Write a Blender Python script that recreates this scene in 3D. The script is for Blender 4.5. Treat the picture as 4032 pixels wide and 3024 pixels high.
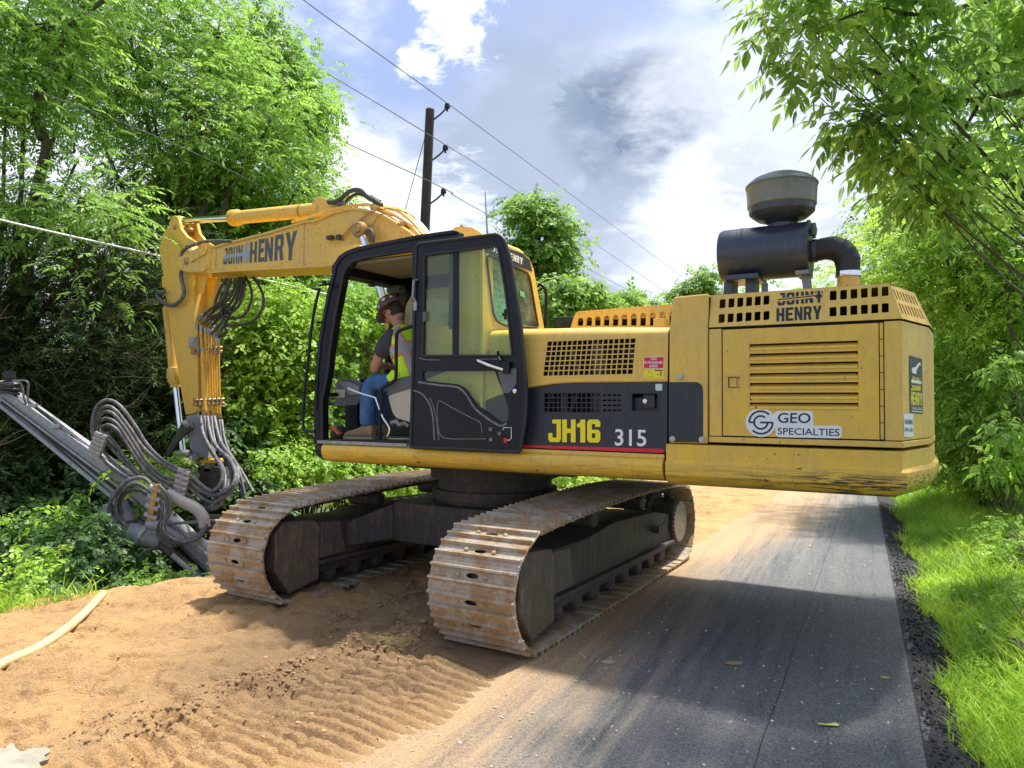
import bpy, bmesh, math, random
import numpy as np
from mathutils import Vector, Matrix
random.seed(7); rng = np.random.default_rng(7)
PI = math.pi
for o in list(bpy.data.objects): bpy.data.objects.remove(o)
S = bpy.context.scene; COL = S.collection

# ------------------------------------------------------------------ camera
F, PITCH, ROLL, H0 = 1559.4, 0.021616, 0.002188, 1.97056      # focal length in px of a 2212 px wide picture
cam = bpy.data.cameras.new('camera'); camo = bpy.data.objects.new('camera', cam); COL.objects.link(camo)
cam.sensor_width = 36; cam.lens = 36*F/2212; cam.clip_start = .05; cam.clip_end = 3000
_f = np.array([0, math.cos(PITCH), math.sin(PITCH)]); _r = np.array([1., 0, 0]); _u = np.cross(_r, _f)
RT = _r*math.cos(ROLL)+_u*math.sin(ROLL); UP = -_r*math.sin(ROLL)+_u*math.cos(ROLL); FW = _f
camo.matrix_world = Matrix(((RT[0], UP[0], -FW[0], 0), (RT[1], UP[1], -FW[1], 0), (RT[2], UP[2], -FW[2], H0), (0, 0, 0, 1)))
S.camera = camo
S.render.resolution_x = 1024; S.render.resolution_y = 768

# ------------------------------------------------------------------ light
SUN = Vector((.30, .20, 1.0)).normalized()
sl = bpy.data.lights.new('sun', 'SUN'); sl.energy = 3.9; sl.angle = math.radians(3.5); sl.color = (1, .95, .86)
so = bpy.data.objects.new('sun', sl); COL.objects.link(so)
so.rotation_euler = SUN.to_track_quat('Z', 'Y').to_euler(); so.location = (0, 0, 30)
S.view_settings.view_transform = 'Standard'; S.view_settings.look = 'None'
S.view_settings.exposure = .92; S.view_settings.gamma = 1; S.view_settings.use_curve_mapping = False
S.render.engine = 'CYCLES'
S.cycles.max_bounces = 7; S.cycles.transparent_max_bounces = 12; S.cycles.diffuse_bounces = 3; S.cycles.glossy_bounces = 3; S.cycles.transmission_bounces = 4
S.cycles.caustics_reflective = False; S.cycles.caustics_refractive = False

def dirpx(nx, ny):                     # direction of a point of the photograph (4032 px wide)
    v = RT*(nx-2016)/(F*1.8228)-UP*(ny-1512)/(F*1.8228)+FW
    return v
def make_world():
    w = bpy.data.worlds.new('World'); S.world = w; w.use_nodes = True; nt = w.node_tree; N = nt.nodes; L = nt.links
    for n in list(N): N.remove(n)
    out = N.new('ShaderNodeOutputWorld'); bg = N.new('ShaderNodeBackground'); L.new(bg.outputs[0], out.inputs[0])
    sky = N.new('ShaderNodeTexSky'); sky.sky_type = 'NISHITA'; sky.sun_disc = False
    sky.sun_elevation = math.asin(SUN.z); sky.sun_rotation = math.atan2(SUN.x, SUN.y); sky.dust_density = 1.5; sky.ozone_density = 3
    tc = N.new('ShaderNodeTexCoord')
    sep = N.new('ShaderNodeSeparateXYZ'); L.new(tc.outputs['Generated'], sep.inputs[0])
    # clouds lie on a flat layer: direction / (height + k)
    def m(op, a, b=None, clamp=False):
        n = N.new('ShaderNodeMath'); n.operation = op; n.use_clamp = clamp
        for i, v in enumerate((a, b)):
            if v is None: continue
            if isinstance(v, (int, float)): n.inputs[i].default_value = v
            else: L.new(v, n.inputs[i])
        return n.outputs[0]
    z = m('ADD', m('MAXIMUM', sep.outputs[2], 0), .22)
    cx = m('DIVIDE', sep.outputs[0], z); cy = m('DIVIDE', sep.outputs[1], z)
    cmb = N.new('ShaderNodeCombineXYZ'); L.new(cx, cmb.inputs[0]); L.new(cy, cmb.inputs[1])
    def noise(scale, detail, rough, off, dist=0):
        mp = N.new('ShaderNodeMapping'); mp.inputs['Location'].default_value = off; L.new(cmb.outputs[0], mp.inputs[0])
        n = N.new('ShaderNodeTexNoise'); n.inputs['Scale'].default_value = scale; n.inputs['Detail'].default_value = detail
        n.inputs['Roughness'].default_value = rough; n.inputs['Distortion'].default_value = dist; L.new(mp.outputs[0], n.inputs[0]); return n.outputs[0]
    def ramp(v, a, b):
        r = N.new('ShaderNodeMapRange'); r.interpolation_type = 'SMOOTHSTEP'; L.new(v, r.inputs[0])
        r.inputs[1].default_value = a; r.inputs[2].default_value = b; return r.outputs[0]
    wob = noise(1.5, 5, .55, (3, 1, 0), .4)
    fine = noise(4.5, 5, .6, (9, 4, 2), .2); fine2 = noise(12, 5, .65, (2, 6, 1), .5)
    def blob(nx, ny, rad, soft=.6):      # one cloud in a known direction, its edge torn by noise
        d = Vector(dirpx(nx, ny)).normalized()
        vd = N.new('ShaderNodeVectorMath'); vd.operation = 'DISTANCE'; L.new(tc.outputs['Generated'], vd.inputs[0]); vd.inputs[1].default_value = d
        q = m('DIVIDE', vd.outputs['Value'], rad)
        q = m('ADD', q, m('MULTIPLY', m('SUBTRACT', fine if rad > .07 else fine2, .5), 1.9 if rad > .07 else 3.4))
        return ramp(q, 1.15, 1.15-soft)
    hi = ramp(sep.outputs[2], .62, .06)                              # more cloud towards the horizon
    cover = ramp(m('ADD', wob, m('MULTIPLY', hi, .34)), .50, .76)
    def mx(f, a, b):
        n = N.new('ShaderNodeMix'); n.data_type = 'RGBA'; L.new(f, n.inputs[0])
        for i, v in ((6, a), (7, b)):
            if isinstance(v, tuple): n.inputs[i].default_value = (*v, 1)
            else: L.new(v, n.inputs[i])
        return n.outputs[2]
    sm = N.new('ShaderNodeVectorMath'); sm.operation = 'SCALE'; sm.inputs['Scale'].default_value = .105; L.new(sky.outputs[0], sm.inputs[0])
    base = mx(m('ADD', m('MULTIPLY', ramp(noise(1.1, 4, .5, (1, 7, 0)), .2, .75), .3), .55), sm.outputs[0], (.36, .45, .72))
    bright = mx(ramp(noise(2.0, 5, .5, (5, 2, 7)), .34, .68), (.38, .43, .54), (.70, .75, .86))
    c = mx(m('MULTIPLY', cover, .93), base, bright)
    for nx, ny, rad, col, k in [(2150, 600, .17, (.30, .37, .49), .8), (2560, 480, .095, (.15, .20, .31), .92), (2430, 590, .085, (.13, .18, .28), .94), (2680, 430, .06, (.22, .28, .38), .85), (2330, 480, .05, (.22, .29, .40), .8), (2500, 720, .07, (.26, .31, .41), .85),
                                (1250, 620, .10, (.40, .48, .62), .7), (2350, 900, .13, (.36, .42, .54), .7), (2600, 800, .09, (.36, .42, .52), .7), (3050, 700, .07, (.50, .55, .64), .6),
                                (2760, 830, .09, (.46, .51, .62), .75), (2150, 800, .12, (.36, .42, .54), .7), (1780, 40, .055, (.98, 1., 1.), .95), (1650, 245, .026, (.95, .97, 1.), .9), (1330, 830, .11, (1., 1., 1.), .8), (2830, 1000, .14, (.78, .82, .90), .7),
                                (1750, 860, .07, (.85, .9, .96), .6), (3300, 300, .26, (.80, .84, .93), .6), (2950, 640, .05, (.48, .53, .62), .7), (3100, 500, .06, (.60, .65, .74), .6), (200, 300, .35, (.95, .98, 1.0), .6)]:
        c = mx(m('MULTIPLY', blob(nx, ny, rad, .5 if sum(col) < 1.2 and rad < .1 else .75), k), c, col)
    # bright glow added round the sun, out of view above, to lift fill light
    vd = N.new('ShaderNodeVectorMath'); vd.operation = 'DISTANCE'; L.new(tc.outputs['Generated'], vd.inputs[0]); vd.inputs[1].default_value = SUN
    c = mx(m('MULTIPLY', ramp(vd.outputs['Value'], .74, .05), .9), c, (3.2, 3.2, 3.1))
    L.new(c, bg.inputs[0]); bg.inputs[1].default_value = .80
make_world()

# ------------------------------------------------------------------ measuring: a point of the photo on a known plane
CX, CY, THETA, BETA = -.25718, 8.16781, .533525, -1.061373      # pivot of the machine, heading of the tracks, of the upper body
A = np.array([math.sin(BETA), math.cos(BETA), 0]); SD = np.array([-A[1], A[0], 0])   # forward, left side (towards the camera)
UT = np.array([math.sin(THETA), math.cos(THETA), 0])
CC = np.array([CX, CY, 0]); CAM = np.array([0, 0, H0])
ZR = dict(R1=(550, 700, 2.765), R2=(1150, 700, 2.212), R3=(1150, 1150, 2.212), R4=(2000, 1150, 2.212), R5=(2750, 1080, 2.212), R6=(2700, 600, 2.212),
          A1=(0, 1400, 1.659), A2=(550, 1050, 1.843), A3=(800, 1750, 2.212), A4=(1650, 1800, 2.011), A5=(0, 2200, 1.3825), A6=(1500, 2200, 1.4747),
          A7=(2700, 1850, 1.413), C1=(0, 0, 1.7015), C2=(1100, 0, 1.3012), C3=(2700, 0, 1.659), C4=(3300, 900, 1.508), C5=(1200, 1150, 2.552), C6=(1900, 700, 2.765), N=(0, 0, 1), D=(0, 0, .5486))
def ray(r, x, y):
    X, Y, s = ZR[r]; return dirpx(X+x/s, Y+y/s)
def loc(P): q = np.asarray(P)-CC; return np.array([q@A, q@SD, q[2]])
def wld(P): return CC+A*P[0]+SD*P[1]+np.array([0, 0, P[2]])
def yp(r, x, y, Y=1.5):                # on the body plane at side offset Y -> body coordinates
    v = ray(r, x, y); t = (Y-loc(CAM)[1])/(v@SD); return loc(CAM+v*t)
def xp(r, x, y, X):
    v = ray(r, x, y); t = (X-loc(CAM)[0])/(v@A); return loc(CAM+v*t)
def gp(r, x, y, z=0.): v = ray(r, x, y); return CAM+v*(z-H0)/v[2]
def dp(r, x, y, d): return CAM+ray(r, x, y)*d

# ------------------------------------------------------------------ materials
def newmat(name):
    m = bpy.data.materials.new(name); m.use_nodes = True; return m, m.node_tree, m.node_tree.nodes['Principled BSDF']
def nd(nt, t, **k):
    n = nt.nodes.new(t)
    for a, b in k.items():
        if a.startswith('i_'): n.inputs[a[2:].replace('_', ' ')].default_value = b
        else: setattr(n, a, b)
    return n
def pos(nt, scale=(1, 1, 1), local=True):
    t = nd(nt, 'ShaderNodeTexCoord'); mp = nd(nt, 'ShaderNodeMapping'); mp.inputs['Scale'].default_value = scale
    if local: nt.links.new(t.outputs['Object'], mp.inputs[0])
    else:
        g = nd(nt, 'ShaderNodeNewGeometry'); nt.links.new(g.outputs['Position'], mp.inputs[0])
    return mp.outputs[0]
def noi(nt, v, scale, detail=5, rough=.6, dist=0):
    n = nd(nt, 'ShaderNodeTexNoise', i_Scale=scale, i_Detail=detail, i_Roughness=rough, i_Distortion=dist); nt.links.new(v, n.inputs['Vector']); return n.outputs[0]
def rmp(nt, v, a, b, c=0., d=1.):
    n = nd(nt, 'ShaderNodeMapRange'); nt.links.new(v, n.inputs[0])
    for i, q in enumerate((a, b, c, d)): n.inputs[i+1].default_value = q
    return n.outputs[0]
def mixc(nt, f, a, b):
    n = nd(nt, 'ShaderNodeMix', data_type='RGBA')
    if isinstance(f, float): n.inputs[0].default_value = f
    else: nt.links.new(f, n.inputs[0])
    for i, q in ((6, a), (7, b)):
        if isinstance(q, tuple): n.inputs[i].default_value = (*q, 1)
        else: nt.links.new(q, n.inputs[i])
    return n.outputs[2]
def mth(nt, op, a, b=0.):
    n = nd(nt, 'ShaderNodeMath', operation=op)
    for i, q in enumerate((a, b)):
        if isinstance(q, (int, float)): n.inputs[i].default_value = q
        else: nt.links.new(q, n.inputs[i])
    return n.outputs[0]
def bump(nt, b, h, strength=.3, dist=.01):
    n = nd(nt, 'ShaderNodeBump', i_Strength=strength, i_Distance=dist); nt.links.new(h, n.inputs['Height']); nt.links.new(n.outputs[0], b.inputs['Normal'])
def paint(name, col, rough=.4, dirt=(.25, .19, .10), dirtamt=.35, chips=0., scratch=False, local=True, coat=.06):
    m, nt, b = newmat(name); v = pos(nt, local=local)
    n1 = noi(nt, v, 2.3, 6, .65); n2 = noi(nt, v, 18, 5, .7); 
    c = mixc(nt, rmp(nt, n1, .35, .68), col, tuple(q*k_+(.03 if sum(col) > .5 else 0) for q, k_ in zip(col, (.80, .82, 1.15))))
    vs = pos(nt, (3, 3, .5), local)                                   # dust runs downwards
    st = noi(nt, vs, 7, 4, .7)
    c = mixc(nt, mth(nt, 'MULTIPLY', rmp(nt, mth(nt, 'ADD', mth(nt, 'MULTIPLY', st, .6), mth(nt, 'MULTIPLY', n2, .45)), .5, .72), dirtamt), c, dirt)
    if chips:
        ch = noi(nt, v, 30, 3, .5); big = noi(nt, v, 3, 2, .5)
        k = mth(nt, 'MULTIPLY', rmp(nt, ch, .70-.05*chips, .72-.05*chips), rmp(nt, big, .5, .6))
        c = mixc(nt, k, c, (.12, .07, .04))
    if scratch:
        vv = pos(nt, (1.2, 8, 26), local); s1 = noi(nt, vv, 2.2, 8, .75, .6); zz = nd(nt, 'ShaderNodeSeparateXYZ'); nt.links.new(pos(nt, local=local), zz.inputs[0])
        low = rmp(nt, zz.outputs[2], 1.50, 1.42); rear = rmp(nt, zz.outputs[0], -2.9, -3.7, .25, 1)
        k = mth(nt, 'MULTIPLY', mth(nt, 'MULTIPLY', rmp(nt, s1, .50, .53), low), rear)
        c = mixc(nt, k, c, (.03, .025, .02))
    nt.links.new(c, b.inputs['Base Color']); nt.links.new(rmp(nt, n2, .3, .7, rough-.08, rough+.15), b.inputs['Roughness'])
    b.inputs['Coat Weight'].default_value = coat; b.inputs['Coat Roughness'].default_value = .25
    bump(nt, b, n2, .08, .004); return m
def plain(name, col, rough=.5, metal=0., var=.15, scale=12., bmp=.15, local=True):
    m, nt, b = newmat(name); v = pos(nt, local=local); n = noi(nt, v, scale, 6, .65)
    nt.links.new(mixc(nt, rmp(nt, n, .3, .7), tuple(q*(1-var) for q in col), tuple(min(1, q*(1+var)) for q in col)), b.inputs['Base Color'])
    b.inputs['Roughness'].default_value = rough; b.inputs['Metallic'].default_value = metal
    if bmp: bump(nt, b, n, bmp, .005)
    return m
M = {}
M['yellow'] = paint('yellow_paint', (.84, .51, .045), .40, chips=.3, dirtamt=.28)
M['yellow_faded'] = paint('faded_yellow_paint', (.82, .515, .08), .50, chips=.6, dirtamt=.32)
M['yellow_boom'] = paint('boom_yellow_paint', (.82, .50, .07), .42, (.36, .21, .09), .42, chips=1.)
M['yellow_cw'] = paint('counterweight_paint', (.83, .51, .045), .38, chips=.9, scratch=True, dirtamt=.3)
M['black'] = paint('black_paint', (.006, .007, .010), .34, (.12, .11, .10), .05, coat=.0); M['black'].node_tree.nodes['Principled BSDF'].inputs['Specular IOR Level'].default_value = .32
M['dark'] = plain('dark_interior', (.010, .010, .010), .8)
M['charcoal'] = paint('charcoal_decal', (.020, .024, .031), .48, (.12, .11, .10), .2)
M['blackmetal'] = paint('black_canister', (.030, .036, .050), .36, (.13, .14, .16), .25, coat=.25)
M['precleaner'] = paint('olive_plastic', (.20, .20, .14), .35, (.08, .08, .07), .5)
M['rubber'] = plain('rubber', (.018, .019, .021), .55, scale=30)
M['hose'] = paint('dusty_hose', (.085, .085, .082), .5, (.36, .32, .26), .75, local=False)
M['hose_dark'] = plain('hose_rubber', (.045, .047, .05), .45, scale=25)
M['hose_wrap'] = paint('wrapped_hose', (.40, .36, .29), .6, (.2, .17, .14), .6, local=False)
M['chrome'] = plain('chrome', (.75, .77, .80), .12, 1., .05, bmp=0)
M['steel'] = plain('worn_steel', (.32, .31, .30), .42, .7, .3)
M['greysteel'] = paint('grey_painted_steel', (.22, .225, .22), .5, (.36, .32, .26), .65, chips=.6, local=False)
M['mast'] = paint('mast_steel', (.36, .37, .36), .45, (.20, .17, .13), .8, chips=1, local=False)
M['darksteel'] = paint('muddy_frame', (.055, .048, .040), .65, (.20, .14, .085), .75, coat=0)
M['brass'] = plain('rusty_fitting', (.42, .25, .10), .5, .5, .4)
M['white'] = plain('white_vinyl', (.80, .81, .82), .4, var=.04, bmp=0)
M['navy'] = plain('navy_print', (.012, .014, .045), .4, bmp=0)
M['sign_yellow'] = plain('bright_yellow_print', (.88, .74, .01), .4, var=.04, bmp=0)
M['red'] = plain('red_print', (.62, .012, .03), .4, var=.06, bmp=0)
M['ink'] = plain('black_print', (.016, .018, .022), .5, bmp=0)
M['slate'] = plain('slate_print', (.075, .09, .105), .5, var=.25, bmp=0)
M['hammer'] = plain('grey_blue_print', (.30, .37, .40), .5, var=.08, bmp=0)
M['olive_print'] = plain('green_black_print', (.025, .04, .03), .5, bmp=0)
M['headliner'] = plain('headliner', (.28, .25, .22), .8)
M['beige'] = plain('beige_plastic', (.50, .47, .40), .55, var=.08)
M['greyplastic'] = plain('grey_plastic', (.10, .11, .12), .55)
M['seat'] = plain('seat_fabric', (.03, .035, .04), .9)
M['floor_mat'] = paint('cab_floor', (.30, .26, .22), .7, (.38, .20, .08), .8)
M['orange'] = plain('orange_plastic', (.75, .12, .02), .5)
M['skin'] = plain('skin', (.50, .25, .17), .55, var=.12, scale=30)
M['hair'] = plain('dark_hair', (.04, .03, .025), .8)
M['vest'] = plain('lime_vest', (.62, .97, .03), .7, var=.08)
M['vest_orange'] = plain('orange_trim', (.95, .20, .03), .6, var=.05)
M['reflective'] = plain('silver_tape', (.42, .40, .38), .45, var=.1)
M['shirt'] = plain('grey_shirt', (.055, .055, .068), .9)
M['jeans'] = plain('blue_denim', (.055, .15, .33), .9, var=.35, scale=9)
M['boot'] = plain('tan_leather', (.36, .21, .10), .7, var=.2)
M['sole'] = plain('boot_sole', (.32, .27, .20), .8)
M['helmet'] = plain('maroon_hard_hat', (.15, .085, .078), .3, var=.3)
M['yellow_stick'] = paint('stick_yellow_paint', (.82, .48, .04), .38, (.45, .30, .12), .45, chips=.6); M['yellow_pipe'] = paint('pipe_yellow_paint', (.80, .46, .035), .35, (.20, .10, .03), .7, chips=1.); M['lip'] = plain('lip', (.38, .13, .10), .6)
M['woodpole'] = None; M['lid'] = paint('lid_plastic', (.12, .15, .13), .4, (.12, .14, .12), .3)
def glassmat(name, tint, dust=.06, gl=.10):
    m, nt, b = newmat(name); out = nt.nodes['Material Output']
    tr = nd(nt, 'ShaderNodeBsdfTransparent'); tr.inputs[0].default_value = (*tint, 1)
    g = nd(nt, 'ShaderNodeBsdfGlossy', i_Roughness=.03); g.inputs[0].default_value = (1, 1, 1, 1)
    fr = nd(nt, 'ShaderNodeLayerWeight'); ms = nd(nt, 'ShaderNodeMixShader')
    nt.links.new(mth(nt, 'ADD', mth(nt, 'MULTIPLY', mth(nt, 'POWER', fr.outputs['Facing'], 4.), .6), gl*.35), ms.inputs[0]); nt.links.new(tr.outputs[0], ms.inputs[1]); nt.links.new(g.outputs[0], ms.inputs[2])
    df = nd(nt, 'ShaderNodeBsdfDiffuse'); df.inputs[0].default_value = (.6, .6, .52, 1)
    m2 = nd(nt, 'ShaderNodeMixShader'); n = noi(nt, pos(nt), 4, 4, .6)
    nt.links.new(rmp(nt, n, .45, .75, dust*.5, dust*2.2), m2.inputs[0]); nt.links.new(ms.outputs[0], m2.inputs[1]); nt.links.new(df.outputs[0], m2.inputs[2])
    nt.links.new(m2.outputs[0], out.inputs[0]); return m
M['glass'] = glassmat('clear_glass', (.88, .95, .90))
M['glass_dusty'] = glassmat('dusty_door_glass', (.82, .93, .80), .03)
M['glass_green'] = glassmat('green_window_glass', (.50, .80, .66), .22, .45)
def trackmat():
    m, nt, b = newmat('muddy_track_steel'); v = pos(nt, local=False); n1 = noi(nt, v, 5.5, 8, .68); n2 = noi(nt, v, 40, 6, .7); n3 = noi(nt, v, 2.1, 4, .6)
    steel = mixc(nt, rmp(nt, n2, .3, .7), (.33, .28, .215), (.48, .41, .32))
    mud = mixc(nt, rmp(nt, n2, .25, .75), (.22, .135, .065), (.46, .31, .16))
    c = mixc(nt, rmp(nt, mth(nt, 'ADD', n1, mth(nt, 'MULTIPLY', n3, .35)), .62, .72), steel, mud)
    nt.links.new(c, b.inputs['Base Color']); b.inputs['Roughness'].default_value = .6
    hh = mth(nt, 'ADD', n1, mth(nt, 'MULTIPLY', n2, .5)); bump(nt, b, hh, .7, .02); return m
M['track'] = trackmat()
def polemat():
    m, nt, b = newmat('creosoted_pole'); v = pos(nt, (30, 30, 1.5)); n = noi(nt, v, 1.5, 6, .7)
    nt.links.new(mixc(nt, rmp(nt, n, .3, .7), (.022, .017, .013), (.075, .06, .048)), b.inputs['Base Color']); b.inputs['Roughness'].default_value = .85
    bump(nt, b, n, .6, .02); return m
M['woodpole'] = polemat()

# ------------------------------------------------------------------ mesh helpers
class MB:
    def __init__(s): s.v = []; s.f = []; s.m = []
    def add(s, vs, fs, mi=0):
        k = len(s.v); s.v += [tuple(float(q) for q in p) for p in vs]; s.f += [tuple(i+k for i in f) for f in fs]; s.m += [mi]*len(fs); return s
    def box(s, a, b, mi=0):
        x0, y0, z0 = a; x1, y1, z1 = b
        return s.add([(x0, y0, z0), (x1, y0, z0), (x1, y1, z0), (x0, y1, z0), (x0, y0, z1), (x1, y0, z1), (x1, y1, z1), (x0, y1, z1)],
                     [(0, 3, 2, 1), (4, 5, 6, 7), (0, 1, 5, 4), (1, 2, 6, 5), (2, 3, 7, 6), (3, 0, 4, 7)], mi)
    def prism(s, poly, y0, y1, mi=0):                 # poly in XZ, extruded in Y
        n = len(poly); vs = [(p[0], y0, p[-1]) for p in poly]+[(p[0], y1, p[-1]) for p in poly]
        return s.add(vs, [tuple(range(n)), tuple(range(2*n-1, n-1, -1))]+[(i, (i+1) % n, n+(i+1) % n, n+i) for i in range(n)], mi)
    def loft(s, rings, caps=True, closed=True, mi=0):
        n = len(rings[0]); vs = [p for r in rings for p in r]; fs = []
        for k in range(len(rings)-1):
            for i in range(n if closed else n-1):
                j = (i+1) % n; fs.append((k*n+i, k*n+j, (k+1)*n+j, (k+1)*n+i))
        if caps and closed: fs += [tuple(range(n-1, -1, -1)), tuple(range((len(rings)-1)*n, len(rings)*n))]
        return s.add(vs, fs, mi)
    def tube(s, path, r, seg=8, mi=0, caps=True, squash=None):
        P = [Vector(p) for p in path]; n = len(P); rr = r if isinstance(r, (list, tuple, np.ndarray)) else [r]*n; rings = []; up = None
        for i in range(n):
            t = (P[min(i+1, n-1)]-P[max(i-1, 0)]).normalized()
            if up is None: up = t.orthogonal().normalized()
            up = (up-t*up.dot(t)); up = up.normalized() if up.length > 1e-6 else t.orthogonal().normalized()
            sd = t.cross(up)
            rings.append([tuple(P[i]+(up*math.cos(2*PI*k/seg)+sd*math.sin(2*PI*k/seg))*rr[i]) for k in range(seg)])
        return s.loft(rings, caps, mi=mi)
    def lathe(s, prof, c, axis='z', seg=32, mi=0):     # prof: (radius, height)
        rings = []
        for r, h in prof:
            ring = []
            for k in range(seg):
                a = 2*PI*k/seg; x, y = r*math.cos(a), r*math.sin(a)
                ring.append({'z': (c[0]+x, c[1]+y, c[2]+h), 'x': (c[0]+h, c[1]+x, c[2]+y), 'y': (c[0]+x, c[1]+h, c[2]+y)}[axis])
            rings.append(ring)
        return s.loft(rings, mi=mi)
    def mesh(s, name, smooth=False, bevel=False):
        me = bpy.data.meshes.new(name); me.from_pydata(s.v, [], s.f); me.validate()
        bm = bmesh.new(); bm.from_mesh(me); bmesh.ops.recalc_face_normals(bm, faces=bm.faces); bm.to_mesh(me); bm.free()
        if any(s.m) and len(me.polygons) == len(s.m): me.polygons.foreach_set('material_index', s.m)
        if smooth: me.polygons.foreach_set('use_smooth', [True]*len(me.polygons))
        return me
def link(name, me, mats, parent=None, bevel=0., sharp=None):
    o = bpy.data.objects.new(name, me); COL.objects.link(o)
    for m in (mats if isinstance(mats, (list, tuple)) else [mats]): 
        me.materials.append(M[m] if isinstance(m, str) else m)
    if parent: o.parent = parent
    if bevel:
        b = o.modifiers.new('bevel', 'BEVEL'); b.width = bevel; b.segments = 2; b.limit_method = 'ANGLE'; b.angle_limit = math.radians(35); b.harden_normals = False
    if sharp is not None:
        try: me.set_sharp_from_angle(angle=math.radians(sharp))
        except Exception: pass
    return o
def obj(name, mb, mats, parent=None, smooth=False, bevel=0., sharp=None):
    return link(name, mb.mesh(name, smooth), mats, parent, bevel, 40 if (smooth and sharp is None) else sharp)
def thing(name, label, cat, loc=(0, 0, 0), rz=0, group=None):
    o = bpy.data.objects.new(name, None); COL.objects.link(o); o.location = loc; o.rotation_euler = (0, 0, rz); o.empty_display_size = .2
    tag(o, label, cat, group); return o
def tag(o, label, cat, group=None, kind=None):
    o['label'] = label; o['category'] = cat
    if group: o['group'] = group
    if kind: o['kind'] = kind
    return o
def crom(pts, n=8, closed=False):
    P = [Vector(p) for p in pts]; out = []; m = len(P)
    for i in range(m if closed else m-1):
        g = (lambda k: P[k % m]) if closed else (lambda k: P[max(0, min(m-1, k))])
        a, b, c, d = g(i-1), g(i), g(i+1), g(i+2)
        for k in range(n):
            t = k/n; out.append(.5*((2*b)+(c-a)*t+(2*a-5*b+4*c-d)*t*t+(3*b-a-3*c+d)*t**3))
    if not closed: out.append(P[-1])
    return out
def fillet(poly, r, seg=5):
    out = []; n = len(poly); rr = r if isinstance(r, (list, tuple)) else [r]*n
    for i in range(n):
        p = Vector(poly[i]); a = Vector(poly[i-1])-p; b = Vector(poly[(i+1) % n])-p
        q = min(rr[i], a.length*.45, b.length*.45)
        if q < 1e-5: out.append(tuple(p)); continue
        a.normalize(); b.normalize(); p0 = p+a*q; p1 = p+b*q
        for k in range(seg+1):
            t = k/seg; out.append(tuple(p0*(1-t)**2+p*2*t*(1-t)+p1*t*t))
    return out
def shape2d(outer, holes, w0, w1):
    """flat plate with holes; outline and holes in (u, v), thickness from w0 to w1"""
    cu = bpy.data.curves.new('tmp', 'CURVE'); cu.dimensions = '2D'; cu.fill_mode = 'BOTH'; cu.extrude = abs(w1-w0)/2
    for pl in [outer]+list(holes):
        sp = cu.splines.new('POLY'); sp.points.add(len(pl)-1); sp.use_cyclic_u = True
        for i, p in enumerate(pl): sp.points[i].co = (p[0], p[1], 0, 1)
    ob = bpy.data.objects.new('tmp', cu); COL.objects.link(ob); me = bpy.data.meshes.new_from_object(ob); 
    v = [(q.co.x, q.co.y, q.co.z+(w0+w1)/2) for q in me.vertices]; f = [tuple(p.vertices) for p in me.polygons]
    bpy.data.objects.remove(ob); bpy.data.curves.remove(cu); bpy.data.meshes.remove(me); return v, f
class Plane:
    def __init__(s, O, U, V, body=True):
        s.O = np.array(O, float); s.U = np.array(U, float); s.U /= np.linalg.norm(s.U); V = np.array(V, float); V = V-s.U*(V@s.U); s.V = V/np.linalg.norm(V)
        s.W = np.cross(s.U, s.V); s.body = body
        c = loc(CAM) if body else CAM
        if (c-s.O)@s.W < 0: s.W = -s.W
    def px(s, r, x, y, w=0.):
        v = ray(r, x, y); c = CAM
        if s.body: c = loc(CAM); v = np.array([v@A, v@SD, v[2]])
        t = ((s.O-c)@s.W+w)/(v@s.W); q = c+v*t-s.O; return (q@s.U, q@s.V)
    def to3(s, u, v, w=0.): return s.O+s.U*u+s.V*v+s.W*w
    def plate(s, mb, outer, holes=(), w0=-.01, w1=0., mi=0):
        v, f = shape2d(outer, holes, w0, w1); mb.add([s.to3(*q) for q in v], f, mi); return mb
    def P(s, r, pts, w=0.): return [s.px(*p, w) if isinstance(p[0], str) else s.px(r, p[0], p[1], w) for p in pts]
def text2d(t, bold=0.):
    cu = bpy.data.curves.new('tmp', 'FONT'); cu.body = t; cu.offset = bold; cu.resolution_u = 3
    ob = bpy.data.objects.new('tmp', cu); COL.objects.link(ob); me = bpy.data.meshes.new_from_object(ob)
    v = np.array([(q.co.x, q.co.y) for q in me.vertices]); f = [tuple(p.vertices) for p in me.polygons]
    bpy.data.objects.remove(ob); bpy.data.curves.remove(cu); bpy.data.meshes.remove(me)
    lo, hi = v.min(0), v.max(0); return (v-lo)/(hi-lo), f
def quadtext(mb, t, pl, q, w=.003, bold=0., mi=0):      # q: bl, br, tr, tl in (u,v)
    v, f = text2d(t, bold); q = [np.array(p) for p in q]
    pts = [(1-a)*(1-b)*q[0]+a*(1-b)*q[1]+a*b*q[2]+(1-a)*b*q[3] for a, b in v]
    mb.add([pl.to3(p[0], p[1], w) for p in pts], f, mi)
def stroke(pl, pts, width, closed=False):                # flat line of given width in (u,v)
    P = [Vector(p) for p in pts]; n = len(P); L_, R_ = [], []
    for i in range(n):
        t = (P[(i+1) % n]-P[i-1]) if closed else (P[min(i+1, n-1)]-P[max(i-1, 0)])
        t.normalize(); nn = Vector((-t.y, t.x))*width/2; L_.append(P[i]+nn); R_.append(P[i]-nn)
    v = L_+R_; f = [(i, (i+1) % n, n+(i+1) % n, n+i) for i in range(n if closed else n-1)]
    return v, f
def addstroke(mb, pl, pts, width, w=.003, closed=False, mi=0):
    v, f = stroke(pl, pts, width, closed); mb.add([pl.to3(p[0], p[1], w) for p in v], f, mi)

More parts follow.
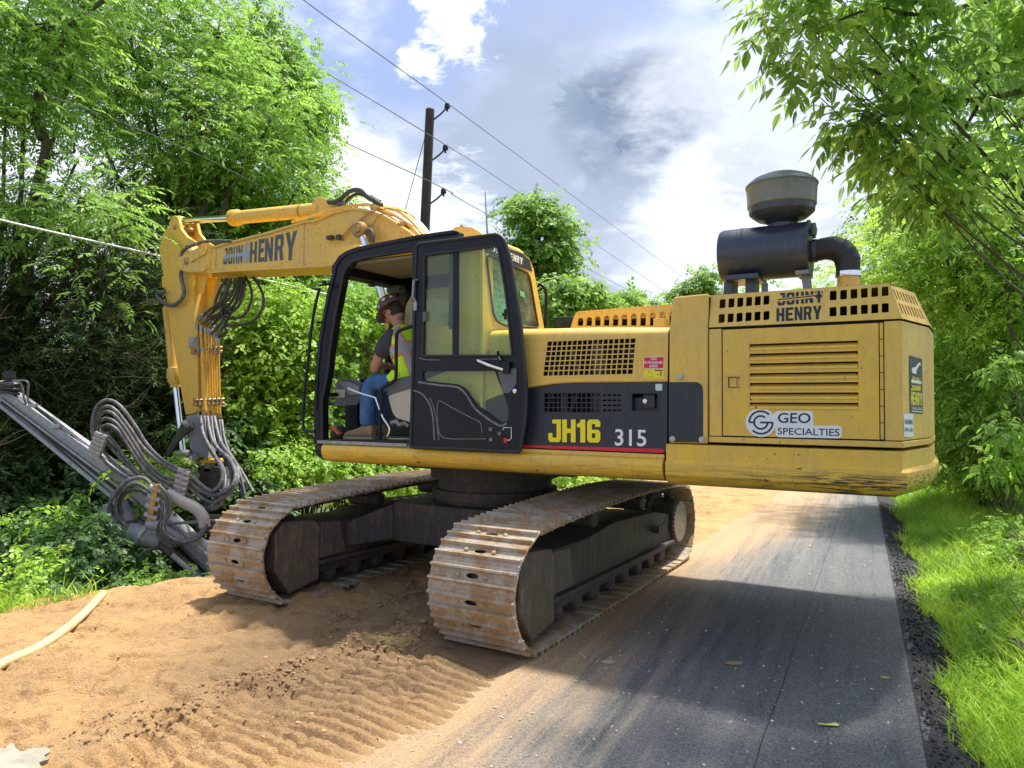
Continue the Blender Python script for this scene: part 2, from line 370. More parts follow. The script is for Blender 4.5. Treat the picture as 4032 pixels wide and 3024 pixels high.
# ------------------------------------------------------------------ ground, road, earth shoulder
def vnoise(x, y, seed=0):
    xi = np.floor(x).astype(np.int64); yi = np.floor(y).astype(np.int64); fx = x-xi; fy = y-yi; fx = fx*fx*(3-2*fx); fy = fy*fy*(3-2*fy)
    def h(a, b):
        n = (a*374761393+b*668265263+seed*1442695041) & 0xffffffff; n = ((n ^ (n >> 13))*1274126177) & 0xffffffff; return ((n ^ (n >> 16)) & 0xffff)/65535.
    return (h(xi, yi)*(1-fx)+h(xi+1, yi)*fx)*(1-fy)+(h(xi, yi+1)*(1-fx)+h(xi+1, yi+1)*fx)*fy
def fbm(x, y, oct=4, seed=0, gain=.5):
    s = 0; a = 1; t = 0
    for k in range(oct): s = s+a*vnoise(x*2**k+17.3*k, y*2**k-9.1*k, seed+k); t += a; a *= gain
    return s/t-.5
def smooth(t): t = np.clip(t, 0, 1); return t*t*(3-2*t)
BY = [0, 3.2, 4.25, 4.7, 5.47, 5.9, 8.44, 9.78, 12.07, 14, 20, 60, 300]; BX = [-2.6, -1.2, -.48, -.13, .20, .50, 1.75, 2.6, 3.9, 5.2, 8.0, 27.6, 145]
EY = [0, 3, 5.3, 6.46, 7.21, 7.86, 9.0, 10.8, 14.5, 21, 60, 300]; EDX = [-10, -7.6, -5.55, -4.54, -4.02, -3.23, -2.15, -1.25, .8, 4.3, 24, 140]
xb = lambda y: np.interp(y, BY, BX); xe = lambda y: np.interp(y, EY, EDX); xr = lambda y: 2.39+.480*(y-4.18)
def terrain(x, y):
    s = (xe(y)-x)*.86; r = (x-xr(y))*.9
    z = -.05-.22*smooth(np.minimum(-s, -r)/.6)-1.7*smooth(s/3.2)-.25*smooth((s-3)/10)+.10*fbm(x*.8, y*.8, 3, 5)*(s > 0)
    z = z-.10*smooth(r/.30)*(r > 0)+.30*smooth((r-.5)/4)+.5*smooth((r-3)/8)+np.where(r > .3, .10*fbm(x*1.1, y*1.1, 3, 8), 0)
    return z
def gridmesh(name, X, Y, Z, mats, parent=None):
    n, m = X.shape; v = np.stack([X, Y, Z], -1).reshape(-1, 3); i = np.arange(n*m).reshape(n, m)
    f = np.stack([i[:-1, :-1], i[:-1, 1:], i[1:, 1:], i[1:, :-1]], -1).reshape(-1, 4)
    me = bpy.data.meshes.new(name); me.vertices.add(len(v)); me.vertices.foreach_set('co', v.ravel()); me.loops.add(f.size); me.loops.foreach_set('vertex_index', f.ravel().astype(np.int32))
    me.polygons.add(len(f)); me.polygons.foreach_set('loop_start', np.arange(0, f.size, 4, dtype=np.int32)); me.update(calc_edges=True)
    me.polygons.foreach_set('use_smooth', [True]*len(f)); return link(name, me, mats, parent)
def groundmat():
    m, nt, b = newmat('forest_floor'); v = pos(nt, local=False); n = noi(nt, v, 3, 8, .7); n2 = noi(nt, v, .5, 4, .6)
    c = mixc(nt, rmp(nt, n, .35, .65), (.03, .045, .012), (.075, .13, .02)); c = mixc(nt, rmp(nt, n2, .55, .7), c, (.10, .07, .04))
    nt.links.new(c, b.inputs['Base Color']); b.inputs['Roughness'].default_value = .95; bump(nt, b, n, .8, .08); return m
def dirtmat():
    m, nt, b = newmat('orange_earth'); v = pos(nt, local=False)
    n1 = noi(nt, v, 1.1, 6, .62, .4); n2 = noi(nt, v, 9, 8, .72); n3 = noi(nt, v, 70, 5, .7); n4 = noi(nt, v, 240, 2, .6)
    c = mixc(nt, rmp(nt, n1, .35, .66), (.38, .20, .062), (.69, .385, .135))
    c = mixc(nt, mth(nt, 'MULTIPLY', rmp(nt, n2, .50, .66), .75), c, (.30, .165, .07))
    c = mixc(nt, rmp(nt, n3, .35, .72, 0, .6), c, (.80, .57, .32))
    c = mixc(nt, rmp(nt, n4, .60, .72, 0, .55), c, (.80, .62, .40)); c = mixc(nt, rmp(nt, n4, .42, .30, 0, .6), c, (.15, .075, .03))
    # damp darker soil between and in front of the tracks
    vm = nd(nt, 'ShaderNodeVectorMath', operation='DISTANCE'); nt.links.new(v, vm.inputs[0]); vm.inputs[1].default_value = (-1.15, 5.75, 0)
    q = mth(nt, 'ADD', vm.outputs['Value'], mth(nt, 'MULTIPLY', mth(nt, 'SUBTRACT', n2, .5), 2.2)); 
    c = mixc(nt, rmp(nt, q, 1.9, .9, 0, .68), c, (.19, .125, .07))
    nt.links.new(c, b.inputs['Base Color']); b.inputs['Roughness'].default_value = .92
    h = mth(nt, 'ADD', n2, mth(nt, 'ADD', mth(nt, 'MULTIPLY', n3, .45), mth(nt, 'MULTIPLY', n4, .2))); bump(nt, b, h, 1., .05); return m
def roadmat():
    m, nt, b = newmat('asphalt'); v = pos(nt, local=False)
    n1 = noi(nt, v, 95, 4, .75); n2 = noi(nt, v, 38, 4, .7); n3 = noi(nt, v, .9, 5, .6)
    mp = nd(nt, 'ShaderNodeMapping'); mp.inputs['Rotation'].default_value = (0, 0, .45); nt.links.new(v, mp.inputs[0]); mp2 = nd(nt, 'ShaderNodeMapping'); mp2.inputs['Scale'].default_value = (4, .22, 1); nt.links.new(mp.outputs[0], mp2.inputs[0]); n4 = noi(nt, mp2.outputs[0], 1.6, 6, .7)
    c = mixc(nt, rmp(nt, n1, .38, .62), (.022, .025, .031), (.20, .205, .215)); c = mixc(nt, rmp(nt, n2, .55, .72, 0, .6), c, (.20, .20, .20))
    c = mixc(nt, rmp(nt, n1, .68, .72, 0, .8), c, (.5, .48, .44))
    # dust: distance to the edge of the earth, dried mud streaks along the lane
    g = nd(nt, 'ShaderNodeSeparateXYZ'); nt.links.new(v, g.inputs[0])
    d = mth(nt, 'SUBTRACT', mth(nt, 'MULTIPLY', g.outputs[0], .88), mth(nt, 'MULTIPLY', g.outputs[1], .475)); d = mth(nt, 'ADD', d, 2.40)     # ~0 at the earth, grows to the right
    q = mth(nt, 'ADD', d, mth(nt, 'MULTIPLY', mth(nt, 'SUBTRACT', n4, .5), -1.6))
    far = rmp(nt, g.outputs[1], 8.5, 11.5, 0, 1.); q = mth(nt, 'SUBTRACT', q, mth(nt, 'MULTIPLY', far, .7))
    k = mth(nt, 'MULTIPLY', rmp(nt, q, 1.05, -.05, 0, 1.), rmp(nt, n2, .25, .60, .45, 1.))
    k = mth(nt, 'POWER', k, 1.2); c = mixc(nt, mth(nt, 'MULTIPLY', rmp(nt, n4, .42, .68), rmp(nt, d, 2.6, .4, 0, .42)), c, (.34, .32, .28)); c = mixc(nt, mth(nt, 'MULTIPLY', rmp(nt, n4, .44, .33), .5), c, (.035, .037, .042))
    dust = mixc(nt, rmp(nt, n1, .35, .65), (.34, .26, .17), (.62, .48, .30)); dust = mixc(nt, rmp(nt, q, .75, .25), dust, mixc(nt, rmp(nt, n1, .35, .65), (.42, .25, .11), (.64, .42, .21)))
    c = mixc(nt, mth(nt, 'MULTIPLY', k, .88), c, dust)
    sp = noi(nt, v, 4.2, 7, .75); c = mixc(nt, mth(nt, 'MULTIPLY', rmp(nt, sp, .60, .70), .40), c, (.40, .36, .30))
    c = mixc(nt, rmp(nt, noi(nt, v, 11, 3, .5), .715, .74, 0, .8), c, (.52, .46, .36))
    nt.links.new(c, b.inputs['Base Color']); b.inputs['Roughness'].default_value = .74
    bump(nt, b, mth(nt, 'ADD', n1, mth(nt, 'MULTIPLY', n2, .8)), .9, .014); return m
def gravelmat():
    m, nt, b = newmat('black_gravel'); v = pos(nt, local=False); vo = nd(nt, 'ShaderNodeTexVoronoi', i_Scale=55.); nt.links.new(v, vo.inputs['Vector']); n = noi(nt, v, 5, 5, .6)
    c = mixc(nt, rmp(nt, vo.outputs['Distance'], .1, .7), (.055, .055, .06), (.012, .012, .013)); c = mixc(nt, rmp(nt, n, .62, .75, 0, .4), c, (.12, .10, .08))
    nt.links.new(c, b.inputs['Base Color']); b.inputs['Roughness'].default_value = .8; bump(nt, b, vo.outputs['Distance'], .9, .02); return m
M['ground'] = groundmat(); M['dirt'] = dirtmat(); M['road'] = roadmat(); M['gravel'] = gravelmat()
gx = np.concatenate([-np.geomspace(200, 12, 24), np.linspace(-11.5, 22, 168), np.geomspace(23, 400, 26)]); gy = np.concatenate([np.linspace(-14, -1, 12), np.linspace(0, 30, 150), np.geomspace(31, 700, 34)])
GX, GY = np.meshgrid(gx, gy); o = gridmesh('ground', GX, GY, terrain(GX, GY), 'ground'); o['kind'] = 'structure'
# road: asphalt sheet
ys = np.concatenate([np.linspace(-6, 0, 12)[:-1], np.linspace(0, 20, 500)[:-1], np.linspace(20, 30, 20), np.geomspace(31, 250, 20)]); T_ = np.linspace(0, 1, 12)
XX = np.array([xb(max(y, 0))-.42+(xr(y)-xb(max(y, 0))+.42)*T_ for y in ys]); YY = np.repeat(ys[:, None], 12, 1)
XX[:, -1] += .12*fbm(ys*2.2, ys*0+3, 3, 61)+.05*fbm(ys*9, ys*0+7, 2, 62)
o = gridmesh('road', XX, YY, XX*0-.004, 'road'); o['kind'] = 'structure'
mb = MB(); jt = [(np.interp(y, [2, 4.07, 14.2, 40], [.33, 1.38, 6.53, 19.6])+.005*math.sin(y*4)+.003*math.sin(y*13), y) for y in np.linspace(1, 34, 200)]
plr = Plane((0, 0, 0), (1, 0, 0), (0, 1, 0), False); addstroke(mb, plr, jt, .0055, .001)
o = obj('paving_joint', mb, plain('joint_tar', (.012, .012, .013), .6)); o['kind'] = 'structure'
# black crushed stone along the right edge
T_ = np.linspace(0, 1, 14); ys = np.concatenate([np.linspace(-4, 30, 700), np.geomspace(31, 200, 20)])
YY = np.repeat(ys[:, None], 14, 1); XX = np.array([xr(y)-.03+(.50+.06*math.sin(y*2.3)+.05*math.sin(y*5.1))*T_ for y in ys])
ZZ = -.002-.11*smooth(T_)[None, :]+.022*fbm(XX*22, YY*22, 2, 3)*(T_[None, :] > .04)+0*XX; o = gridmesh('gravel_shoulder', XX, YY, ZZ, 'gravel'); o['kind'] = 'structure'
# earth shoulder with tread prints, ruts and clods
def earth(x, y):
    d = (xb(y)-x)*.88; s = (xe(y)-x)*.86
    P = np.stack([x-CX, y-CY], -1); tu = P@UT[:2]; tn = P@np.array([UT[1], -UT[0]])          # along the tracks, towards the road
    d = d+.22*fbm(x*2.5, y*2.5, 3, 51)+.05*fbm(x*16, y*16, 2, 52); z = -.02+.045*smooth(d/.35)
    amp = smooth((d-.12)/.7)
    z = z+amp*(.06*fbm(x*1.3, y*1.3, 3, 1)+.075*fbm(x*4, y*4, 5, 2, .62)+.045*fbm(x*19, y*19, 3, 4, .7)-.05*smooth((fbm(x*6, y*6, 3, 44)-.08)/.12))
    ru = fbm(tn*7, tu*.7, 3, 9); z = z+amp*.075*ru*smooth((tu+3.6)/.8)*(1-smooth((tu-3)/3))                # ruts running with the machine
    z = z+amp*.06*(np.abs(fbm(tn*3.3+.6*fbm(x*2, y*2, 2, 3), tu*.5, 3, 19))-.1)*smooth((-tn)/1.2)
    k = smooth((-2.35-tu)/.3)*(1-smooth((-tu-4.9)/.5))*smooth((tn-.30)/.2)*(1-smooth((tn-1.80)/.12))    # grouser prints in front of the near track
    gr = np.abs(((tu*9.6+.35*fbm(x*3, y*3, 2, 6)+.10*fbm(x*25, y*25, 2, 66)) % 1)-.5)*2
    z = z+k*smooth((d-.05)/.3)*(.015-.065*smooth((gr-.62)/.16))*(.15+1.9*np.clip(fbm(x*2.6, y*2.6, 3, 12)+.30, 0, 1))
    k2 = smooth((-2.3-tu)/.3)*(1-smooth((-tu-3.9)/.4))*smooth((tn+1.75)/.15)*(1-smooth((tn+1.2)/.12)); z = z+k2*.020*np.abs(((tu*16) % 1)-.5)
    for (c0, c1, w, h) in BERM:
        a = np.array(c0); b_ = np.array(c1); ab = b_-a; t = np.clip(((x-a[0])*ab[0]+(y-a[1])*ab[1])/(ab@ab), 0, 1); dd = np.hypot(x-a[0]-t*ab[0], y-a[1]-t*ab[1])
        z = z+h*np.exp(-(dd/w)**2)*(.3+1.5*np.clip(fbm(x*9, y*9, 4, 21, .7)+.3, 0, 1))
    for (px_, py_, r_, h_) in ((-2.6, 5.3, .16, .05), (-3.1, 5.05, .13, .045), (-1.95, 5.75, .2, .04), (-1.5, 5.9, .16, .05), (-2.55, 6.1, .22, .03)):     # boot prints and hollows
        q = ((x-px_)*.8+(y-py_)*.3)**2/r_**2+((y-py_)*.9-(x-px_)*.3)**2/(r_*.45)**2; z = z-h_*np.exp(-q*q)
    z = z+.0*x+.05*np.exp(-((x+2.35)**2+(y-7.35)**2)/.25)+.02*np.exp(-((s-.1)/.3)**2)*(.5+1.5*fbm(x*3, y*3, 3, 31))
    z = z-1.2*smooth((s-.15)/2.6)
    return z
BERM = [((-1.95, 4.75), (-1.5, 5.15), .16, .035), ((-1.75, 4.95), (-1.2, 5.75), .11, .05), ((-1.2, 5.7), (-.55, 6.35), .13, .06), ((-2.3, 4.2), (-1.9, 4.55), .16, .04), ((-1.0, 5.5), (-.75, 5.9), .12, .05),
        ((-.9, 6.7), (.2, 8.3), .09, .02), ((-1.45, 6.5), (-.2, 8.6), .07, .02)]
n_ = 860; ys = np.geomspace(2.7, 34, n_); m_ = 340; t = np.linspace(0, 1, m_)
XX = np.array([xe(y)-1.1+(xb(y)+.25-xe(y)+1.1)*t for y in ys]); YY = np.repeat(ys[:, None], m_, 1)
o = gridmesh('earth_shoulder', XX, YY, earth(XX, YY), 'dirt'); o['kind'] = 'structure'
def ez(x, y): return float(earth(np.array([[x]]), np.array([[y]]))[0, 0])
def rock_base(seed):
    r = np.random.default_rng(seed); bm = bmesh.new(); bmesh.ops.create_icosphere(bm, subdivisions=1, radius=1)
    v = np.array([q.co for q in bm.verts]); f = np.array([[q.index for q in p.verts] for p in bm.faces]); bm.free(); v = v*(1+r.uniform(-.35, .3, (len(v), 1))); return v, f
def scatter(name, pts, mat, label, cat, seed=1, flat=.6):
    bases = [rock_base(seed+k) for k in range(4)]; V, Fc = [], []; n = 0; r = np.random.default_rng(seed)
    for (x, y, z, sc) in pts:
        v, f = bases[r.integers(4)]; a = r.uniform(0, 6.28); R_ = np.array([[math.cos(a), -math.sin(a), 0], [math.sin(a), math.cos(a), 0], [0, 0, 1]])
        V.append((v*[sc, sc*r.uniform(.6, 1), sc*flat])@R_.T+[x, y, z]); Fc.append(f+n); n += len(v)
    V = np.concatenate(V); Fc = np.concatenate(Fc); me = bpy.data.meshes.new(name); me.from_pydata(V.tolist(), [], Fc.tolist()); o = link(name, me, mat); return tag(o, label, cat, kind='stuff')
pts = []
for (c0, c1, w, h) in BERM:
    L_ = math.hypot(c1[0]-c0[0], c1[1]-c0[1])
    for k in range(int(300*L_)+60):
        t_ = rng.uniform(-.1, 1.1); x = c0[0]+(c1[0]-c0[0])*t_+rng.normal(0, w*.8); y = c0[1]+(c1[1]-c0[1])*t_+rng.normal(0, w*.8); pts.append((x, y, ez(x, y)+.002, abs(rng.normal(0, .009))+.004))
M['clod'] = plain('dark_clods', (.24, .145, .07), .95, var=.4, scale=20, bmp=.5, local=False)
scatter('soil_clods', pts, 'clod', 'dark brown clods of torn soil along the ruts in front of the tracks', 'soil clods', 3)
pts = []
for k in range(1500):
    y = 3.2+abs(rng.normal(0, 2.4)); x = rng.uniform(xe(y)+.1, xb(y)-.1); pts.append((x, y, ez(x, y), abs(rng.normal(0, .006))+.003))
M['crumb'] = plain('earth_crumbs', (.42, .26, .12), .95, var=.4, scale=20, local=False)
scatter('soil_crumbs', pts, 'crumb', 'small crumbs and pebbles scattered over the orange earth', 'soil crumbs', 9)
pts = []
for k in range(420):
    y = 3.4+abs(rng.normal(0, 3)); x = rng.uniform(xb(y)+.1, xr(y)-.1) if k % 3 else xb(y)+abs(rng.normal(0, .4)); pts.append((x, y, 0, abs(rng.normal(0, .005))+.0025))
M['grit'] = plain('pale_grit', (.5, .45, .36), .9, var=.3)
scatter('road_grit', pts, 'grit', 'pale grit and small stones lying on the asphalt', 'grit', 12)
pts = []
for k in range(2600):
    y = rng.uniform(2.5, 14); t_ = rng.uniform(0, .48); x = xr(y)+t_; pts.append((x, y, -.11*float(smooth(t_/.5))+.004, rng.uniform(.006, .017)))
M['blackstone'] = plain('black_stones', (.03, .03, .032), .75, var=.6, scale=8, local=False)
scatter('crushed_stone', pts, 'blackstone', 'black crushed stone spilling down the right edge of the road', 'crushed stone', 15, .8)
# pale hose, wet puddle, fallen leaf, fragments
hp = [(-3.62, 4.9), (-3.70, 5.27), (-3.66, 5.61), (-3.71, 6.04), (-3.80, 6.44), (-3.91, 6.83), (-4.0, 7.11)]
zz_ = np.mean([ez(x, y) for x, y in hp]); mb = MB(); mb.tube([(q[0], q[1], zz_+.030+.01*math.sin(q[1]*2)) for q in crom([(x, y, 0) for x, y in hp], 8)], .037, 14)
M['palehose'] = paint('cream_hose', (.62, .52, .24), .55, (.40, .28, .14), .5, local=False)
tag(obj('water_hose', mb, 'palehose', smooth=True), 'thick cream yellow hose lying on the orange earth at the left', 'hose')
mb = MB(); mb.tube([(-3.985, 7.10, ez(-4, 7.1)+.035), (-4.0, 7.13, ez(-4, 7.1)+.035)], .043, 14)
pud = [gp('A5', *q, .03) for q in [(-60, 1000), (20, 1035), (60, 1000), (110, 1050), (170, 1035), (250, 1030), (275, 1050), (240, 1075), (270, 1090), (215, 1110), (225, 1139), (190, 1180), (-60, 1200)]]
mb = MB(); pc = crom(pud, 4, True); mb.add([(p[0], p[1], .030+.004*math.sin(9*p[0])) for p in pc]+[(p[0]*1.01-.0, p[1], -.01) for p in pc], [tuple(range(len(pc)))]+[(i, (i+1) % len(pc), len(pc)+(i+1) % len(pc), len(pc)+i) for i in range(len(pc))])
m_, nt, b = newmat('wet_grout'); v = pos(nt, local=False); n = noi(nt, v, 6, 5, .6); nt.links.new(mixc(nt, rmp(nt, n, .35, .65), (.27, .25, .20), (.42, .39, .31)), b.inputs['Base Color']); b.inputs['Roughness'].default_value = .25; bump(nt, b, n, .3, .02)
tag(obj('grout_puddle', mb, m_), 'wet grey puddle of grout on the earth in the near left corner', 'puddle')
mb = MB(); c = gp('N', 3263, 2856); out = [(-.075, -.004), (-.05, .012), (-.02, .004), (.01, .014), (.05, .03), (.062, .0), (.05, -.022), (.0, -.014), (-.04, -.012)]
mb.add([(c[0]+a, c[1]+b_, .006+.016*math.sin(8*a+3)**2) for a, b_ in out], [tuple(range(len(out)))])
tag(obj('fallen_leaf', mb, plain('pale_leaf', (.55, .60, .18), .7)), 'pale yellow green torn leaf lying on the dark asphalt', 'leaf')
for k, (x, y, sc, lab) in enumerate([(2889, 2612, .055, 'flat tan bark scrap on the road left of the tar joint'), (3485, 2670, .03, 'small green leaf scrap near the right edge of the road'), (2395, 2608, .05, 'flat beige mud flake on the asphalt in front of the near track')]):
    c = gp('N', x, y); mb = MB(); r = random.Random(k); pl_ = [(c[0]+sc*(1+.3*r.random())*math.cos(a), c[1]+.5*sc*(1+.4*r.random())*math.sin(a)) for a in np.linspace(0, 5.6, 9)]
    mb.add([(p[0], p[1], 0) for p in pl_]+[(p[0], p[1], .008) for p in pl_], [tuple(range(9)), tuple(range(17, 8, -1))]+[(i, (i+1) % 9, 9+(i+1) % 9, 9+i) for i in range(9)])
    tag(obj(['bark_scrap', 'leaf_scrap', 'mud_flake'][k], mb, plain('scrap', [(.35, .24, .14), (.25, .35, .12), (.42, .32, .18)][k], .9)), lab, 'debris')

# ------------------------------------------------------------------ the excavator
EX = thing('excavator', 'large yellow tracked excavator with black cab and rear air cleaner, turned across the road', 'excavator', (CX, CY, 0), math.atan2(A[1], A[0]))
SIDE = Plane((0, 1.5, 0), (1, 0, 0), (0, 0, 1))
def sidep(off): return Plane((0, 1.5+off, 0), (1, 0, 0), (0, 0, 1))
# --- crawler tracks
def shoe_mesh():
    mb = MB(); pl = Plane((0, 0, 0), (1, 0, 0), (0, 1, 0)); pl.W = np.array([0, 0, 1.]); hw = .389
    hole = [(.026*math.cos(a)*.8, .058*math.sin(a)+.0) for a in np.linspace(0, 2*PI, 11)[:-1]]
    pl.plate(mb, [(-.104, -hw), (.100, -hw), (.100, hw), (-.104, hw)], [hole], 0, .014)
    for t in (-.052, .050):
        pr = [(t-.016, .012), (t-.008, .044), (t+.008, .044), (t+.015, .012)]
        mb.loft([[(a, -hw, b) for a, b in pr], [(a, hw, b) for a, b in pr]])
    mb.box((.094, -hw, -.012), (.106, hw, .010))
    for bx in (-.028+.028, ):
        for y in (-.125, .125): mb.lathe([(.020, .012), (.020, .024), (.012, .032)], (bx, y, 0), 'z', 6)
    return mb.mesh('track_shoe')
SHOE = shoe_mesh(); SHOE.materials.append(M['track'])
def frame_path():
    pts = [(1.93, .045), (2.16, .12), (2.30, .30), (2.345, .52), (2.27, .73), (2.09, .87), (1.86, .925), (.9, .965), (-.3, .985), (-1.2, .96), (-1.72, .915), (-1.98, .81), (-2.12, .55), (-2.08, .28), (-1.9, .09), (-1.68, .045), (-.8, .045), (.6, .045)]
    P = crom([(x, 0, z) for x, z in pts], 24, True); L = [0]
    for i in range(len(P)): L.append(L[-1]+(P[(i+1) % len(P)]-P[i]).length)
    return P, L
TP, TL = frame_path()
def at_path(s):
    s %= TL[-1]; i = int(np.searchsorted(TL, s, 'right'))-1; i = min(i, len(TP)-1); a, b = TP[i], TP[(i+1) % len(TP)]; t = (s-TL[i])/(TL[i+1]-TL[i]); return a+(b-a)*t, (b-a).normalized()
def track(side, label):
    g = 1.3304; ang = math.atan2(-UT[1], -UT[0])-math.atan2(A[1], A[0])
    mb = MB()
    for y in (-.20, .20): pass
    fr = [(1.62, .20), (1.70, .30), (1.70, .62), (1.5, .72), (.9, .70), (.2, .76), (-1.0, .70), (-1.55, .60), (-1.55, .30), (-1.4, .22)]
    mb.prism([(x, z) for x, z in fr], -.27, .27)
    mb.prism([(1.62, .30), (-1.5, .27), (-1.5, .31), (1.62, .34)], -.335, .335)
    o = obj('crawler_track', mb, 'darksteel', EX, bevel=.012); o['label'] = label
    o.location = Vector(loc(CC+(-UT)*0+np.array([UT[1], -UT[0], 0])*side*g)); o.rotation_euler = (0, 0, ang)
    gd = MB(); gd.prism([(1.60, .16), (1.98, .10), (2.16, .34), (2.16, .70), (2.05, .80), (1.66, .76), (1.58, .68)], -.325, .325); obj('idler_guard', gd, 'guard', o, bevel=.015)
    gd = MB(); gd.prism([(1.20, .36), (1.56, .36), (1.56, .72), (1.28, .70)], -.31, .31); obj('yoke_cover', gd, 'guard', o, bevel=.015)
    n = 51; st = TL[-1]/n; root_s = None
    for k in range(n):
        p, t = at_path(k*st+.05); s_ = bpy.data.objects.new('track_shoe', SHOE); COL.objects.link(s_); s_.parent = o
        nrm = Vector((t.z, 0, -t.x))
        cen = Vector((0, 0, .5)); 
        if nrm.dot(p-cen) < 0: nrm = -nrm
        q = p; s_.matrix_local = Matrix(((t.x, 0, nrm.x, q.x), (0, 1, 0, q.y), (t.z, 0, nrm.z, q.z), (0, 0, 0, 1)))
        if nrm.cross(t).dot(Vector((0, 1, 0))) < 0: s_.matrix_local = Matrix(((t.x, 0, nrm.x, q.x), (0, -1, 0, q.y), (t.z, 0, nrm.z, q.z), (0, 0, 0, 1)))
    ch = MB()
    for y in (-.10, .10):
        for k in range(102):
            p, t = at_path(k*st/2); nrm = Vector((t.z, 0, -t.x)); 
            if nrm.dot(p-Vector((0, 0, .5))) < 0: nrm = -nrm
            c = p-nrm*.045; a, b = t*.052, nrm*.04
            ch.loft([[tuple(c+Vector((0, y+dy, 0))-a-b), tuple(c+Vector((0, y+dy, 0))+a-b), tuple(c+Vector((0, y+dy, 0))+a+b), tuple(c+Vector((0, y+dy, 0))-a+b)] for dy in (-.022, .022)])
    obj('track_chain', ch, 'darksteel', o)
    w = MB(); w.lathe([(.06, -.09), (.36, -.09), (.38, -.03), (.38, .03), (.36, .09), (.06, .09)], (1.93, 0, .50), 'y', 28); obj('idler_wheel', w, 'darksteel', o)
    w = MB(); pr = []
    for k in range(44): r = .385 if k % 2 else .31; pr.append((-1.72+r*math.cos(2*PI*k/44), .50+r*math.sin(2*PI*k/44)))
    w.prism(pr, -.03, .03); w.lathe([(.26, -.31), (.26, .31)], (-1.72, 0, .50), 'y', 24)
    w2 = MB(); pr = [(-1.72+(.25 if k % 2 else .225)*math.cos(2*PI*k/60), .50+(.25 if k % 2 else .225)*math.sin(2*PI*k/60)) for k in range(60)]
    w2.prism(pr, *((.31, .335) if side > 0 else (-.335, -.31)))
    obj('drive_sprocket', w, 'darksteel', o); obj('sprocket_hub', w2, 'rusthub', o)
    for k in range(8):
        r_ = MB(); x = -1.3+k*.38; r_.lathe([(.05, -.26), (.09, -.24), (.11, -.14), (.09, -.12), (.09, .12), (.11, .14), (.09, .24), (.05, .26)], (x, 0, .175), 'y', 14); obj('track_roller', r_, 'darksteel', o)
    for x in (-.75, .55):
        r_ = MB(); r_.lathe([(.07, -.22), (.085, -.2), (.085, .2), (.07, .22)], (x, 0, .83), 'y', 12); obj('carrier_roller', r_, 'darksteel', o)
    st_ = MB(); st_.box((-1.05, .29 if side > 0 else -.37, .50), (-.80, .37 if side > 0 else -.29, .53)); st_.box((-1.05, .36 if side > 0 else -.38, .50), (-.80, .38 if side > 0 else -.36, .58)); obj('step', st_, 'darksteel', o)
    return o, ang
M['guard'] = paint('muddy_guard', (.12, .095, .065), .6, (.30, .20, .11), .8, coat=0)
M['rusthub'] = plain('hub_teeth', (.26, .22, .17), .6, .2, .3)
TN, ANG = track(1, 'near crawler track standing half on the asphalt'); TF, _ = track(-1, 'far crawler track caked with orange mud')
rt_ = Matrix.Rotation(ANG, 3, 'Z')
cb = MB()
def tl(x, y, z): v = rt_ @ Vector((x, y, 0)); return (v.x, v.y, z)      # track-aligned, centred on the pivot
def tbox(mb, x0, x1, y0, y1, z0, z1, z0b=None, z1b=None):
    z0b = z0 if z0b is None else z0b; z1b = z1 if z1b is None else z1b
    mb.add([tl(x0, y0, z0), tl(x1, y0, z0), tl(x1, y1, z0b), tl(x0, y1, z0b), tl(x0, y0, z1), tl(x1, y0, z1), tl(x1, y1, z1b), tl(x0, y1, z1b)], [(0, 3, 2, 1), (4, 5, 6, 7), (0, 1, 5, 4), (1, 2, 6, 5), (2, 3, 7, 6), (3, 0, 4, 7)])
tbox(cb, -.70, .80, -.72, .72, .44, .86)
for sy in (1, -1):
    for x0, x1, xe0, xe1 in ((.30, .80, .55, 1.15), (-.70, -.25, -1.1, -.55)):
        cb.add([tl(x0, sy*.72, .46), tl(x1, sy*.72, .46), tl(xe1, sy*1.08, .40), tl(xe0, sy*1.08, .40), tl(x0, sy*.72, .84), tl(x1, sy*.72, .84), tl(xe1, sy*1.08, .66), tl(xe0, sy*1.08, .66)], [(0, 3, 2, 1), (4, 5, 6, 7), (0, 1, 5, 4), (1, 2, 6, 5), (2, 3, 7, 6), (3, 0, 4, 7)])
obj('undercarriage_frame', cb, 'darksteel', EX, bevel=.015)
mb = MB(); mb.lathe([(.66, .80), (.66, .90), (.70, .90), (.70, 1.0), (.64, 1.0), (.64, 1.12), (.72, 1.12), (.72, 1.34)], (-.08, 0, 0), 'z', 48); obj('slewing_ring', mb, 'darksteel', EX, smooth=True)
mb = MB(); mb.box((-2.45, -1.42, 1.335), (1.05, 1.40, 1.50)); mb.box((-1.3, -.6, 1.22), (.7, .6, 1.345)); obj('deck_frame', mb, 'darksteel', EX)

# --- rocker along the left side, counterweight at the rear
mb = MB(); prof = [(1.38, 1.512), (1.505, 1.512), (1.530, 1.500), (1.545, 1.462), (1.538, 1.415), (1.515, 1.372), (1.475, 1.345), (1.40, 1.328), (1.30, 1.326), (1.30, 1.48)]
mb.loft([[(x, p[0], p[1]) for p in prof] for x in (-2.49, 1.06)]); obj('side_skirt', mb, 'yellow_cw', EX, smooth=True)
mb = MB(); rings = []
for x, k, dz in ((1.062, 1., 0), (1.12, .98, .004), (1.17, .9, .02), (1.20, .72, .05)): rings.append([(x, 1.30+(p[0]-1.30)*k, 1.512-(1.512-p[1])*(k**1.4)) for p in prof])
mb.loft(rings); obj('skirt_end_cap', mb, 'black', EX, smooth=True)
mb = MB(); mb.box((-2.49, 1.40, 1.514), (1.10, 1.495, 1.545)); obj('skirt_rail', mb, 'yellow_faded', EX)
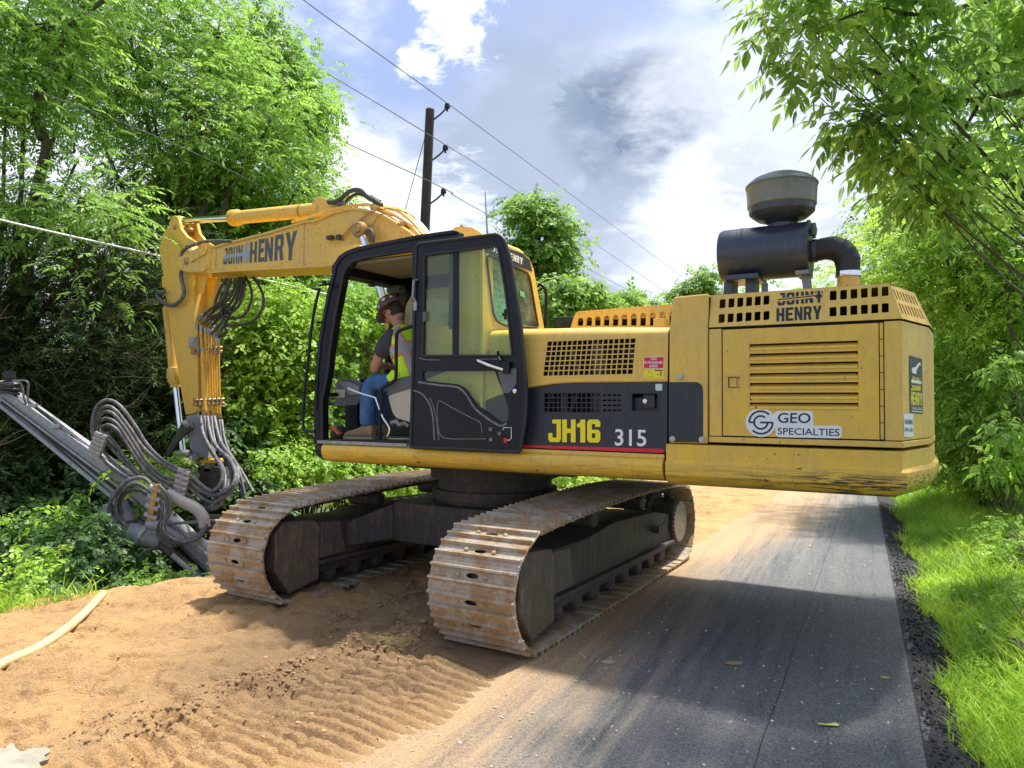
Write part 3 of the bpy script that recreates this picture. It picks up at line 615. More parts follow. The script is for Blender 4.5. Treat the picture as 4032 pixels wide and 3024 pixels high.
def rearplan(ins, x0):                       # plan outline with faceted tail, inset by ins
    return [(x0, 1.5-ins), (-4.132+ins*.85, 1.5-ins), (-4.30+ins, .89-ins*.2), (-4.34+ins, .3), (-4.34+ins, -.3), (-4.30+ins, -.89+ins*.2), (-4.132+ins*.85, -1.5+ins), (x0, -1.5+ins)]
mb = MB(); mb.loft([[(x, y, z) for x, y in rearplan(i, -2.508)] for i, z in ((.05, 1.632), (.0, 1.628), (.0, 1.505), (-.012, 1.495), (-.026, 1.488), (-.030, 1.44), (-.022, 1.39), (.01, 1.345), (.06, 1.315), (.14, 1.302))])
obj('counterweight', mb, 'yellow_cw', EX, smooth=True, bevel=.006, sharp=25)
mb = MB(); mb.loft([[(x, y, z) for x, y in rearplan(.12, -2.6)] for z in (1.60, 1.70)]); obj('body_gap', mb, 'dark', EX)

# --- rear engine box
def wallseg(mb, p, q, z0, z1, t=.02):
    p = np.array(p); q = np.array(q); d = (q-p)/np.linalg.norm(q-p); n = np.array([d[1], -d[0]])*t
    pts = [p, q, q+n, p+n]; mb.add([(a[0], a[1], z0) for a in pts]+[(a[0], a[1], z1) for a in pts], [(0, 3, 2, 1), (4, 5, 6, 7), (0, 1, 5, 4), (1, 2, 6, 5), (2, 3, 7, 6), (3, 0, 4, 7)])
mb = MB(); mb.loft([[(x, y, z) for x, y in rearplan(.035, -2.87)] for z in (1.67, 2.52)]); obj('engine_box_core', mb, 'dark', EX)
mb = MB()
mb.box((-2.938, 1.46, 1.70), (-2.845, 1.5, 2.508)); mb.box((-4.132, 1.46, 1.70), (-4.026, 1.5, 2.508)); mb.box((-4.132, 1.455, 1.652), (-2.842, 1.504, 1.694))
mb.loft([[(x, y, z) for x, y in ((-4.132, 1.5), (-4.30, .89), (-4.34, .3), (-4.34, -.3), (-4.30, -.89), (-4.132, -1.5), (-4.10, -1.47), (-4.27, -.88), (-4.30, -.3), (-4.30, .3), (-4.27, .88), (-4.10, 1.47))] for z in (1.700, 2.508)])
mb.loft([[(x, y, z) for x, y in ((-4.136, 1.504), (-4.304, .89), (-4.344, .3), (-4.344, -.3), (-4.30, -.89), (-4.132, -1.5), (-4.10, -1.47), (-4.27, -.88), (-4.30, -.3), (-4.30, .3), (-4.27, .88), (-4.10, 1.47))] for z in (1.652, 1.694)])
mb.box((-4.13, -1.5, 1.66), (-2.85, -1.46, 2.508)); obj('engine_box', mb, 'yellow_faded', EX, bevel=.005)
x0, x1, z0, z1 = -3.993, -2.948, 1.705, 2.498
lz = [(2.384-.0717*k, 2.384-.0717*k-.049) for k in range(7)]
holes = [[(-3.866, a), (-3.142, a), (-3.142, b), (-3.866, b)] for a, b in lz]; hd = [(-3.075, 2.145), (-2.985, 2.145), (-2.985, 2.06), (-3.075, 2.06)]
mb = MB(); SIDE.plate(mb, [(x0, z0), (x1, z0), (x1, z1), (x0, z1)], holes+[hd], -.022, .004); door = obj('engine_door', mb, 'yellow', EX, bevel=.003)
for a, b in lz:
    mb = MB(); pr = [(1.506, b-.002), (1.510, b+.004), (1.503, b+.020), (1.452, b+.046), (1.450, b+.040), (1.495, b+.012)]; mb.loft([[(x, p[0], p[1]) for p in pr] for x in (-3.864, -3.144)]); obj('louver', mb, 'yellow', door)
mb = MB(); mb.box((-3.073, 1.47, 2.062), (-2.987, 1.478, 2.143)); mb.box((-3.045, 1.476, 2.068), (-2.992, 1.492, 2.137)); obj('latch', mb, 'yellow_faded', door, bevel=.004)
mb = MB(); addstroke(mb, SIDE, fillet([(-3.092, 2.158), (-2.970, 2.158), (-2.970, 2.048), (-3.092, 2.048)], .012), .006, .0065, True); obj('latch_frame', mb, 'yellow_faded', door)
mb = MB()
for k in range(7):
    za = 1.705+k*.1138; mb.tube([(-4.010, 1.500, za+.002), (-4.010, 1.500, za+.110)], .011, 8)
obj('door_hinge', mb, 'yellow_faded', EX, smooth=True)
# sticker
def px(pl, r, pts, w=0.): return [pl.px(r, a, b, w) for a, b in pts]
mb = MB(); c = SIDE.px('R5', 545, 1290); rc = .5*abs(SIDE.px('R5', 668, 1290)[0]-SIDE.px('R5', 420, 1290)[0])
SIDE.plate(mb, [(c[0]+rc*1.06*math.cos(a), c[1]+rc*1.06*math.sin(a)) for a in np.linspace(0, 2*PI, 41)[:-1]], (), .0045, .0060)
SIDE.plate(mb, fillet(px(SIDE, 'R5', [(630, 1312), (665, 1190), (1000, 1190), (1003, 1345), (650, 1345)]), .03), (), .0045, .0064)
SIDE.plate(mb, fillet(px(SIDE, 'R5', [(672, 1318), (1250, 1318), (1250, 1430), (672, 1418)]), .03), (), .0045, .0068)
stk = obj('company_sticker', mb, 'white', EX); stk['label'] = 'white company sticker with dark blue letters'
mb = MB(); quadtext(mb, 'GEO', SIDE, px(SIDE, 'R5', [(692, 1294), (978, 1298), (978, 1208), (694, 1206)]), .0082, .012)
quadtext(mb, 'SPECIALTIES', SIDE, px(SIDE, 'R5', [(692, 1394), (1230, 1410), (1230, 1346), (692, 1336)]), .0082, .008)
def arc(r, a0, a1, n=24): return [(c[0]+r*math.cos(math.radians(a)), c[1]+r*math.sin(math.radians(a))) for a in np.linspace(a0, a1, n)]
# in the picture left is +u, so angles are mirrored
addstroke(mb, SIDE, arc(rc*.82, 135, 0), .013, .0082); addstroke(mb, SIDE, arc(rc*.82, 0, 0)+[(c[0]+rc*.52, c[1])], .013, .0083)
addstroke(mb, SIDE, arc(rc*.47, 130, -85), .013, .0082); addstroke(mb, SIDE, [(c[0]+rc*.05, c[1]), (c[0]-rc*.86, c[1])], .013, .0084)
addstroke(mb, SIDE, arc(rc*.82, 180, 315), .013, .0082); addstroke(mb, SIDE, arc(rc*.47, 180, 275), .013, .0085); obj('sticker_print', mb, 'navy', stk)
# cap on the box: sides lean inwards
capb = rearplan(-.004, -2.845); capt = [(-2.845, 1.43), (-4.062, 1.43), (-4.20, .86), (-4.24, .3), (-4.24, -.3), (-4.20, -.86), (-4.062, -1.43), (-2.845, -1.43)]
ZB, ZT = 2.522, 2.775
CAPS = Plane((0, 1.503, ZB), (1, 0, 0), (0, 1.43-1.503, ZT-ZB)); 
p0, p1 = np.array(capb[1]), np.array(capb[2]); q0, q1 = np.array(capt[1]), np.array(capt[2])
CAPR = Plane((p0[0], p0[1], ZB), (p1[0]-p0[0], p1[1]-p0[1], 0), (.5*(q0+q1)-.5*(p0+p1)).tolist()+[ZT-ZB])
def rr(pl, r, x0, y0, x1, y1, rad=.007): return fillet(px(pl, r, [(x0, y0), (x1, y0), (x1, y1), (x0, y1)]), rad, 2)
holes = []
for k in range(6):
    xa = 187+78.0*k*(1-.004*k); ya = 218-6.2*k; holes.append(fillet(px(CAPS, 'R5', [(xa, ya), (xa+50, ya-4), (xa+47, ya+74), (xa-5, ya+80)]), .007, 2))
    xa = 178+78.0*k; ya = 348-5.2*k; holes.append(fillet(px(CAPS, 'R5', [(xa, ya), (xa+52, ya-4), (xa+49, ya+72), (xa-4, ya+78)]), .007, 2))
    xa = 1145+90.5*k; ya = 146-7.4*k; holes.append(fillet(px(CAPS, 'R5', [(xa, ya), (xa+58, ya-5), (xa+58, ya+77), (xa-1, ya+82)]), .007, 2))
    xa = 1142+91*k; ya = 288-6.8*k; holes.append(fillet(px(CAPS, 'R5', [(xa, ya), (xa+60, ya-5), (xa+61, ya+76), (xa, ya+80)]), .007, 2))
su = lambda x, z: ((x), (z))
def on(pl, P): q = np.array(P)-pl.O; return (q@pl.U, q@pl.V)
mb = MB(); CAPS.plate(mb, [on(CAPS, (capb[0][0], 1.503, ZB)), on(CAPS, (capb[1][0], 1.503, ZB)), on(CAPS, (capt[1][0], 1.43, ZT)), on(CAPS, (capt[0][0], 1.43, ZT))], holes, -.006, 0)
cap = obj('engine_box_cap', mb, 'yellow_faded', EX); cap['label'] = 'yellow vented cap with rows of square holes and cut-out lettering'
mb = MB(); wv = np.linalg.norm(p1-p0); H_ = on(CAPR, (q0[0], q0[1], ZT))[1]; slots = []
a0_, a1_ = on(CAPR, (q0[0], q0[1], ZT))[0], on(CAPR, (q1[0], q1[1], ZT))[0]
for r_ in range(2):
    for k in range(8):
        t0 = (k+.75)/9.2; t1 = t0+.055; v0, v1 = (.58, .86) if r_ else (.16, .46)
        f = lambda t, v: ((a0_*v)+(wv+(a1_-wv)*v-a0_*v)*t, H_*v); slots.append([f(t0, v0), f(t1, v0), f(t1, v1), f(t0, v1)])
CAPR.plate(mb, [(0, 0), (wv, 0), (a1_, H_), (a0_, H_)], slots, -.006, 0); obj('cap_rear_panel', mb, 'yellow_faded', cap)
mb = MB(); n8 = len(capb)
for i in range(2, n8): j = (i+1) % n8; mb.add([(*capb[i], ZB), (*capb[j], ZB), (*capt[j], ZT), (*capt[i], ZT)], [(0, 1, 2, 3)])
mb.add([(x, y, ZT+.001) for x, y in capt], [tuple(range(n8))]); obj('cap_shell', mb, 'yellow_faded', cap)
mb = MB(); mb.loft([[(x*.985-.045, y*.94, z) for x, y in capb] for z in (2.524, 2.528)]); mb.box((-3.9, -1.2, 2.53), (-3.1, 1.15, 2.64)); mb.box((-3.7, .4, 2.6), (-3.5, 1.3, 2.70)); obj('engine_block', mb, 'dark', cap)
# cut-out lettering, seen as dark openings
mb = MB(); q = lambda *p: px(CAPS, 'R5', p)
for i, (ch, xa, xb_, yo) in enumerate((('J', 726, 752, 0), ('O', 766, 826, -4), ('H', 842, 905, -8), ('N', 925, 990, -12))):
    pass
GL = {
 'J': [[(.32, 1), (1, 1), (1, .12), (.86, 0), (.14, 0), (0, .12), (0, .40), (.34, .40), (.34, .20), (.66, .20), (.66, .82), (.32, .82)]],
 'H': [[(0, 0), (.35, 0), (.35, .41), (.65, .41), (.65, 0), (1, 0), (1, 1), (.65, 1), (.65, .60), (.35, .60), (.35, 1), (0, 1)]],
 '1': [[(.15, 0), (.95, 0), (.95, 1), (.45, 1), (.30, .86), (.0, .80), (.0, .66), (.38, .66), (.38, 0)]],
 '6': [[(.16, 0), (.84, 0), (1, .12), (1, .44), (.86, .56), (.36, .56), (.36, .80), (.62, .80), (.62, .68), (1, .68), (1, .88), (.84, 1), (.16, 1), (0, .88), (0, .12)], [(.36, .20), (.62, .20), (.62, .40), (.36, .40)]],
 'O': [[(.16, 0), (.84, 0), (1, .12), (1, .88), (.84, 1), (.16, 1), (0, .88), (0, .12)], [(.36, .20), (.64, .20), (.64, .80), (.36, .80)]],
 'N': [[(0, 0), (.32, 0), (.32, .52), (.66, 0), (1, 0), (1, 1), (.68, 1), (.68, .48), (.34, 1), (0, 1)]],
 'E': [[(0, 0), (1, 0), (1, .19), (.38, .19), (.38, .41), (.88, .41), (.88, .59), (.38, .59), (.38, .81), (1, .81), (1, 1), (0, 1)]],
 'R': [[(0, 0), (.35, 0), (.35, .40), (.52, .40), (.64, 0), (1, 0), (.86, .46), (1, .56), (1, .88), (.86, 1), (0, 1)], [(.35, .57), (.66, .57), (.66, .82), (.35, .82)]],
 'Y': [[(.32, 0), (.68, 0), (.68, .40), (1, 1), (.66, 1), (.5, .62), (.34, 1), (0, 1), (.32, .40)]]}
def glyph(mb, ch, pl, q, w):
    g = GL[ch]; v, f = shape2d(g[0], g[1:], 0, .0001); keep = [i for i, p in enumerate(v) if True]; q = [np.array(p) for p in q]
    pts = [(1-a)*(1-b)*q[0]+a*(1-b)*q[1]+a*b*q[2]+(1-a)*b*q[3] for a, b, _ in v]; fs = [x for x in f if all(abs(v[i][2]-v[x[0]][2]) < 1e-6 for i in x) and v[x[0]][2] > .00005]
    mb.add([pl.to3(p[0], p[1], w) for p in pts], fs)
def letters(mb, pl, reg, word, x0, x1, yt0, yt1, yb0, yb1, gap, w, bold, sk=0):
    n = len(word); ws = {'J': .95, 'I': .35, '1': .66 if bold >= .045 else .6, ' ': .5, 'Y': 1.15}; tot = sum(ws.get(c_, 1) for c_ in word); x = x0; W_ = (x1-x0-gap*(n-1))
    for c_ in word:
        wd = W_*ws.get(c_, 1)/tot; ta, tb = (x-x0)/(x1-x0), (x+wd-x0)/(x1-x0)
        if c_ != ' ': (glyph if (bold >= .045 and c_ in GL) else (lambda *a_: quadtext(*a_, bold)))(mb, c_, pl, px(pl, reg, [(x, yb0+(yb1-yb0)*ta), (x+wd, yb0+(yb1-yb0)*tb), (x+wd+sk, yt0+(yt1-yt0)*tb), (x+sk, yt0+(yt1-yt0)*ta)]), w)
        x += wd+gap
letters(mb, CAPS, 'R5', 'JOHN', 690, 1000, 165, 146, 274, 250, 12, .002, .045)
letters(mb, CAPS, 'R5', 'HENRY', 680, 1075, 296, 272, 412, 390, 10, .002, .05); lt = obj('cutout_lettering', mb, 'ink', cap)
mb = MB(); addstroke(mb, CAPS, q((680, 228), (1020, 190)), .024, .0032); CAPS.plate(mb, q((995, 215), (1010, 175), (1040, 165), (1090, 185), (1075, 205), (1060, 225), (1030, 225)), (), .0028, .0034); obj('lettering_bridge', mb, 'yellow_faded', cap)
mb = MB(); addstroke(mb, CAPS, q((690, 224), (1025, 187)), .009, .0040); CAPS.plate(mb, q((1010, 195), (1035, 175), (1040, 145), (1056, 142), (1060, 170), (1085, 190), (1062, 208), (1060, 246), (1042, 250), (1036, 212)), (), .0036, .0042)
for s_ in (1, -1): CAPS.plate(mb, q((1012 if s_ > 0 else 1084, 165), (1024 if s_ > 0 else 1072, 163), (1030 if s_ > 0 else 1068, 150), (1016 if s_ > 0 else 1082, 150)), (), .0036, .0042)
obj('hammer_cutout', mb, 'ink', cap)
# rear decals on the slanted tail panel
TAIL = Plane((-4.132, 1.5, 0), (-.168, -.61, 0), (0, 0, 1)); tq = lambda *p: px(TAIL, 'R5', p)
mb = MB(); TAIL.plate(mb, fillet(tq((1832, 705), (1945, 738), (1950, 1218), (1840, 1205)), .01), (), .001, .003); rd = obj('company_decal', mb, 'olive_print', EX); rd['label'] = 'dark green decal with a white digger and yellow letters'
mb = MB(); letters(mb, TAIL, 'R5', 'JOHN', 1850, 1925, 888, 902, 950, 965, 3, .005, .03); letters(mb, TAIL, 'R5', 'JOHN', 1845, 1928, 965, 972, 1010, 1018, 3, .005, .05); letters(mb, TAIL, 'R5', 'HENRY', 1844, 1942, 1020, 1035, 1135, 1145, 3, .005, .05)
obj('decal_letters', mb, 'sign_yellow', rd)
mb = MB(); TAIL.plate(mb, tq((1852, 835), (1862, 812), (1885, 810), (1900, 785), (1925, 765), (1932, 800), (1920, 790), (1905, 815), (1892, 845), (1895, 868), (1860, 862)), (), .004, .0045); addstroke(mb, TAIL, tq((1845, 928), (1935, 945)), .018, .0065)
letters(mb, TAIL, 'R5', 'DRILLING', 1852, 1940, 1152, 1160, 1176, 1184, 2, .005, .0); addstroke(mb, TAIL, tq((1850, 1190), (1942, 1200)), .006, .005); obj('decal_print', mb, 'white', rd)
mb = MB(); TAIL.plate(mb, fillet(tq((1786, 1215), (1868, 1218), (1868, 1418), (1788, 1415)), .008), (), .001, .003); wl = obj('warning_label', mb, 'white', EX)
mb = MB(); letters(mb, TAIL, 'R5', 'WARNING', 1791, 1863, 1262, 1266, 1305, 1310, 2, .0042, .02); letters(mb, TAIL, 'R5', 'SWING AREA', 1791, 1863, 1335, 1338, 1368, 1372, 2, .0042, .02); obj('label_print', mb, 'slate', wl)

# --- filler block between hood and box
mb = MB(); out = [SIDE.px('R4', *p) for p in [(1405, 1310), (1410, 345), (1445, 58), (1758, 40), (1742, 1310)]]; mb.prism([(u, v) for u, v in [(-2.53, 1.635), (-2.536, 2.52), (-2.57, 2.772), (-2.838, 2.780), (-2.832, 1.64)]], 1.5, -1.45)
obj('tall_panel', mb, 'yellow_faded', EX, bevel=.012)
mb = MB(); mb.box((-2.842, -1.4, 1.64), (-2.834, 1.47, 2.76)); mb.box((-2.53, 1.3, 1.55), (-2.505, 1.47, 2.5)); obj('seam', mb, 'dark', EX)
mb = MB(); SIDE.plate(mb, fillet([SIDE.px('R4', *p) for p in [(1403, 785), (1700, 783), (1700, 1308), (1402, 1308)]], [.0, .07, .0, 0], 8), (), .001, .004); obj('black_corner_panel', mb, 'charcoal', EX)
for (x, y, r) in ((1505, 740, .016), (1435, 1280, .016), (1692, 1285, .017)):
    u_, v_ = SIDE.px('R4', x, y); mb = MB(); mb.lathe([(r*1.5, .0), (r*1.5, .007), (r, .007), (r*.9, .018), (.002, .020)], (u_, 1.503, v_), 'y', 12); obj('bolt', mb, 'beige', EX, smooth=True)

# --- hood with grille, black lower panel
HX0, HX1 = -.90, -2.525
def lattice(pl, reg, tl_, tr_, br_, bl_, nx, ny, fx=.80, fy=.78):
    q4 = [np.array(pl.px(reg, *p)) for p in (tl_, tr_, br_, bl_)]; H = []
    P = lambda a, b: (q4[0]*(1-a)+q4[1]*a)*(1-b)+(q4[3]*(1-a)+q4[2]*a)*b
    for i in range(nx):
        for j in range(ny):
            a0, a1 = (i+.5-fx/2)/nx, (i+.5+fx/2)/nx; b0, b1 = (j+.5-fy/2)/ny, (j+.5+fy/2)/ny; H.append([tuple(P(a0, b0)), tuple(P(a1, b0)), tuple(P(a1, b1)), tuple(P(a0, b1))])
    return H
low = [SIDE.px('R4', *p) for p in [(1368, 778), (1100, 781), (800, 783), (560, 786), (400, 797), (290, 812), (175, 832), (60, 856)]]
up_ = [(HX0, low[-1][1]), (HX0, 2.50), (-2.527, 2.455)]
low2 = [(-2.520, low[0][1])]+[p for p in low if -2.51 < p[0] < HX0]+[(HX0, low[-1][1])]; print('low2', low2)
gq = [SIDE.px('R4', *p) for p in ((346, 432), (1112, 403), (1085, 712), (305, 729))]
mb = MB(); SIDE.plate(mb, low2+[(HX0, 2.51), (-2.527, 2.462)], [gq], -.012, .0); hood = obj('hood', mb, 'yellow_faded', EX); hood['label'] = 'yellow hood side with square mesh grille'
mb = MB(); gA = [np.array(p) for p in gq]; GP_ = lambda a, b: (gA[0]*(1-a)+gA[1]*a)*(1-b)+(gA[3]*(1-a)+gA[2]*a)*b
def bar(mb, p, q, wd, w0, w1):
    p, q = np.array(p), np.array(q); d = (q-p)/np.linalg.norm(q-p); n = np.array([-d[1], d[0]])*wd/2; c4 = [p-n, q-n, q+n, p+n]
    mb.add([SIDE.to3(*c, w0) for c in c4]+[SIDE.to3(*c, w1) for c in c4], [(0, 3, 2, 1), (4, 5, 6, 7), (0, 1, 5, 4), (1, 2, 6, 5), (2, 3, 7, 6), (3, 0, 4, 7)])
for k in range(1, 17): bar(mb, GP_(k/17, 0), GP_(k/17, 1), .0085, -.010, -.001)
for k in range(1, 7): bar(mb, GP_(0, k/7), GP_(1, k/7), .0085, -.009, -.0005)
o = obj('grille_mesh', mb, 'yellow_faded', hood); o['kind'] = 'stuff'
mb = MB(); rings = []
for x in (HX0, -1.3, -1.9, -2.527):
    t = (x-HX0)/(HX1-HX0); zt = 2.51-.048*t; b_ = .012*math.sin(PI*t)
    rings.append([(x, 1.5, zt), (x, 1.496, zt+.028), (x, 1.480, zt+.052+b_), (x, 1.45, zt+.070+b_), (x, 1.39, zt+.084+b_), (x, 1.2, zt+.098+b_), (x, .6, zt+.105+b_), (x, -.4, zt+.105)])
mb.loft(rings, caps=False, closed=False); obj('hood_top', mb, 'yellow_faded', hood, smooth=True)
mb = MB(); lip = [p for p in low2 if True]; v, f = stroke(SIDE, lip, .03)
mb.tube([(p[0], 1.492, p[1]+.012) for p in lip], .016, 8); obj('hood_lip', mb, 'yellow_faded', hood, smooth=True)
mb = MB(); mb.box((-2.515, 1.26, 1.55), (-.95, 1.36, 2.5)); 
obj('hood_interior', mb, 'dark', EX)
mb = MB()
for k in range(5): mb.tube([(-1.2-.22*k, 1.40, 1.85), (-1.25-.25*k, 1.41, 2.1), (-1.15-.26*k, 1.40, 2.40)], .018, 6)
mb.box((-1.95, 1.37, 1.85), (-1.86, 1.42, 2.45)); mb.box((-1.62, 1.38, 1.7), (-1.57, 1.43, 2.02)); obj('engine_pipe', mb, 'greyplastic', EX)
h2 = lattice(SIDE, 'R4', (312, 878), (808, 876), (808, 1052), (312, 1048), 12, 4, .84, .82)+lattice(SIDE, 'R4', (818, 878), (990, 876), (990, 1052), (818, 1052), 4, 4, .74, .34)
hh = fillet([SIDE.px('R4', *p) for p in [(1078, 885), (1300, 885), (1300, 1035), (1078, 1035)]], .012, 3)
bp_ = [(-2.513, 1.555), (-2.519, low[0][1]+.03)]+[(p[0], p[1]+.03) for p in low2[1:]]+[(HX0, 1.555)]
mb = MB(); SIDE.plate(mb, bp_, h2+[hh], -.022, -.006); bpn = obj('black_side_panel', mb, 'charcoal', EX)
mb = MB(); mb.box((-2.42, 1.440, 1.80), (-2.15, 1.445, 1.99)); u_, v_ = SIDE.px('R4', 1210, 950); mb.box((u_-.055, 1.445, v_-.052), (u_+.035, 1.478, v_+.052)); obj('panel_handle', mb, 'charcoal', bpn, bevel=.006)
mb = MB(); addstroke(mb, SIDE, fillet([SIDE.px('R4', *p) for p in [(1062, 872), (1312, 872), (1312, 1048), (1062, 1048)]], .012), .010, -.003, True); obj('handle_frame', mb, 'charcoal', bpn)
mb = MB(); u_, v_ = SIDE.px('R4', 1187, 950); mb.lathe([(.018, .0), (.018, .008), (.006, .012)], (u_, 1.477, v_), 'y', 14); obj('lock', mb, 'chrome', bpn)
mb = MB(); pr = [SIDE.px('R4', *p) for p in [(120, 1332), (1355, 1366), (1355, 1402), (120, 1352)]]; SIDE.plate(mb, pr, (), -.006, -.004); obj('red_stripe', mb, 'red', bpn)
mb = MB()
letters(mb, SIDE, 'R4', 'JH16', 350, 804, 1110, 1110, 1306, 1312, 12, -.003, .045); jh = obj('machine_number', mb, 'sign_yellow', bpn)
mb = MB(); letters(mb, SIDE, 'R4', 'JH16', 344, 810, 1103, 1103, 1313, 1319, 0, -.0042, .06); obj('number_outline', mb, 'ink', bpn)
mb = MB(); quadtext(mb, '315', SIDE, px(SIDE, 'R4', [(930, 1338), (1205, 1345), (1203, 1200), (932, 1192)]), -.003, .012); obj('unit_number', mb, 'white', bpn)
mb = MB(); SIDE.plate(mb, px(SIDE, 'R4', [(1183, 565), (1362, 560), (1358, 668), (1180, 665)]), (), .001, .003); fs = obj('fire_sign', mb, 'white', EX)
mb = MB(); SIDE.plate(mb, px(SIDE, 'R4', [(1188, 569), (1358, 565), (1354, 663), (1185, 661)]), (), .003, .0045); obj('sign_field', mb, 'red', fs)
mb = MB(); letters(mb, SIDE, 'R4', 'FIRE', 1247, 1298, 573, 572, 593, 592, 3, .006, .03); letters(mb, SIDE, 'R4', 'EXTINGUISHER', 1192, 1350, 602, 602, 625, 625, 2, .006, .02); letters(mb, SIDE, 'R4', 'INSIDE', 1235, 1306, 633, 633, 655, 655, 3, .006, .03); obj('sign_letters', mb, 'white', fs)
mb = MB(); SIDE.plate(mb, px(SIDE, 'R4', [(1190, 673), (1358, 673), (1356, 752), (1190, 748)]), (), .001, .003); ws = obj('warning_sign', mb, 'sign_yellow', EX)
mb = MB(); addstroke(mb, SIDE, px(SIDE, 'R4', [(1235, 685), (1262, 736), (1208, 736)]), .004, .004, True); addstroke(mb, SIDE, px(SIDE, 'R4', [(1278, 682), (1350, 684)]), .008, .004); addstroke(mb, SIDE, px(SIDE, 'R4', [(1295, 717), (1322, 717)]), .004, .004)
addstroke(mb, SIDE, px(SIDE, 'R4', [(1334, 694), (1334, 732)]), .009, .004); obj('sign_print', mb, 'ink', ws)
mb = MB(); SIDE.plate(mb, fillet(px(SIDE, 'R4', [(1284, 800), (1342, 800), (1342, 858), (1284, 858)]), .006), (), -.006, -.003); obj('pale_tag', mb, plain('pale_tag', (.55, .68, .60), .4), EX)

# --- middle hood with arched openings, air cleaner
MID = Plane((0, .75, 0), (1, 0, 0), (0, 0, 1)); mq = lambda *p: px(MID, 'R4', p); arch = []
for k, xc in enumerate((632, 708, 783, 860, 938, 1016, 1097, 1178, 1262, 1348, 1432)):
    yt = 222-6.0*k+(4 if k > 7 else 0); hw = 25; arch.append(mq((xc-hw-2, 293), (xc-hw, yt+26), (xc-hw*.72, yt+8), (xc, yt), (xc+hw*.72, yt+8), (xc+hw, yt+26), (xc+hw-4, 293)))
mb = MB(); MID.plate(mb, fillet(mq((536, 330), (595, 168), (1470, 102), (1470, 330)), [0, .03, 0, 0], 6), arch, -.02, 0); mh = obj('middle_hood', mb, 'yellow_faded', EX); mh['label'] = 'raised yellow hood with a row of arched openings'
ol = fillet(mq((536, 330), (595, 168), (1470, 102), (1470, 330)), [0, .03, 0, 0], 6)
mb = MB()
for i in range(len(ol)-1):
    a, b = MID.to3(*ol[i], -.001), MID.to3(*ol[i+1], -.001); mb.add([a, b, b+[0, -1.5, .03], a+[0, -1.5, .03]], [(0, 1, 2, 3)])
obj('hood_cover', mb, 'yellow_faded', mh)
mb = MB(); mb.box((-2.5, .60, 2.3), (-1.22, .66, 2.78-.06)); obj('hood_void', mb, 'dark', mh)
mb = MB(); a = yp('R4', 1265, 300, 1.0); b = yp('R4', 1365, 222, 1.0); mb.box((b[0], .9, 2.5), (a[0], 1.0, b[2])); obj('bracket_box', mb, 'yellow_faded', EX, bevel=.005)
mb = MB(); a = yp('R4', 560, 320, .2); b = yp('R4', 395, 220, .2); mb.box((a[0], -.3, 2.3), (b[0], .2, b[2])); obj('battery_box', mb, 'charcoal', EX, bevel=.01)
YC = .6; cz = 3.225
mb = MB(); xl, xr_ = -2.735, -3.462
mb.lathe([(.17, 0), (.215, -.006), (.226, -.03), (.226, -.16), (.229, -.165), (.229, -.20), (.226, -.205), (.226, xr_-xl+.02), (.238, xr_-xl+.018), (.238, xr_-xl), (.12, xr_-xl)], (xl, YC, cz), 'x', 48); can = obj('air_cleaner', mb, 'blackmetal', EX, smooth=True, sharp=30); can['label'] = 'black air cleaner canister with mushroom shaped precleaner on top'
nx_ = -3.235
mb = MB(); mb.lathe([(.11, .0), (.108, .23), (.15, .262), (.20, .272), (.235, .30), (.262, .325), (.266, .372), (.255, .375)], (nx_, YC, cz), 'z', 48); obj('precleaner_base', mb, 'blackmetal', can, smooth=True)
mb = MB(); mb.lathe([(.266, .372), (.276, .38), (.278, .45), (.284, .545), (.286, .548)], (nx_, YC, cz), 'z', 56); mb.add([], []); obj('precleaner_bowl', mb, 'precleaner', can, smooth=True)
mb = MB(); mb.lathe([(.29, .545), (.292, .556), (.278, .575), (.23, .615), (.15, .648), (.06, .662), (.001, .664)], (nx_, YC, cz), 'z', 48); obj('precleaner_lid', mb, 'lid', can, smooth=True)

mb = MB(); el = [(-3.44, YC, cz-.02), (-3.50, YC, cz-.02), (-3.56, YC, cz-.01)]
for k in range(9): a = PI/2*k/8; el.append((-3.60-.14*math.sin(a), YC, cz-.01-.14*(1-math.cos(a))))
el += [(-3.742, YC, 3.02), (-3.742, YC, 2.985)]
rad = [.088, .088, .090]+[.094+.006*(k % 2) for k in range(9)]+[.090, .090]; mb.tube([tuple(p) for p in el], rad, 24); obj('intake_elbow', mb, 'rubber', can, smooth=True, sharp=20)
for p in ((-3.742, YC, 2.99),): mb = MB(); mb.lathe([(.094, -.02), (.096, -.02), (.096, .02), (.094, .02)], p, 'z', 32); mb.box((p[0]-.02, p[1]+.09, p[2]-.015), (p[0]+.05, p[1]+.12, p[2]+.015)); obj('hose_clamp', mb, 'chrome', can)
mb = MB(); mb.lathe([(.094, -.016), (.096, -.016), (.096, .016), (.094, .016)], (-3.495, YC, cz-.02), 'x', 32); mb.box((-3.505, YC+.02, cz+.08), (-3.48, YC+.05, cz+.12)); obj('hose_clamp', mb, 'blackmetal', can)
mb = MB(); mb.tube([(-3.49, YC+.05, cz+.10), (-3.49, YC+.05, cz+.15)], [.025, .03], 12); mb.tube([(-3.49, YC+.05, cz+.15), (-3.49, YC+.05, cz+.20)], [.028, .018], 12); obj('service_indicator', mb, 'greyplastic', can, smooth=True)
mb = MB(); mb.tube([(-3.742, YC, 2.75), (-3.742, YC, 2.985)], .082, 28); obj('intake_pipe', mb, 'yellow_boom', EX, smooth=True)
mb = MB()
for a, b in (((330, 1130), (410, 1228)), ((518, 1040), (600, 1215))):
    p = yp('R6', *a, YC+.1); q = yp('R6', *b, YC+.1); mb.box((q[0], YC-.12, 2.70), (p[0], YC+.10, max(p[2], 2.98)))
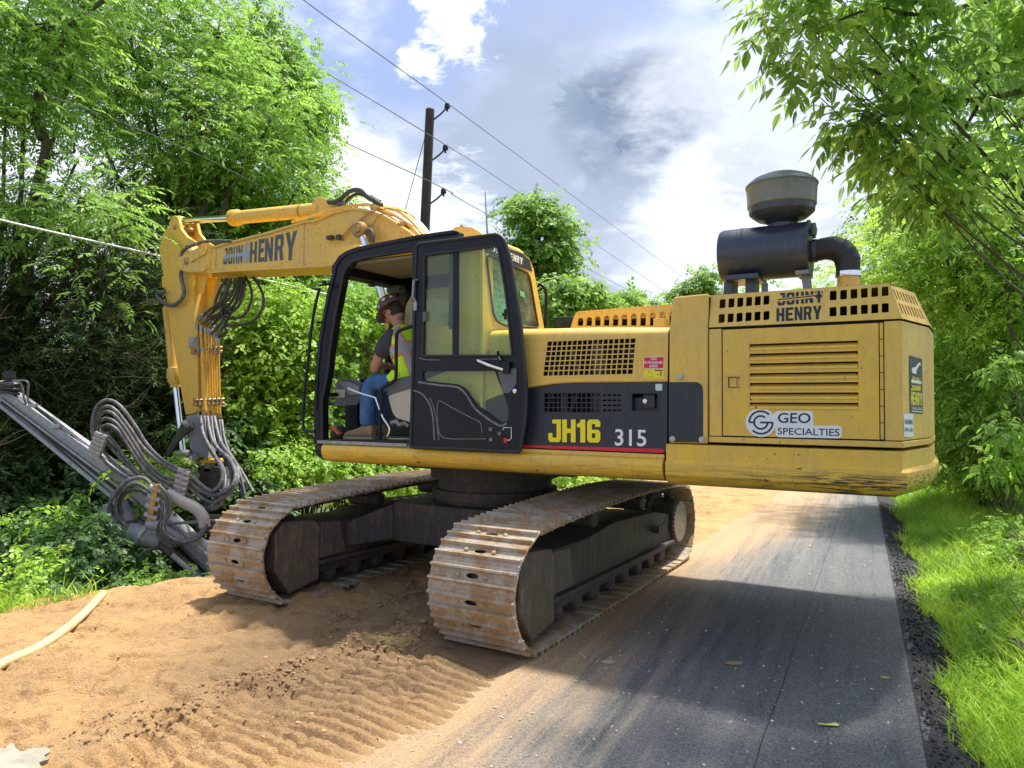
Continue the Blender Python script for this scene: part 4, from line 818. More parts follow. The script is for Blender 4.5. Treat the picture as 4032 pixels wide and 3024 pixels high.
mb.box((-2.80, YC-.2, 2.985), (-3.08, YC+.2, 3.03)); obj('canister_stand', mb, 'blackmetal', can, bevel=.006)
mb = MB(); mb.add([(-3.39, YC+.05, 3.02), (-3.455, YC+.05, 3.02), (-3.475, YC+.05, 2.77), (-3.42, YC+.05, 2.77), (-3.39, YC-.05, 3.02), (-3.455, YC-.05, 3.02), (-3.475, YC-.05, 2.77), (-3.42, YC-.05, 2.77)], [(0, 1, 2, 3), (7, 6, 5, 4), (0, 4, 5, 1), (1, 5, 6, 2), (2, 6, 7, 3), (3, 7, 4, 0)]); mb.box((-3.46, YC-.15, 3.00), (-3.36, YC+.15, 3.03)); obj('canister_bracket', mb, 'greysteel', can)
a = yp('R6', 688, 1140, .9); mb = MB(); mb.tube([(a[0], .9, 2.72), (a[0], .9, a[2])], .026, 12); obj('filler_neck', mb, 'greyplastic', EX, smooth=True)
a = yp('R6', 590, 1175, .9); mb = MB(); mb.lathe([(.05, 0), (.045, .03), (.02, .055), (.001, .06)], (a[0], .9, 2.775), 'z', 14); obj('cap_fitting', mb, 'yellow_boom', EX, smooth=True)
a = yp('R5', 1700, 60, .1); mb = MB(); mb.lathe([(.16, 0), (.16, .10), (.05, .16), (.001, .16)], (a[0]+.35, -.35, 2.77), 'z', 24); obj('exhaust_cover', mb, 'blackmetal', EX, smooth=True)
# hulls out of sight on the far side
mb = MB(); mb.box((-2.53, -1.5, 1.51), (-.92, -.45, 2.45)); mb.box((-.90, -1.5, 1.51), (.35, -.75, 2.05)); mb.box((-2.5, -.45, 1.51), (-1.0, 1.25, 2.40)); obj('engine_housing', mb, 'yellow_faded', EX, bevel=.02)

# --- cab
DOOR = Plane((0, 1.60, 0), (1, 0, 0), (0, 0, 1)); REAR = Plane((-.87, 0, 0), (0, 1, 0), (0, 0, 1))
co = [('R3', 192, 1325), ('R3', 188, 1000), ('R3', 203, 700), ('R3', 232, 400), ('R3', 268, 200), ('R3', 305, 0), ('R2', 350, 830), ('R2', 366, 745), ('R2', 405, 683), ('R2', 470, 638), ('R2', 560, 604), ('R2', 700, 575), ('R2', 1080, 500), ('R2', 1400, 455), ('R2', 1450, 470), ('R2', 1450, 1600), ('R3', 1450, 1325)]
ci = [('R3', 265, 1285), ('R3', 262, 950), ('R3', 312, 700), ('R3', 333, 500), ('R3', 370, 250), ('R3', 408, 60), ('R2', 445, 860), ('R2', 475, 785), ('R2', 530, 727), ('R2', 620, 700), ('R2', 1062, 632), ('R2', 1062, 1640), ('R3', 1035, 1285)]
mb = MB(); SIDE.plate(mb, SIDE.P(0, co), [SIDE.P(0, ci), fillet(SIDE.P(0, [('R2', 1118, 640), ('R2', 1395, 600), ('R2', 1395, 1585), ('R2', 1118, 1590)]), .02, 3)], -.09, 0); cab = obj('cab_frame', mb, 'black', EX, bevel=.012); cab['label'] = 'black steel cab frame with open doorway'
pts = SIDE.P(0, ci); mb = MB(); mb.tube([SIDE.to3(u, v, .004) for u, v in pts], .014, 6); obj('door_seal', mb, 'rubber', cab, smooth=True)
pts = SIDE.P(0, co)[1:14]; mb = MB(); mb.tube([SIDE.to3(u*1.0-.035, v-.03, .004) for u, v in pts], .012, 6); obj('frame_rib', mb, 'black', cab, smooth=True)
FAR = Plane((0, .36, 0), (1, 0, 0), (0, 0, 1))
mb = MB(); FAR.plate(mb, [(1.17, 1.53), (1.10, 2.6), (1.02, 3.3), (.85, 3.44), (-.58, 3.44), (-.70, 3.2), (-.84, 2.4), (-.84, 1.53)], [fillet([(1.02, 2.1), (.93, 3.05), (.80, 3.22), (-.02, 3.22), (-.02, 2.1)], .06), fillet([(-.12, 2.1), (-.12, 3.22), (-.58, 3.22), (-.66, 2.1)], .05)], -.02, .04); obj('far_cab_wall', mb, 'black', cab, bevel=.01)
mb = MB(); FAR.plate(mb, [(1.0, 2.1), (.92, 3.2), (-.7, 3.2), (-.7, 2.1)], (), 0, .006); obj('far_window', mb, 'glass', cab)
mb = MB(); mb.add([(1.19, 1.46, 1.56), (1.19, .40, 1.56), (1.13, .40, 2.5), (1.13, 1.46, 2.5), (1.02, .40, 3.25), (1.02, 1.46, 3.25)], [(0, 1, 2, 3), (3, 2, 4, 5)]); obj('windshield', mb, 'glass', cab)
mb = MB(); mb.tube([(1.19, .40, 1.54), (1.13, .40, 2.5), (1.0, .40, 3.28)], .035, 8); mb.tube([(1.165, 1.46, 2.02), (1.165, .40, 2.02)], .022, 8); obj('windshield_post', mb, 'black', cab)
mb = MB(); mb.box((.88, .38, 3.24), (1.04, 1.44, 3.36)); obj('windshield_header', mb, 'black', cab, bevel=.015)
mb = MB(); mb.tube([(.93, 1.40, 3.305), (.93, .42, 3.305)], .022, 10); mb.tube([(.98, 1.42, 3.23), (.98, .42, 3.23)], .008, 8); obj('sun_blind', mb, plain('blind', (.55, .42, .36), .5), cab, smooth=True)
mb = MB(); mb.box((.95, .85, 3.20), (1.0, .92, 3.30)); mb.box((.80, .50, 3.17), (.98, .62, 3.25)); obj('blind_clip', mb, 'greyplastic', cab, bevel=.006)
mb = MB(); mb.box((-.80, .52, 3.335), (.88, 1.43, 3.36)); obj('headliner', mb, 'headliner', cab)
mb = MB(); mb.loft([[(-.56, .37, z), (.86-(.0 if z < 3.45 else .05), .36, z), (.98-(.0 if z < 3.45 else .08), .5, z), (.98-(.0 if z < 3.45 else .08), 1.38, z), (.86, 1.44, z), (-.87+(.06 if z > 3.45 else 0), 1.44, z), (-.87+(.06 if z > 3.45 else 0), .80, z)] for z in (3.37, 3.41, 3.46)]); obj('roof', mb, 'yellow_faded', cab, bevel=.01)
RF = Plane((0, 1.25, 0), (1, 0, 0), (0, 0, 1)); mb = MB(); RF.plate(mb, fillet(px(RF, 'R2', [(288, 650), (340, 618), (560, 574), (602, 590), (560, 650), (440, 720), (345, 752), (300, 735)]), .03, 4), (), -.5, 0); obj('roof_light_housing', mb, 'yellow_faded', cab, bevel=.03)
RF = Plane((0, 1.05, 0), (1, 0, 0), (0, 0, 1)); mb = MB(); RF.plate(mb, fillet(px(RF, 'R2', [(1403, 438), (1440, 426), (1560, 430), (1620, 462), (1665, 500), (1665, 560), (1403, 560)]), .02, 4), (), -.4, 0); obj('roof_hatch', mb, 'yellow_faded', cab, bevel=.025)
a = yp('R2', 1478, 420, .95); mb = MB(); mb.lathe([(.018, 0), (.018, .02), (.01, .035)], (a[0], .95, a[2]-.02), 'z', 10); obj('hatch_bolt', mb, 'brass', cab)
a, b = yp('R2', 1702, 500, .8), yp('R2', 1681, 118, .8); mb = MB(); mb.tube([a, (a+b)/2*.999+(0.0005), b], [.012, .007, .005], 8); tag_ant = obj('antenna', mb, 'greysteel', cab, smooth=True)
# rear corner of the cab, rear wall with window
mb = MB(); pl_ = [(-.52, 1.492), (-.66, 1.494), (-.76, 1.485), (-.83, 1.455), (-.868, 1.40), (-.86, 1.36), (-.5, 1.44)]; mb.loft([[(x+.03*(z-2.5)*.3, y, z) for x, y in pl_] for z in (1.56, 2.2, 2.9, 3.30, 3.40)]); obj('cab_rear_corner', mb, 'yellow', cab, smooth=True)
win = fillet(px(REAR, 'R2', [(1686, 664), (1940, 775), (2062, 838), (2142, 1306), (1870, 1292), (1756, 1240)]), [.05, .0, .07, .04, .04, .10], 5)
mb = MB(); REAR.plate(mb, px(REAR, 'R2', [(1660, 540), (1880, 592), (1990, 640), (2068, 705), (2105, 800), (2199, 1330), (2199, 2300), (1660, 2300)]), [win], -.03, 0); rw = obj('cab_rear_wall', mb, 'yellow_faded', cab, bevel=.008)
mb = MB(); REAR.plate(mb, win, (), -.018, -.012); obj('rear_window', mb, 'glass_green', rw)
mb = MB(); mb.tube([REAR.to3(*p, .004) for p in win+[win[0]]], .011, 6); obj('window_seal', mb, 'rubber', rw, smooth=True)
mb = MB(); REAR.plate(mb, px(REAR, 'R2', [(1672, 575), (1890, 622), (2005, 662), (2068, 716), (2090, 818), (1940, 762), (1680, 648)]), (), .001, .004); bd = obj('name_band', mb, 'charcoal', rw)
mb = MB(); letters(mb, REAR, 'R2', 'JOHN', 1742, 1850, 596, 640, 640, 688, 6, .006, .03); letters(mb, REAR, 'R2', 'HENRY', 1868, 2006, 640, 700, 700, 760, 5, .006, .05); obj('band_letters', mb, 'white', bd)
mb = MB(); mb.add([REAR.to3(*p, -.005) for p in px(REAR, 'R2', [(1985, 980), (2025, 995), (2035, 1045), (1995, 1030)])], [(0, 1, 2, 3)]); obj('window_sticker', mb, plain('green_sticker', (.15, .5, .22), .5), rw)
mb = MB(); mb.box((-.86, 1.40, 2.0), (-.09, 1.46, 2.66)); mb.box((-.86, 1.40, 2.62), (-.5, 1.45, 3.38)); obj('cab_side_panel', mb, 'yellow', cab, bevel=.01)
mb = MB(); mb.box((-.87, 1.42, 1.54), (-.05, 1.48, 2.0)); mb.box((-.50, 1.40, 2.62), (-.44, 1.47, 3.38)); mb.box((-.14, 1.41, 1.54), (-.05, 1.49, 3.40)); obj('cab_pillar', mb, 'black', cab, bevel=.008)
# door, folded back against the cab side
FP = sidep(.012); mb = MB(); FP.plate(mb, fillet([FP.px('R3', *p) for p in [(1090, 790), (1350, 692), (1560, 640), (2010, 600), (2010, 905), (1830, 888), (1625, 968), (1500, 880), (1420, 815), (1120, 800)]], .02, 3), (), -.01, .008); obj('hood_reflection_plate', mb, 'yellow', EX, bevel=.008)  # yellow plate stands in for the hood's reflection in the lower door glass
FP2 = sidep(.004); mb = MB(); FP2.plate(mb, [FP2.px('R3', *p) for p in [(1060, 760), (2000, 860), (1985, 1340), (1060, 1320)]], (), -.01, .004); obj('cab_lower_skin', mb, 'black', EX)
do_ = DOOR.P(0, [('R2', 1082, 580), ('R2', 1835, 487), ('R2', 1900, 700), ('R2', 1995, 1300), ('R3', 2046, 900), ('R3', 2030, 1150), ('R3', 1985, 1392), ('R3', 1035, 1348)])
do_ = fillet(do_, [.035, .10, .0, .0, .1, .1, .03, .01], 6)
dw = fillet(DOOR.P(0, [('R2', 1155, 672), ('R2', 1795, 592), ('R2', 1862, 1000), ('R2', 1920, 1548), ('R2', 1140, 1553)]), [.03, .05, 0, .02, .03], 5)
dl = fillet(px(DOOR, 'R3', [(1135, 690), (1765, 686), (1885, 1000), (1880, 1120), (1825, 1140), (1600, 985), (1500, 835), (1420, 800), (1140, 772)]), [.03, .02, .0, .02, .02, .03, .04, .03, .02], 4)
mb = MB(); DOOR.plate(mb, do_, [dw, dl], -.035, .0); dr = obj('cab_door', mb, 'black', EX, bevel=.010); dr['label'] = 'black cab door folded open, with upper and lower glass'
mb = MB(); DOOR.plate(mb, dw, (), -.022, -.016); obj('door_glass', mb, 'glass_dusty', dr); mb = MB(); DOOR.plate(mb, dl, (), -.022, -.016); obj('lower_glass', mb, 'glass_dusty', dr)
mb = MB(); q_ = Vector(DOOR.to3(0, 0)); mb.tube([DOOR.to3(*p, .002) for p in do_+[do_[0]]], .016, 8); mb.tube([DOOR.to3(p[0], p[1], .003) for p in dw+[dw[0]]], .012, 6); obj('door_rim', mb, 'rubber', dr, smooth=True)
M['worn_edge'] = plain('worn_black_edge', (.16, .165, .175), .4, var=.5, scale=16)
mb = MB(); w_ = lambda pts: [DOOR.to3(*p, .004) for p in crom([(*a, 0) for a in px(DOOR, 'R3', pts)], 5) for p in [(p[0], p[1])]]
def strip(mb, pts, wd, w=.004, cr=True):
    P = px(DOOR, 'R3', pts); P = [(p[0], p[1]) for p in crom([(*a, 0) for a in P], 5)] if cr else P; mb.tube([DOOR.to3(*p, w-wd*.35) for p in P], wd/2, 8)
strip(mb, [(1100, 785), (1270, 810), (1440, 830), (1520, 900), (1590, 1010), (1700, 1100), (1815, 1165), (1870, 1140)], .022)
strip(mb, [(1045, 855), (1120, 880), (1190, 960), (1225, 1080), (1240, 1290)], .018); strip(mb, [(1205, 925), (1245, 1040), (1262, 1150), (1280, 1290)], .010)
strip(mb, [(1270, 1150), (1266, 1000), (1285, 950), (1400, 1010), (1560, 1095), (1640, 1140), (1655, 1230)], .009); strip(mb, [(1270, 1150), (1290, 1240), (1350, 1275), (1520, 1280), (1690, 1278)], .009); strip(mb, [(1110, 575), (1180, 590), (1290, 590)], .010); strip(mb, [(1600, 588), (1800, 582)], .010)
obj('door_pressing', mb, 'worn_edge', dr, smooth=True)
mb = MB(); mb.tube([DOOR.to3(*p, w) for p, w in zip(px(DOOR, 'R3', [(1640, 605), (1645, 600), (1740, 640), (1860, 678), (1870, 665)]), (.0, .05, .055, .05, .0))], .013, 10); obj('door_grab', mb, 'chrome', dr, smooth=True)
mb = MB(); u_, v_ = DOOR.px('R3', 1880, 640); mb.box((u_-.035, 1.60, v_-.07), (u_+.035, 1.64, v_+.03)); u_, v_ = DOOR.px('R3', 1805, 535); mb.tube([(u_, 1.62, v_+.02), (u_, 1.62, v_-.03), (u_-.03, 1.63, v_-.07)], [.016, .010, .014], 8); obj('door_latch', mb, 'black', dr, bevel=.006)
mb = MB(); DOOR.plate(mb, fillet(px(DOOR, 'R3', [(1800, 690), (1960, 660), (1960, 800), (1900, 880), (1840, 880)]), .02), (), 0, .012); obj('latch_plate', mb, 'greyplastic', dr, bevel=.004)
mb = MB(); u_, v_ = DOOR.px('R3', 1945, 862); mb.lathe([(.02, 0), (.02, .012), (.008, .016)], (u_, 1.602, v_), 'y', 12); obj('door_catch', mb, 'chrome', dr)
for x, y in ((1730, 1195), (1808, 1232), (1733, 1285)): u_, v_ = DOOR.px('R3', x, y); mb = MB(); mb.lathe([(.018, 0), (.018, .008), (.010, .009), (.009, .003)], (u_, 1.60, v_), 'y', 14); obj('door_bolt', mb, 'worn_edge', dr)
mb = MB(); u_, v_ = DOOR.px('R3', 1863, 1292); mb.box((u_-.018, 1.602, v_-.02), (u_+.012, 1.615, v_+.02)); obj('door_toggle', mb, 'red', dr)
mb = MB(); mb.tube([DOOR.to3(*p, .01) for p in px(DOOR, 'R3', [(1840, 1200), (1850, 1180), (1915, 1180), (1915, 1270), (1900, 1290), (1850, 1285)])], .004, 6); obj('door_cable', mb, 'white', dr)
mb = MB(); u_, v_ = DOOR.px('R3', 1160, 215); mb.box((u_-.022, 1.59, v_-.045), (u_+.022, 1.615, v_+.045)); obj('window_latch', mb, 'greyplastic', dr, bevel=.005)
mb = MB(); u_, v_ = DOOR.px('R2', 1855, 1190); mb.box((u_-.028, 1.585, v_-.015), (u_+.028, 1.605, v_+.015)); mb.box((u_-.010, 1.583, v_-.045), (u_+.010, 1.607, v_+.045)); obj('window_latch', mb, 'black', dr, bevel=.005)
mb = MB(); mb.tube([DOOR.to3(*p, w) for p, w in zip(px(DOOR, 'R2', [(1092, 890), (1080, 900), (1072, 1040), (1080, 1085)]), (.0, .035, .035, .0))], .012, 8); u_, v_ = DOOR.px('R2', 1080, 1120); mb.box((u_-.02, 1.60, v_-.04), (u_+.02, 1.62, v_+.04)); obj('door_grab', mb, 'steel', dr, smooth=False)
mb = MB(); mb.box((DOOR.px('R2', 1440, 700)[0], 1.565, DOOR.px('R2', 1440, 1545)[1]), (DOOR.px('R2', 1396, 700)[0], 1.59, DOOR.px('R2', 1396, 655)[1])); obj('glass_divider', mb, 'black', dr)
# interior
mb = MB(); mb.box((-.86, .40, 1.50), (1.16, 1.50, 1.545)); obj('cab_floor', mb, 'floor_mat', cab); mb = MB(); mb.box((.0, 1.49, 1.518), (1.15, 1.515, 1.552)); obj('door_sill', mb, 'steel', cab, bevel=.004)
mb = MB(); mb.loft([[(x0, y, z0), (x1, y, z0), (x2, y, z1), (x3, y, z1)] for y, x0, x1, x2, x3, z0, z1 in ((.82, .42, -.30, -.30, .46, 2.02, 2.16), (1.32, .42, -.30, -.30, .46, 2.02, 2.16))]); mb.loft([[(-.10, y, 2.1), (-.30, y, 2.1), (-.52, y, 2.95), (-.36, y, 3.0)] for y in (.83, 1.27)]); obj('operator_seat', mb, 'seat', cab, bevel=.05)
mb = MB(); BX = Plane((0, 1.36, 0), (1, 0, 0), (0, 0, 1)); BX.plate(mb, fillet(px(BX, 'R3', [(835, 905), (1110, 800), (1200, 1180), (1000, 1122), (905, 1095), (872, 1040)]), .03, 4), (), -.12, 0); obj('seat_console', mb, 'beige', cab, bevel=.02)
mb = MB(); BX.plate(mb, fillet(px(BX, 'R3', [(832, 900), (835, 830), (870, 770), (960, 742), (1200, 700), (1200, 790)]), .02, 4), (), -.14, .01); obj('console_cover', mb, 'greyplastic', cab, bevel=.02)
BX = Plane((0, 1.2, 0), (1, 0, 0), (0, 0, 1)); mb = MB(); BX.plate(mb, px(BX, 'R3', [(372, 990), (380, 790), (410, 765), (520, 765), (600, 800), (610, 900), (560, 985)]), (), -.32, .0); mon = obj('control_console', mb, 'greyplastic', cab, bevel=.01)
mb = MB(); BX.plate(mb, px(BX, 'R3', [(385, 850), (463, 848), (460, 918), (388, 918)]), (), .001, .003); obj('console_label', mb, 'beige', mon)
mb = MB(); BX.plate(mb, px(BX, 'R3', [(418, 778), (500, 782), (600, 820), (600, 890), (520, 895)]), (), .002, .03); obj('console_panel', mb, 'greysteel', mon, bevel=.006)
mb = MB(); BX.plate(mb, px(BX, 'R3', [(465, 980), (570, 980), (560, 1290), (460, 1290)]), (), -.1, 0); obj('console_post', mb, 'black', cab)
mb = MB(); BX.plate(mb, px(BX, 'R3', [(500, 820), (545, 760), (600, 740), (640, 760), (600, 830), (540, 870)]), (), -.25, -.1); obj('travel_pedal_box', mb, 'black', cab, bevel=.01)
def bodytube(name, Y, r, pts, rad, mat, par, n=5, seg=10, cr=True):
    P = [yp(r, x, y, Y) if not isinstance(Y, (list, tuple)) else None for x, y in pts] if not isinstance(Y, (list, tuple)) else [yp(r, x, y, yy) for (x, y), yy in zip(pts, Y)]
    P = crom([tuple(p) for p in P], n) if cr else P; mb = MB(); mb.tube([tuple(p) for p in P], rad, seg); return obj(name, mb, mat, par, smooth=True)
bodytube('grab_rail', 1.42, 'R3', [(1050, 300), (1000, 312), (925, 345), (910, 400), (907, 560), (905, 735), (880, 780), (800, 825), (780, 850), (778, 960), (770, 1120), (765, 1285)], .017, 'black', cab, 4)
bodytube('hand_lever', 1.42, 'R3', [(490, 835), (520, 855), (620, 890), (720, 920), (740, 960), (790, 1090), (850, 1190), (830, 1262)], .011, 'chrome', cab, 4)
bodytube('seat_spring', 1.25, 'R3', [(870, 1140), (920, 1130), (940, 1160), (990, 1140), (1020, 1170)], .03, 'steel', cab, 4)
mb = MB(); BX.plate(mb, px(BX, 'R3', [(335, 1175), (350, 1160), (428, 1230), (410, 1245)]), (), -.03, .02); obj('brush', mb, 'orange', cab, bevel=.004)
mb = MB(); a = yp('R3', 400, 1215, 1.15); mb.lathe([(.06, 0), (.10, .03), (.095, .09), (.05, .13), (.001, .14)], (a[0], 1.12, 1.545), 'z', 14); obj('floor_bag', mb, 'seat', cab, smooth=True)
mb = MB(); a = yp('R3', 985, 1280, 1.42); mb.box((a[0]-.06, 1.36, 1.546), (a[0]+.07, 1.44, 1.585)); obj('paper', mb, 'white', cab, bevel=.004)
# front guard rail left of the windshield, rear mirror hoop
bodytube('mirror_rail', 1.62, 'R3', [(240, -35), (200, 130), (165, 350), (140, 600), (115, 800), (100, 1000), (98, 1170), (115, 1205), (150, 1215), (200, 1215)], .015, 'black', EX, 4)
for (xa, ya, xb_, yb) in ((235, -58, 330, -70), (222, 262, 262, 268), (165, 775, 205, 775)): bodytube('rail_bracket', 1.58, 'R3', [(xa, ya), (xb_, yb)], .013, 'black', EX, 1)
bodytube('rail_clamp', 1.6, 'R3', [(280, -100), (280, -55)], .022, 'black', EX, 1)
bodytube('handrail_hoop', .3, 'R2', [(2145, 930), (2175, 935), (2200, 965), (2212, 1020), (2208, 1200), (2200, 1310)], .017, 'black', EX, 4)

# --- boom, stick, cylinders, hoses
YB = .2; TB = -.33
BP = Plane((0, YB, 0), (1, 0, 0), (0, 0, 1)); bq = lambda *p: BP.P(0, p)
top = bq(('R1', 745, 745), ('R1', 830, 748), ('R1', 1000, 700), ('R1', 1400, 600), ('R1', 1800, 482), ('R2', 200, 378), ('R2', 330, 320), ('R2', 420, 290), ('R2', 500, 274), ('R2', 600, 276), ('R2', 700, 300), ('R2', 790, 335), ('R2', 880, 385), ('R2', 960, 440), ('R2', 1050, 505))
top = [(p[0], p[1]) for p in crom([(a, b, 0) for a, b in top], 3)]
bot = bq(('R1', 760, 1030), ('R1', 1000, 1010), ('R1', 1500, 985), ('R1', 2110, 950))
tail_t = [(.55, 3.45), (.15, 2.8), (-.05, 2.2), (-.08, 1.75)]; tail_b = [(.22, 1.70), (.30, 2.1)]+bq(('R3', 1040, 420), ('R3', 960, 160), ('R2', 870, 990), ('R2', 780, 830), ('R2', 640, 760))[0:]
poly = top+tail_t+tail_b+bot[::-1]
mb = MB(); mb.prism(poly, YB-.012, TB+.012); boom = obj('boom', mb, 'yellow_boom', EX, bevel=.006); boom['label'] = 'long yellow boom with black lettering'
def flange(mb, pts, y0, y1, t): 
    v, f = stroke(BP, pts, t); n = len(v); mb.add([(a, y0, b) for a, b in v]+[(a, y1, b) for a, b in v], f+[tuple(i+n for i in q) for q in f]+[(i, i+1, i+1+n, i+n) for i in range(n//2-1)]+[(i, i+1, i+1+n, i+n) for i in range(n//2, n-1)]+[(0, n//2, n//2+n, n), (n//2-1, n-1, 2*n-1, n//2-1+n)])
mb = MB(); flange(mb, top+tail_t, YB+.012, TB-.012, .030); flange(mb, [(a, b-.0) for a, b in bot[::-1]][::-1]+tail_b[::-1], YB+.012, TB-.012, .030); obj('boom_flange', mb, 'yellow_boom', boom)
mb = MB(); sx = bq(('R1', 1785, 500), ('R1', 1780, 965)); addstroke(mb, BP, sx, .008, -.009); sx = bq(('R1', 828, 760), ('R1', 820, 1008)); addstroke(mb, BP, sx, .010, -.009); obj('weld_seam', mb, 'brass', boom)
lug = fillet(bq(('R1', 425, 925), ('R1', 440, 880), ('R1', 530, 820), ('R1', 690, 745), ('R1', 735, 760), ('R1', 745, 810), ('R1', 720, 835), ('R1', 600, 900), ('R1', 565, 925), ('R1', 540, 960), ('R1', 440, 962)), .02, 3)
lug2 = fillet(bq(('R1', 440, 965), ('R1', 545, 925), ('R1', 735, 945), ('R1', 745, 990), ('R1', 715, 1020), ('R1', 560, 1035), ('R1', 470, 1010)), .02, 3)
mb = MB(); BP.plate(mb, lug, (), -.02, .025); BP.plate(mb, bq(('R1', 760, 1030), ('R1', 550, 1040), ('R1', 440, 980), ('R1', 430, 900), ('R1', 620, 800), ('R1', 700, 748), ('R1', 780, 745)), (), -.06, .0); BP.plate(mb, lug2, (), -.02, .025); 
BP.plate(mb, bq(('R1', 760, 1030), ('R1', 550, 1040), ('R1', 440, 980), ('R1', 430, 900), ('R1', 620, 800), ('R1', 700, 748), ('R1', 780, 745)), (), -.53, -.46); obj('boom_tip_fork', mb, 'yellow_boom', boom, bevel=.008)
u_, v_ = BP.px('R1', 527, 908); mb = MB(); mb.lathe([(.05, -.56), (.05, .035), (.03, .045), (.03, .05)], (u_, YB, v_), 'y', 20); obj('stick_pin', mb, 'brass', boom, smooth=True)
# lettering on the boom
mb = MB(); letters(mb, BP, 'R1', 'JOHN', 902, 1110, 770, 728, 945, 928, 8, -.010, .05, 6); obj('boom_name', mb, 'slate', boom)
mb = MB()
for ch, xa, xb_, yta, ytb, yba, ybb in (('H', 1187, 1265, 700, 690, 925, 918), ('E', 1282, 1348, 668, 660, 918, 910), ('N', 1352, 1440, 660, 640, 915, 905), ('R', 1458, 1556, 628, 605, 902, 895), ('Y', 1575, 1700, 600, 572, 898, 892)):
    glyph(mb, ch, BP, px(BP, 'R1', [(xa, yba), (xb_-(0 if ch != 'Y' else 15), ybb), (xb_+8, ytb), (xa+10, yta)]), -.0095)
obj('boom_name', mb, 'slate', boom)
mb = MB(); BP.plate(mb, px(BP, 'R1', [(905, 845), (1120, 808), (1128, 850), (908, 882)]), (), -.0095, -.0075); BP.plate(mb, px(BP, 'R1', [(1128, 740), (1150, 718), (1172, 718), (1180, 760), (1172, 790), (1190, 830), (1175, 870), (1172, 920), (1135, 932), (1128, 890), (1112, 850), (1118, 800), (1132, 780)]), (), -.0095, -.0070); obj('hammer_emblem', mb, 'hammer', boom)
# stick
SP = Plane((0, .12, 0), (1, 0, 0), (0, 0, 1)); sq = lambda *p: SP.P(0, p)
st_ = sq(('R1', 300, 530), ('R1', 360, 548), ('R1', 440, 650), ('R1', 490, 740), ('R1', 560, 850), ('R1', 600, 1000), ('R1', 585, 1060), ('A2', 390, 200), ('A2', 400, 420), ('A2', 410, 560), ('A2', 418, 900), ('A2', 428, 1050), ('A2', 395, 1065), ('A2', 332, 1076), ('A2', 300, 900), ('A2', 250, 600), ('A2', 215, 380), ('A2', 190, 230), ('A2', 172, 60), ('R1', 208, 775), ('R1', 245, 640))
ear = sq(('R1', 330, 570), ('R1', 335, 500), ('R1', 355, 440), ('R1', 390, 412), ('R1', 430, 435), ('R1', 460, 560), ('R1', 530, 650), ('R1', 640, 710), ('R1', 500, 745), ('R1', 420, 660))
mb = MB(); mb.prism(st_, .12, -.20); stick = obj('stick', mb, 'yellow_stick', EX, bevel=.008)
mb = MB(); SP.plate(mb, ear, (), -.03, .02); SP.plate(mb, ear, (), -.34, -.29); obj('cylinder_ear', mb, 'yellow_stick', stick, bevel=.006)
u_, v_ = SP.px('R1', 400, 540); mb = MB(); mb.lathe([(.045, -.36), (.045, .02), (.025, .04)], (u_, .12, v_), 'y', 18); obj('cylinder_pin', mb, 'brass', stick, smooth=True)
g_ = sq(('A2', 386, 50), ('A2', 466, 50), ('A2', 430, 190), ('A2', 388, 188)); mb = MB(); SP.plate(mb, g_, (), -.09, -.07); obj('stick_gusset', mb, 'yellow_stick', stick)
mb = MB(); mb.prism(sq(('A2', 388, 60), ('A2', 455, 60), ('A2', 440, 230), ('A2', 395, 420)), -.10, -.20); obj('stick_rib', mb, 'yellow_stick', stick, bevel=.004); mb = MB(); mb.prism(sq(('A2', 150, 70), ('A2', 172, 60), ('A2', 178, 150), ('A2', 152, 150)), .10, -.1); obj('stick_rib', mb, 'yellow_stick', stick, bevel=.004)
# cylinders (centre line Y = -.07)
YCY = -.07
a, b, c2 = yp('R1', 455, 470, YCY), yp('R1', 1000, 440, YCY), yp('R1', 1975, 345, YCY)
mb = MB(); mb.tube([b+(b-a)*.0, b+(c2-b)*.01, b+(c2-b)*.02, b+(c2-b)*.08, b+(c2-b)*.085, c2], [.085, .115, .118, .118, .095, .095], 28); sc_ = obj('stick_cylinder', mb, 'yellow_boom', EX, smooth=True)
mb = MB(); mb.tube([a, b+(c2-b)*.02], .052, 20); obj('cylinder_rod', mb, 'chrome', sc_, smooth=True)
mb = MB(); mb.tube([b+(c2-b)*.80, b+(c2-b)*.815], .099, 24); obj('cylinder_band', mb, 'brass', sc_, smooth=True)
mb = MB(); mb.tube([a+np.array([0, .07, 0]), a-np.array([0, .07, 0])], .07, 18); obj('rod_eye', mb, 'yellow_boom', sc_, smooth=True)
mb = MB(); e = yp('R2', 320, 275, YCY); mb.prism([(c2[0]+.14, c2[2]-.10), (c2[0]+.10, c2[2]+.08), (c2[0]-.02, c2[2]+.16), (e[0]-.25, e[2]+.02), (e[0]-.30, e[2]-.12)], -.0, -.04); mb.prism([(c2[0]+.14, c2[2]-.10), (c2[0]+.10, c2[2]+.08), (c2[0]-.02, c2[2]+.16), (e[0]-.25, e[2]+.02), (e[0]-.30, e[2]-.12)], -.14, -.10); obj('cylinder_bracket', mb, 'yellow_boom', boom, bevel=.005)
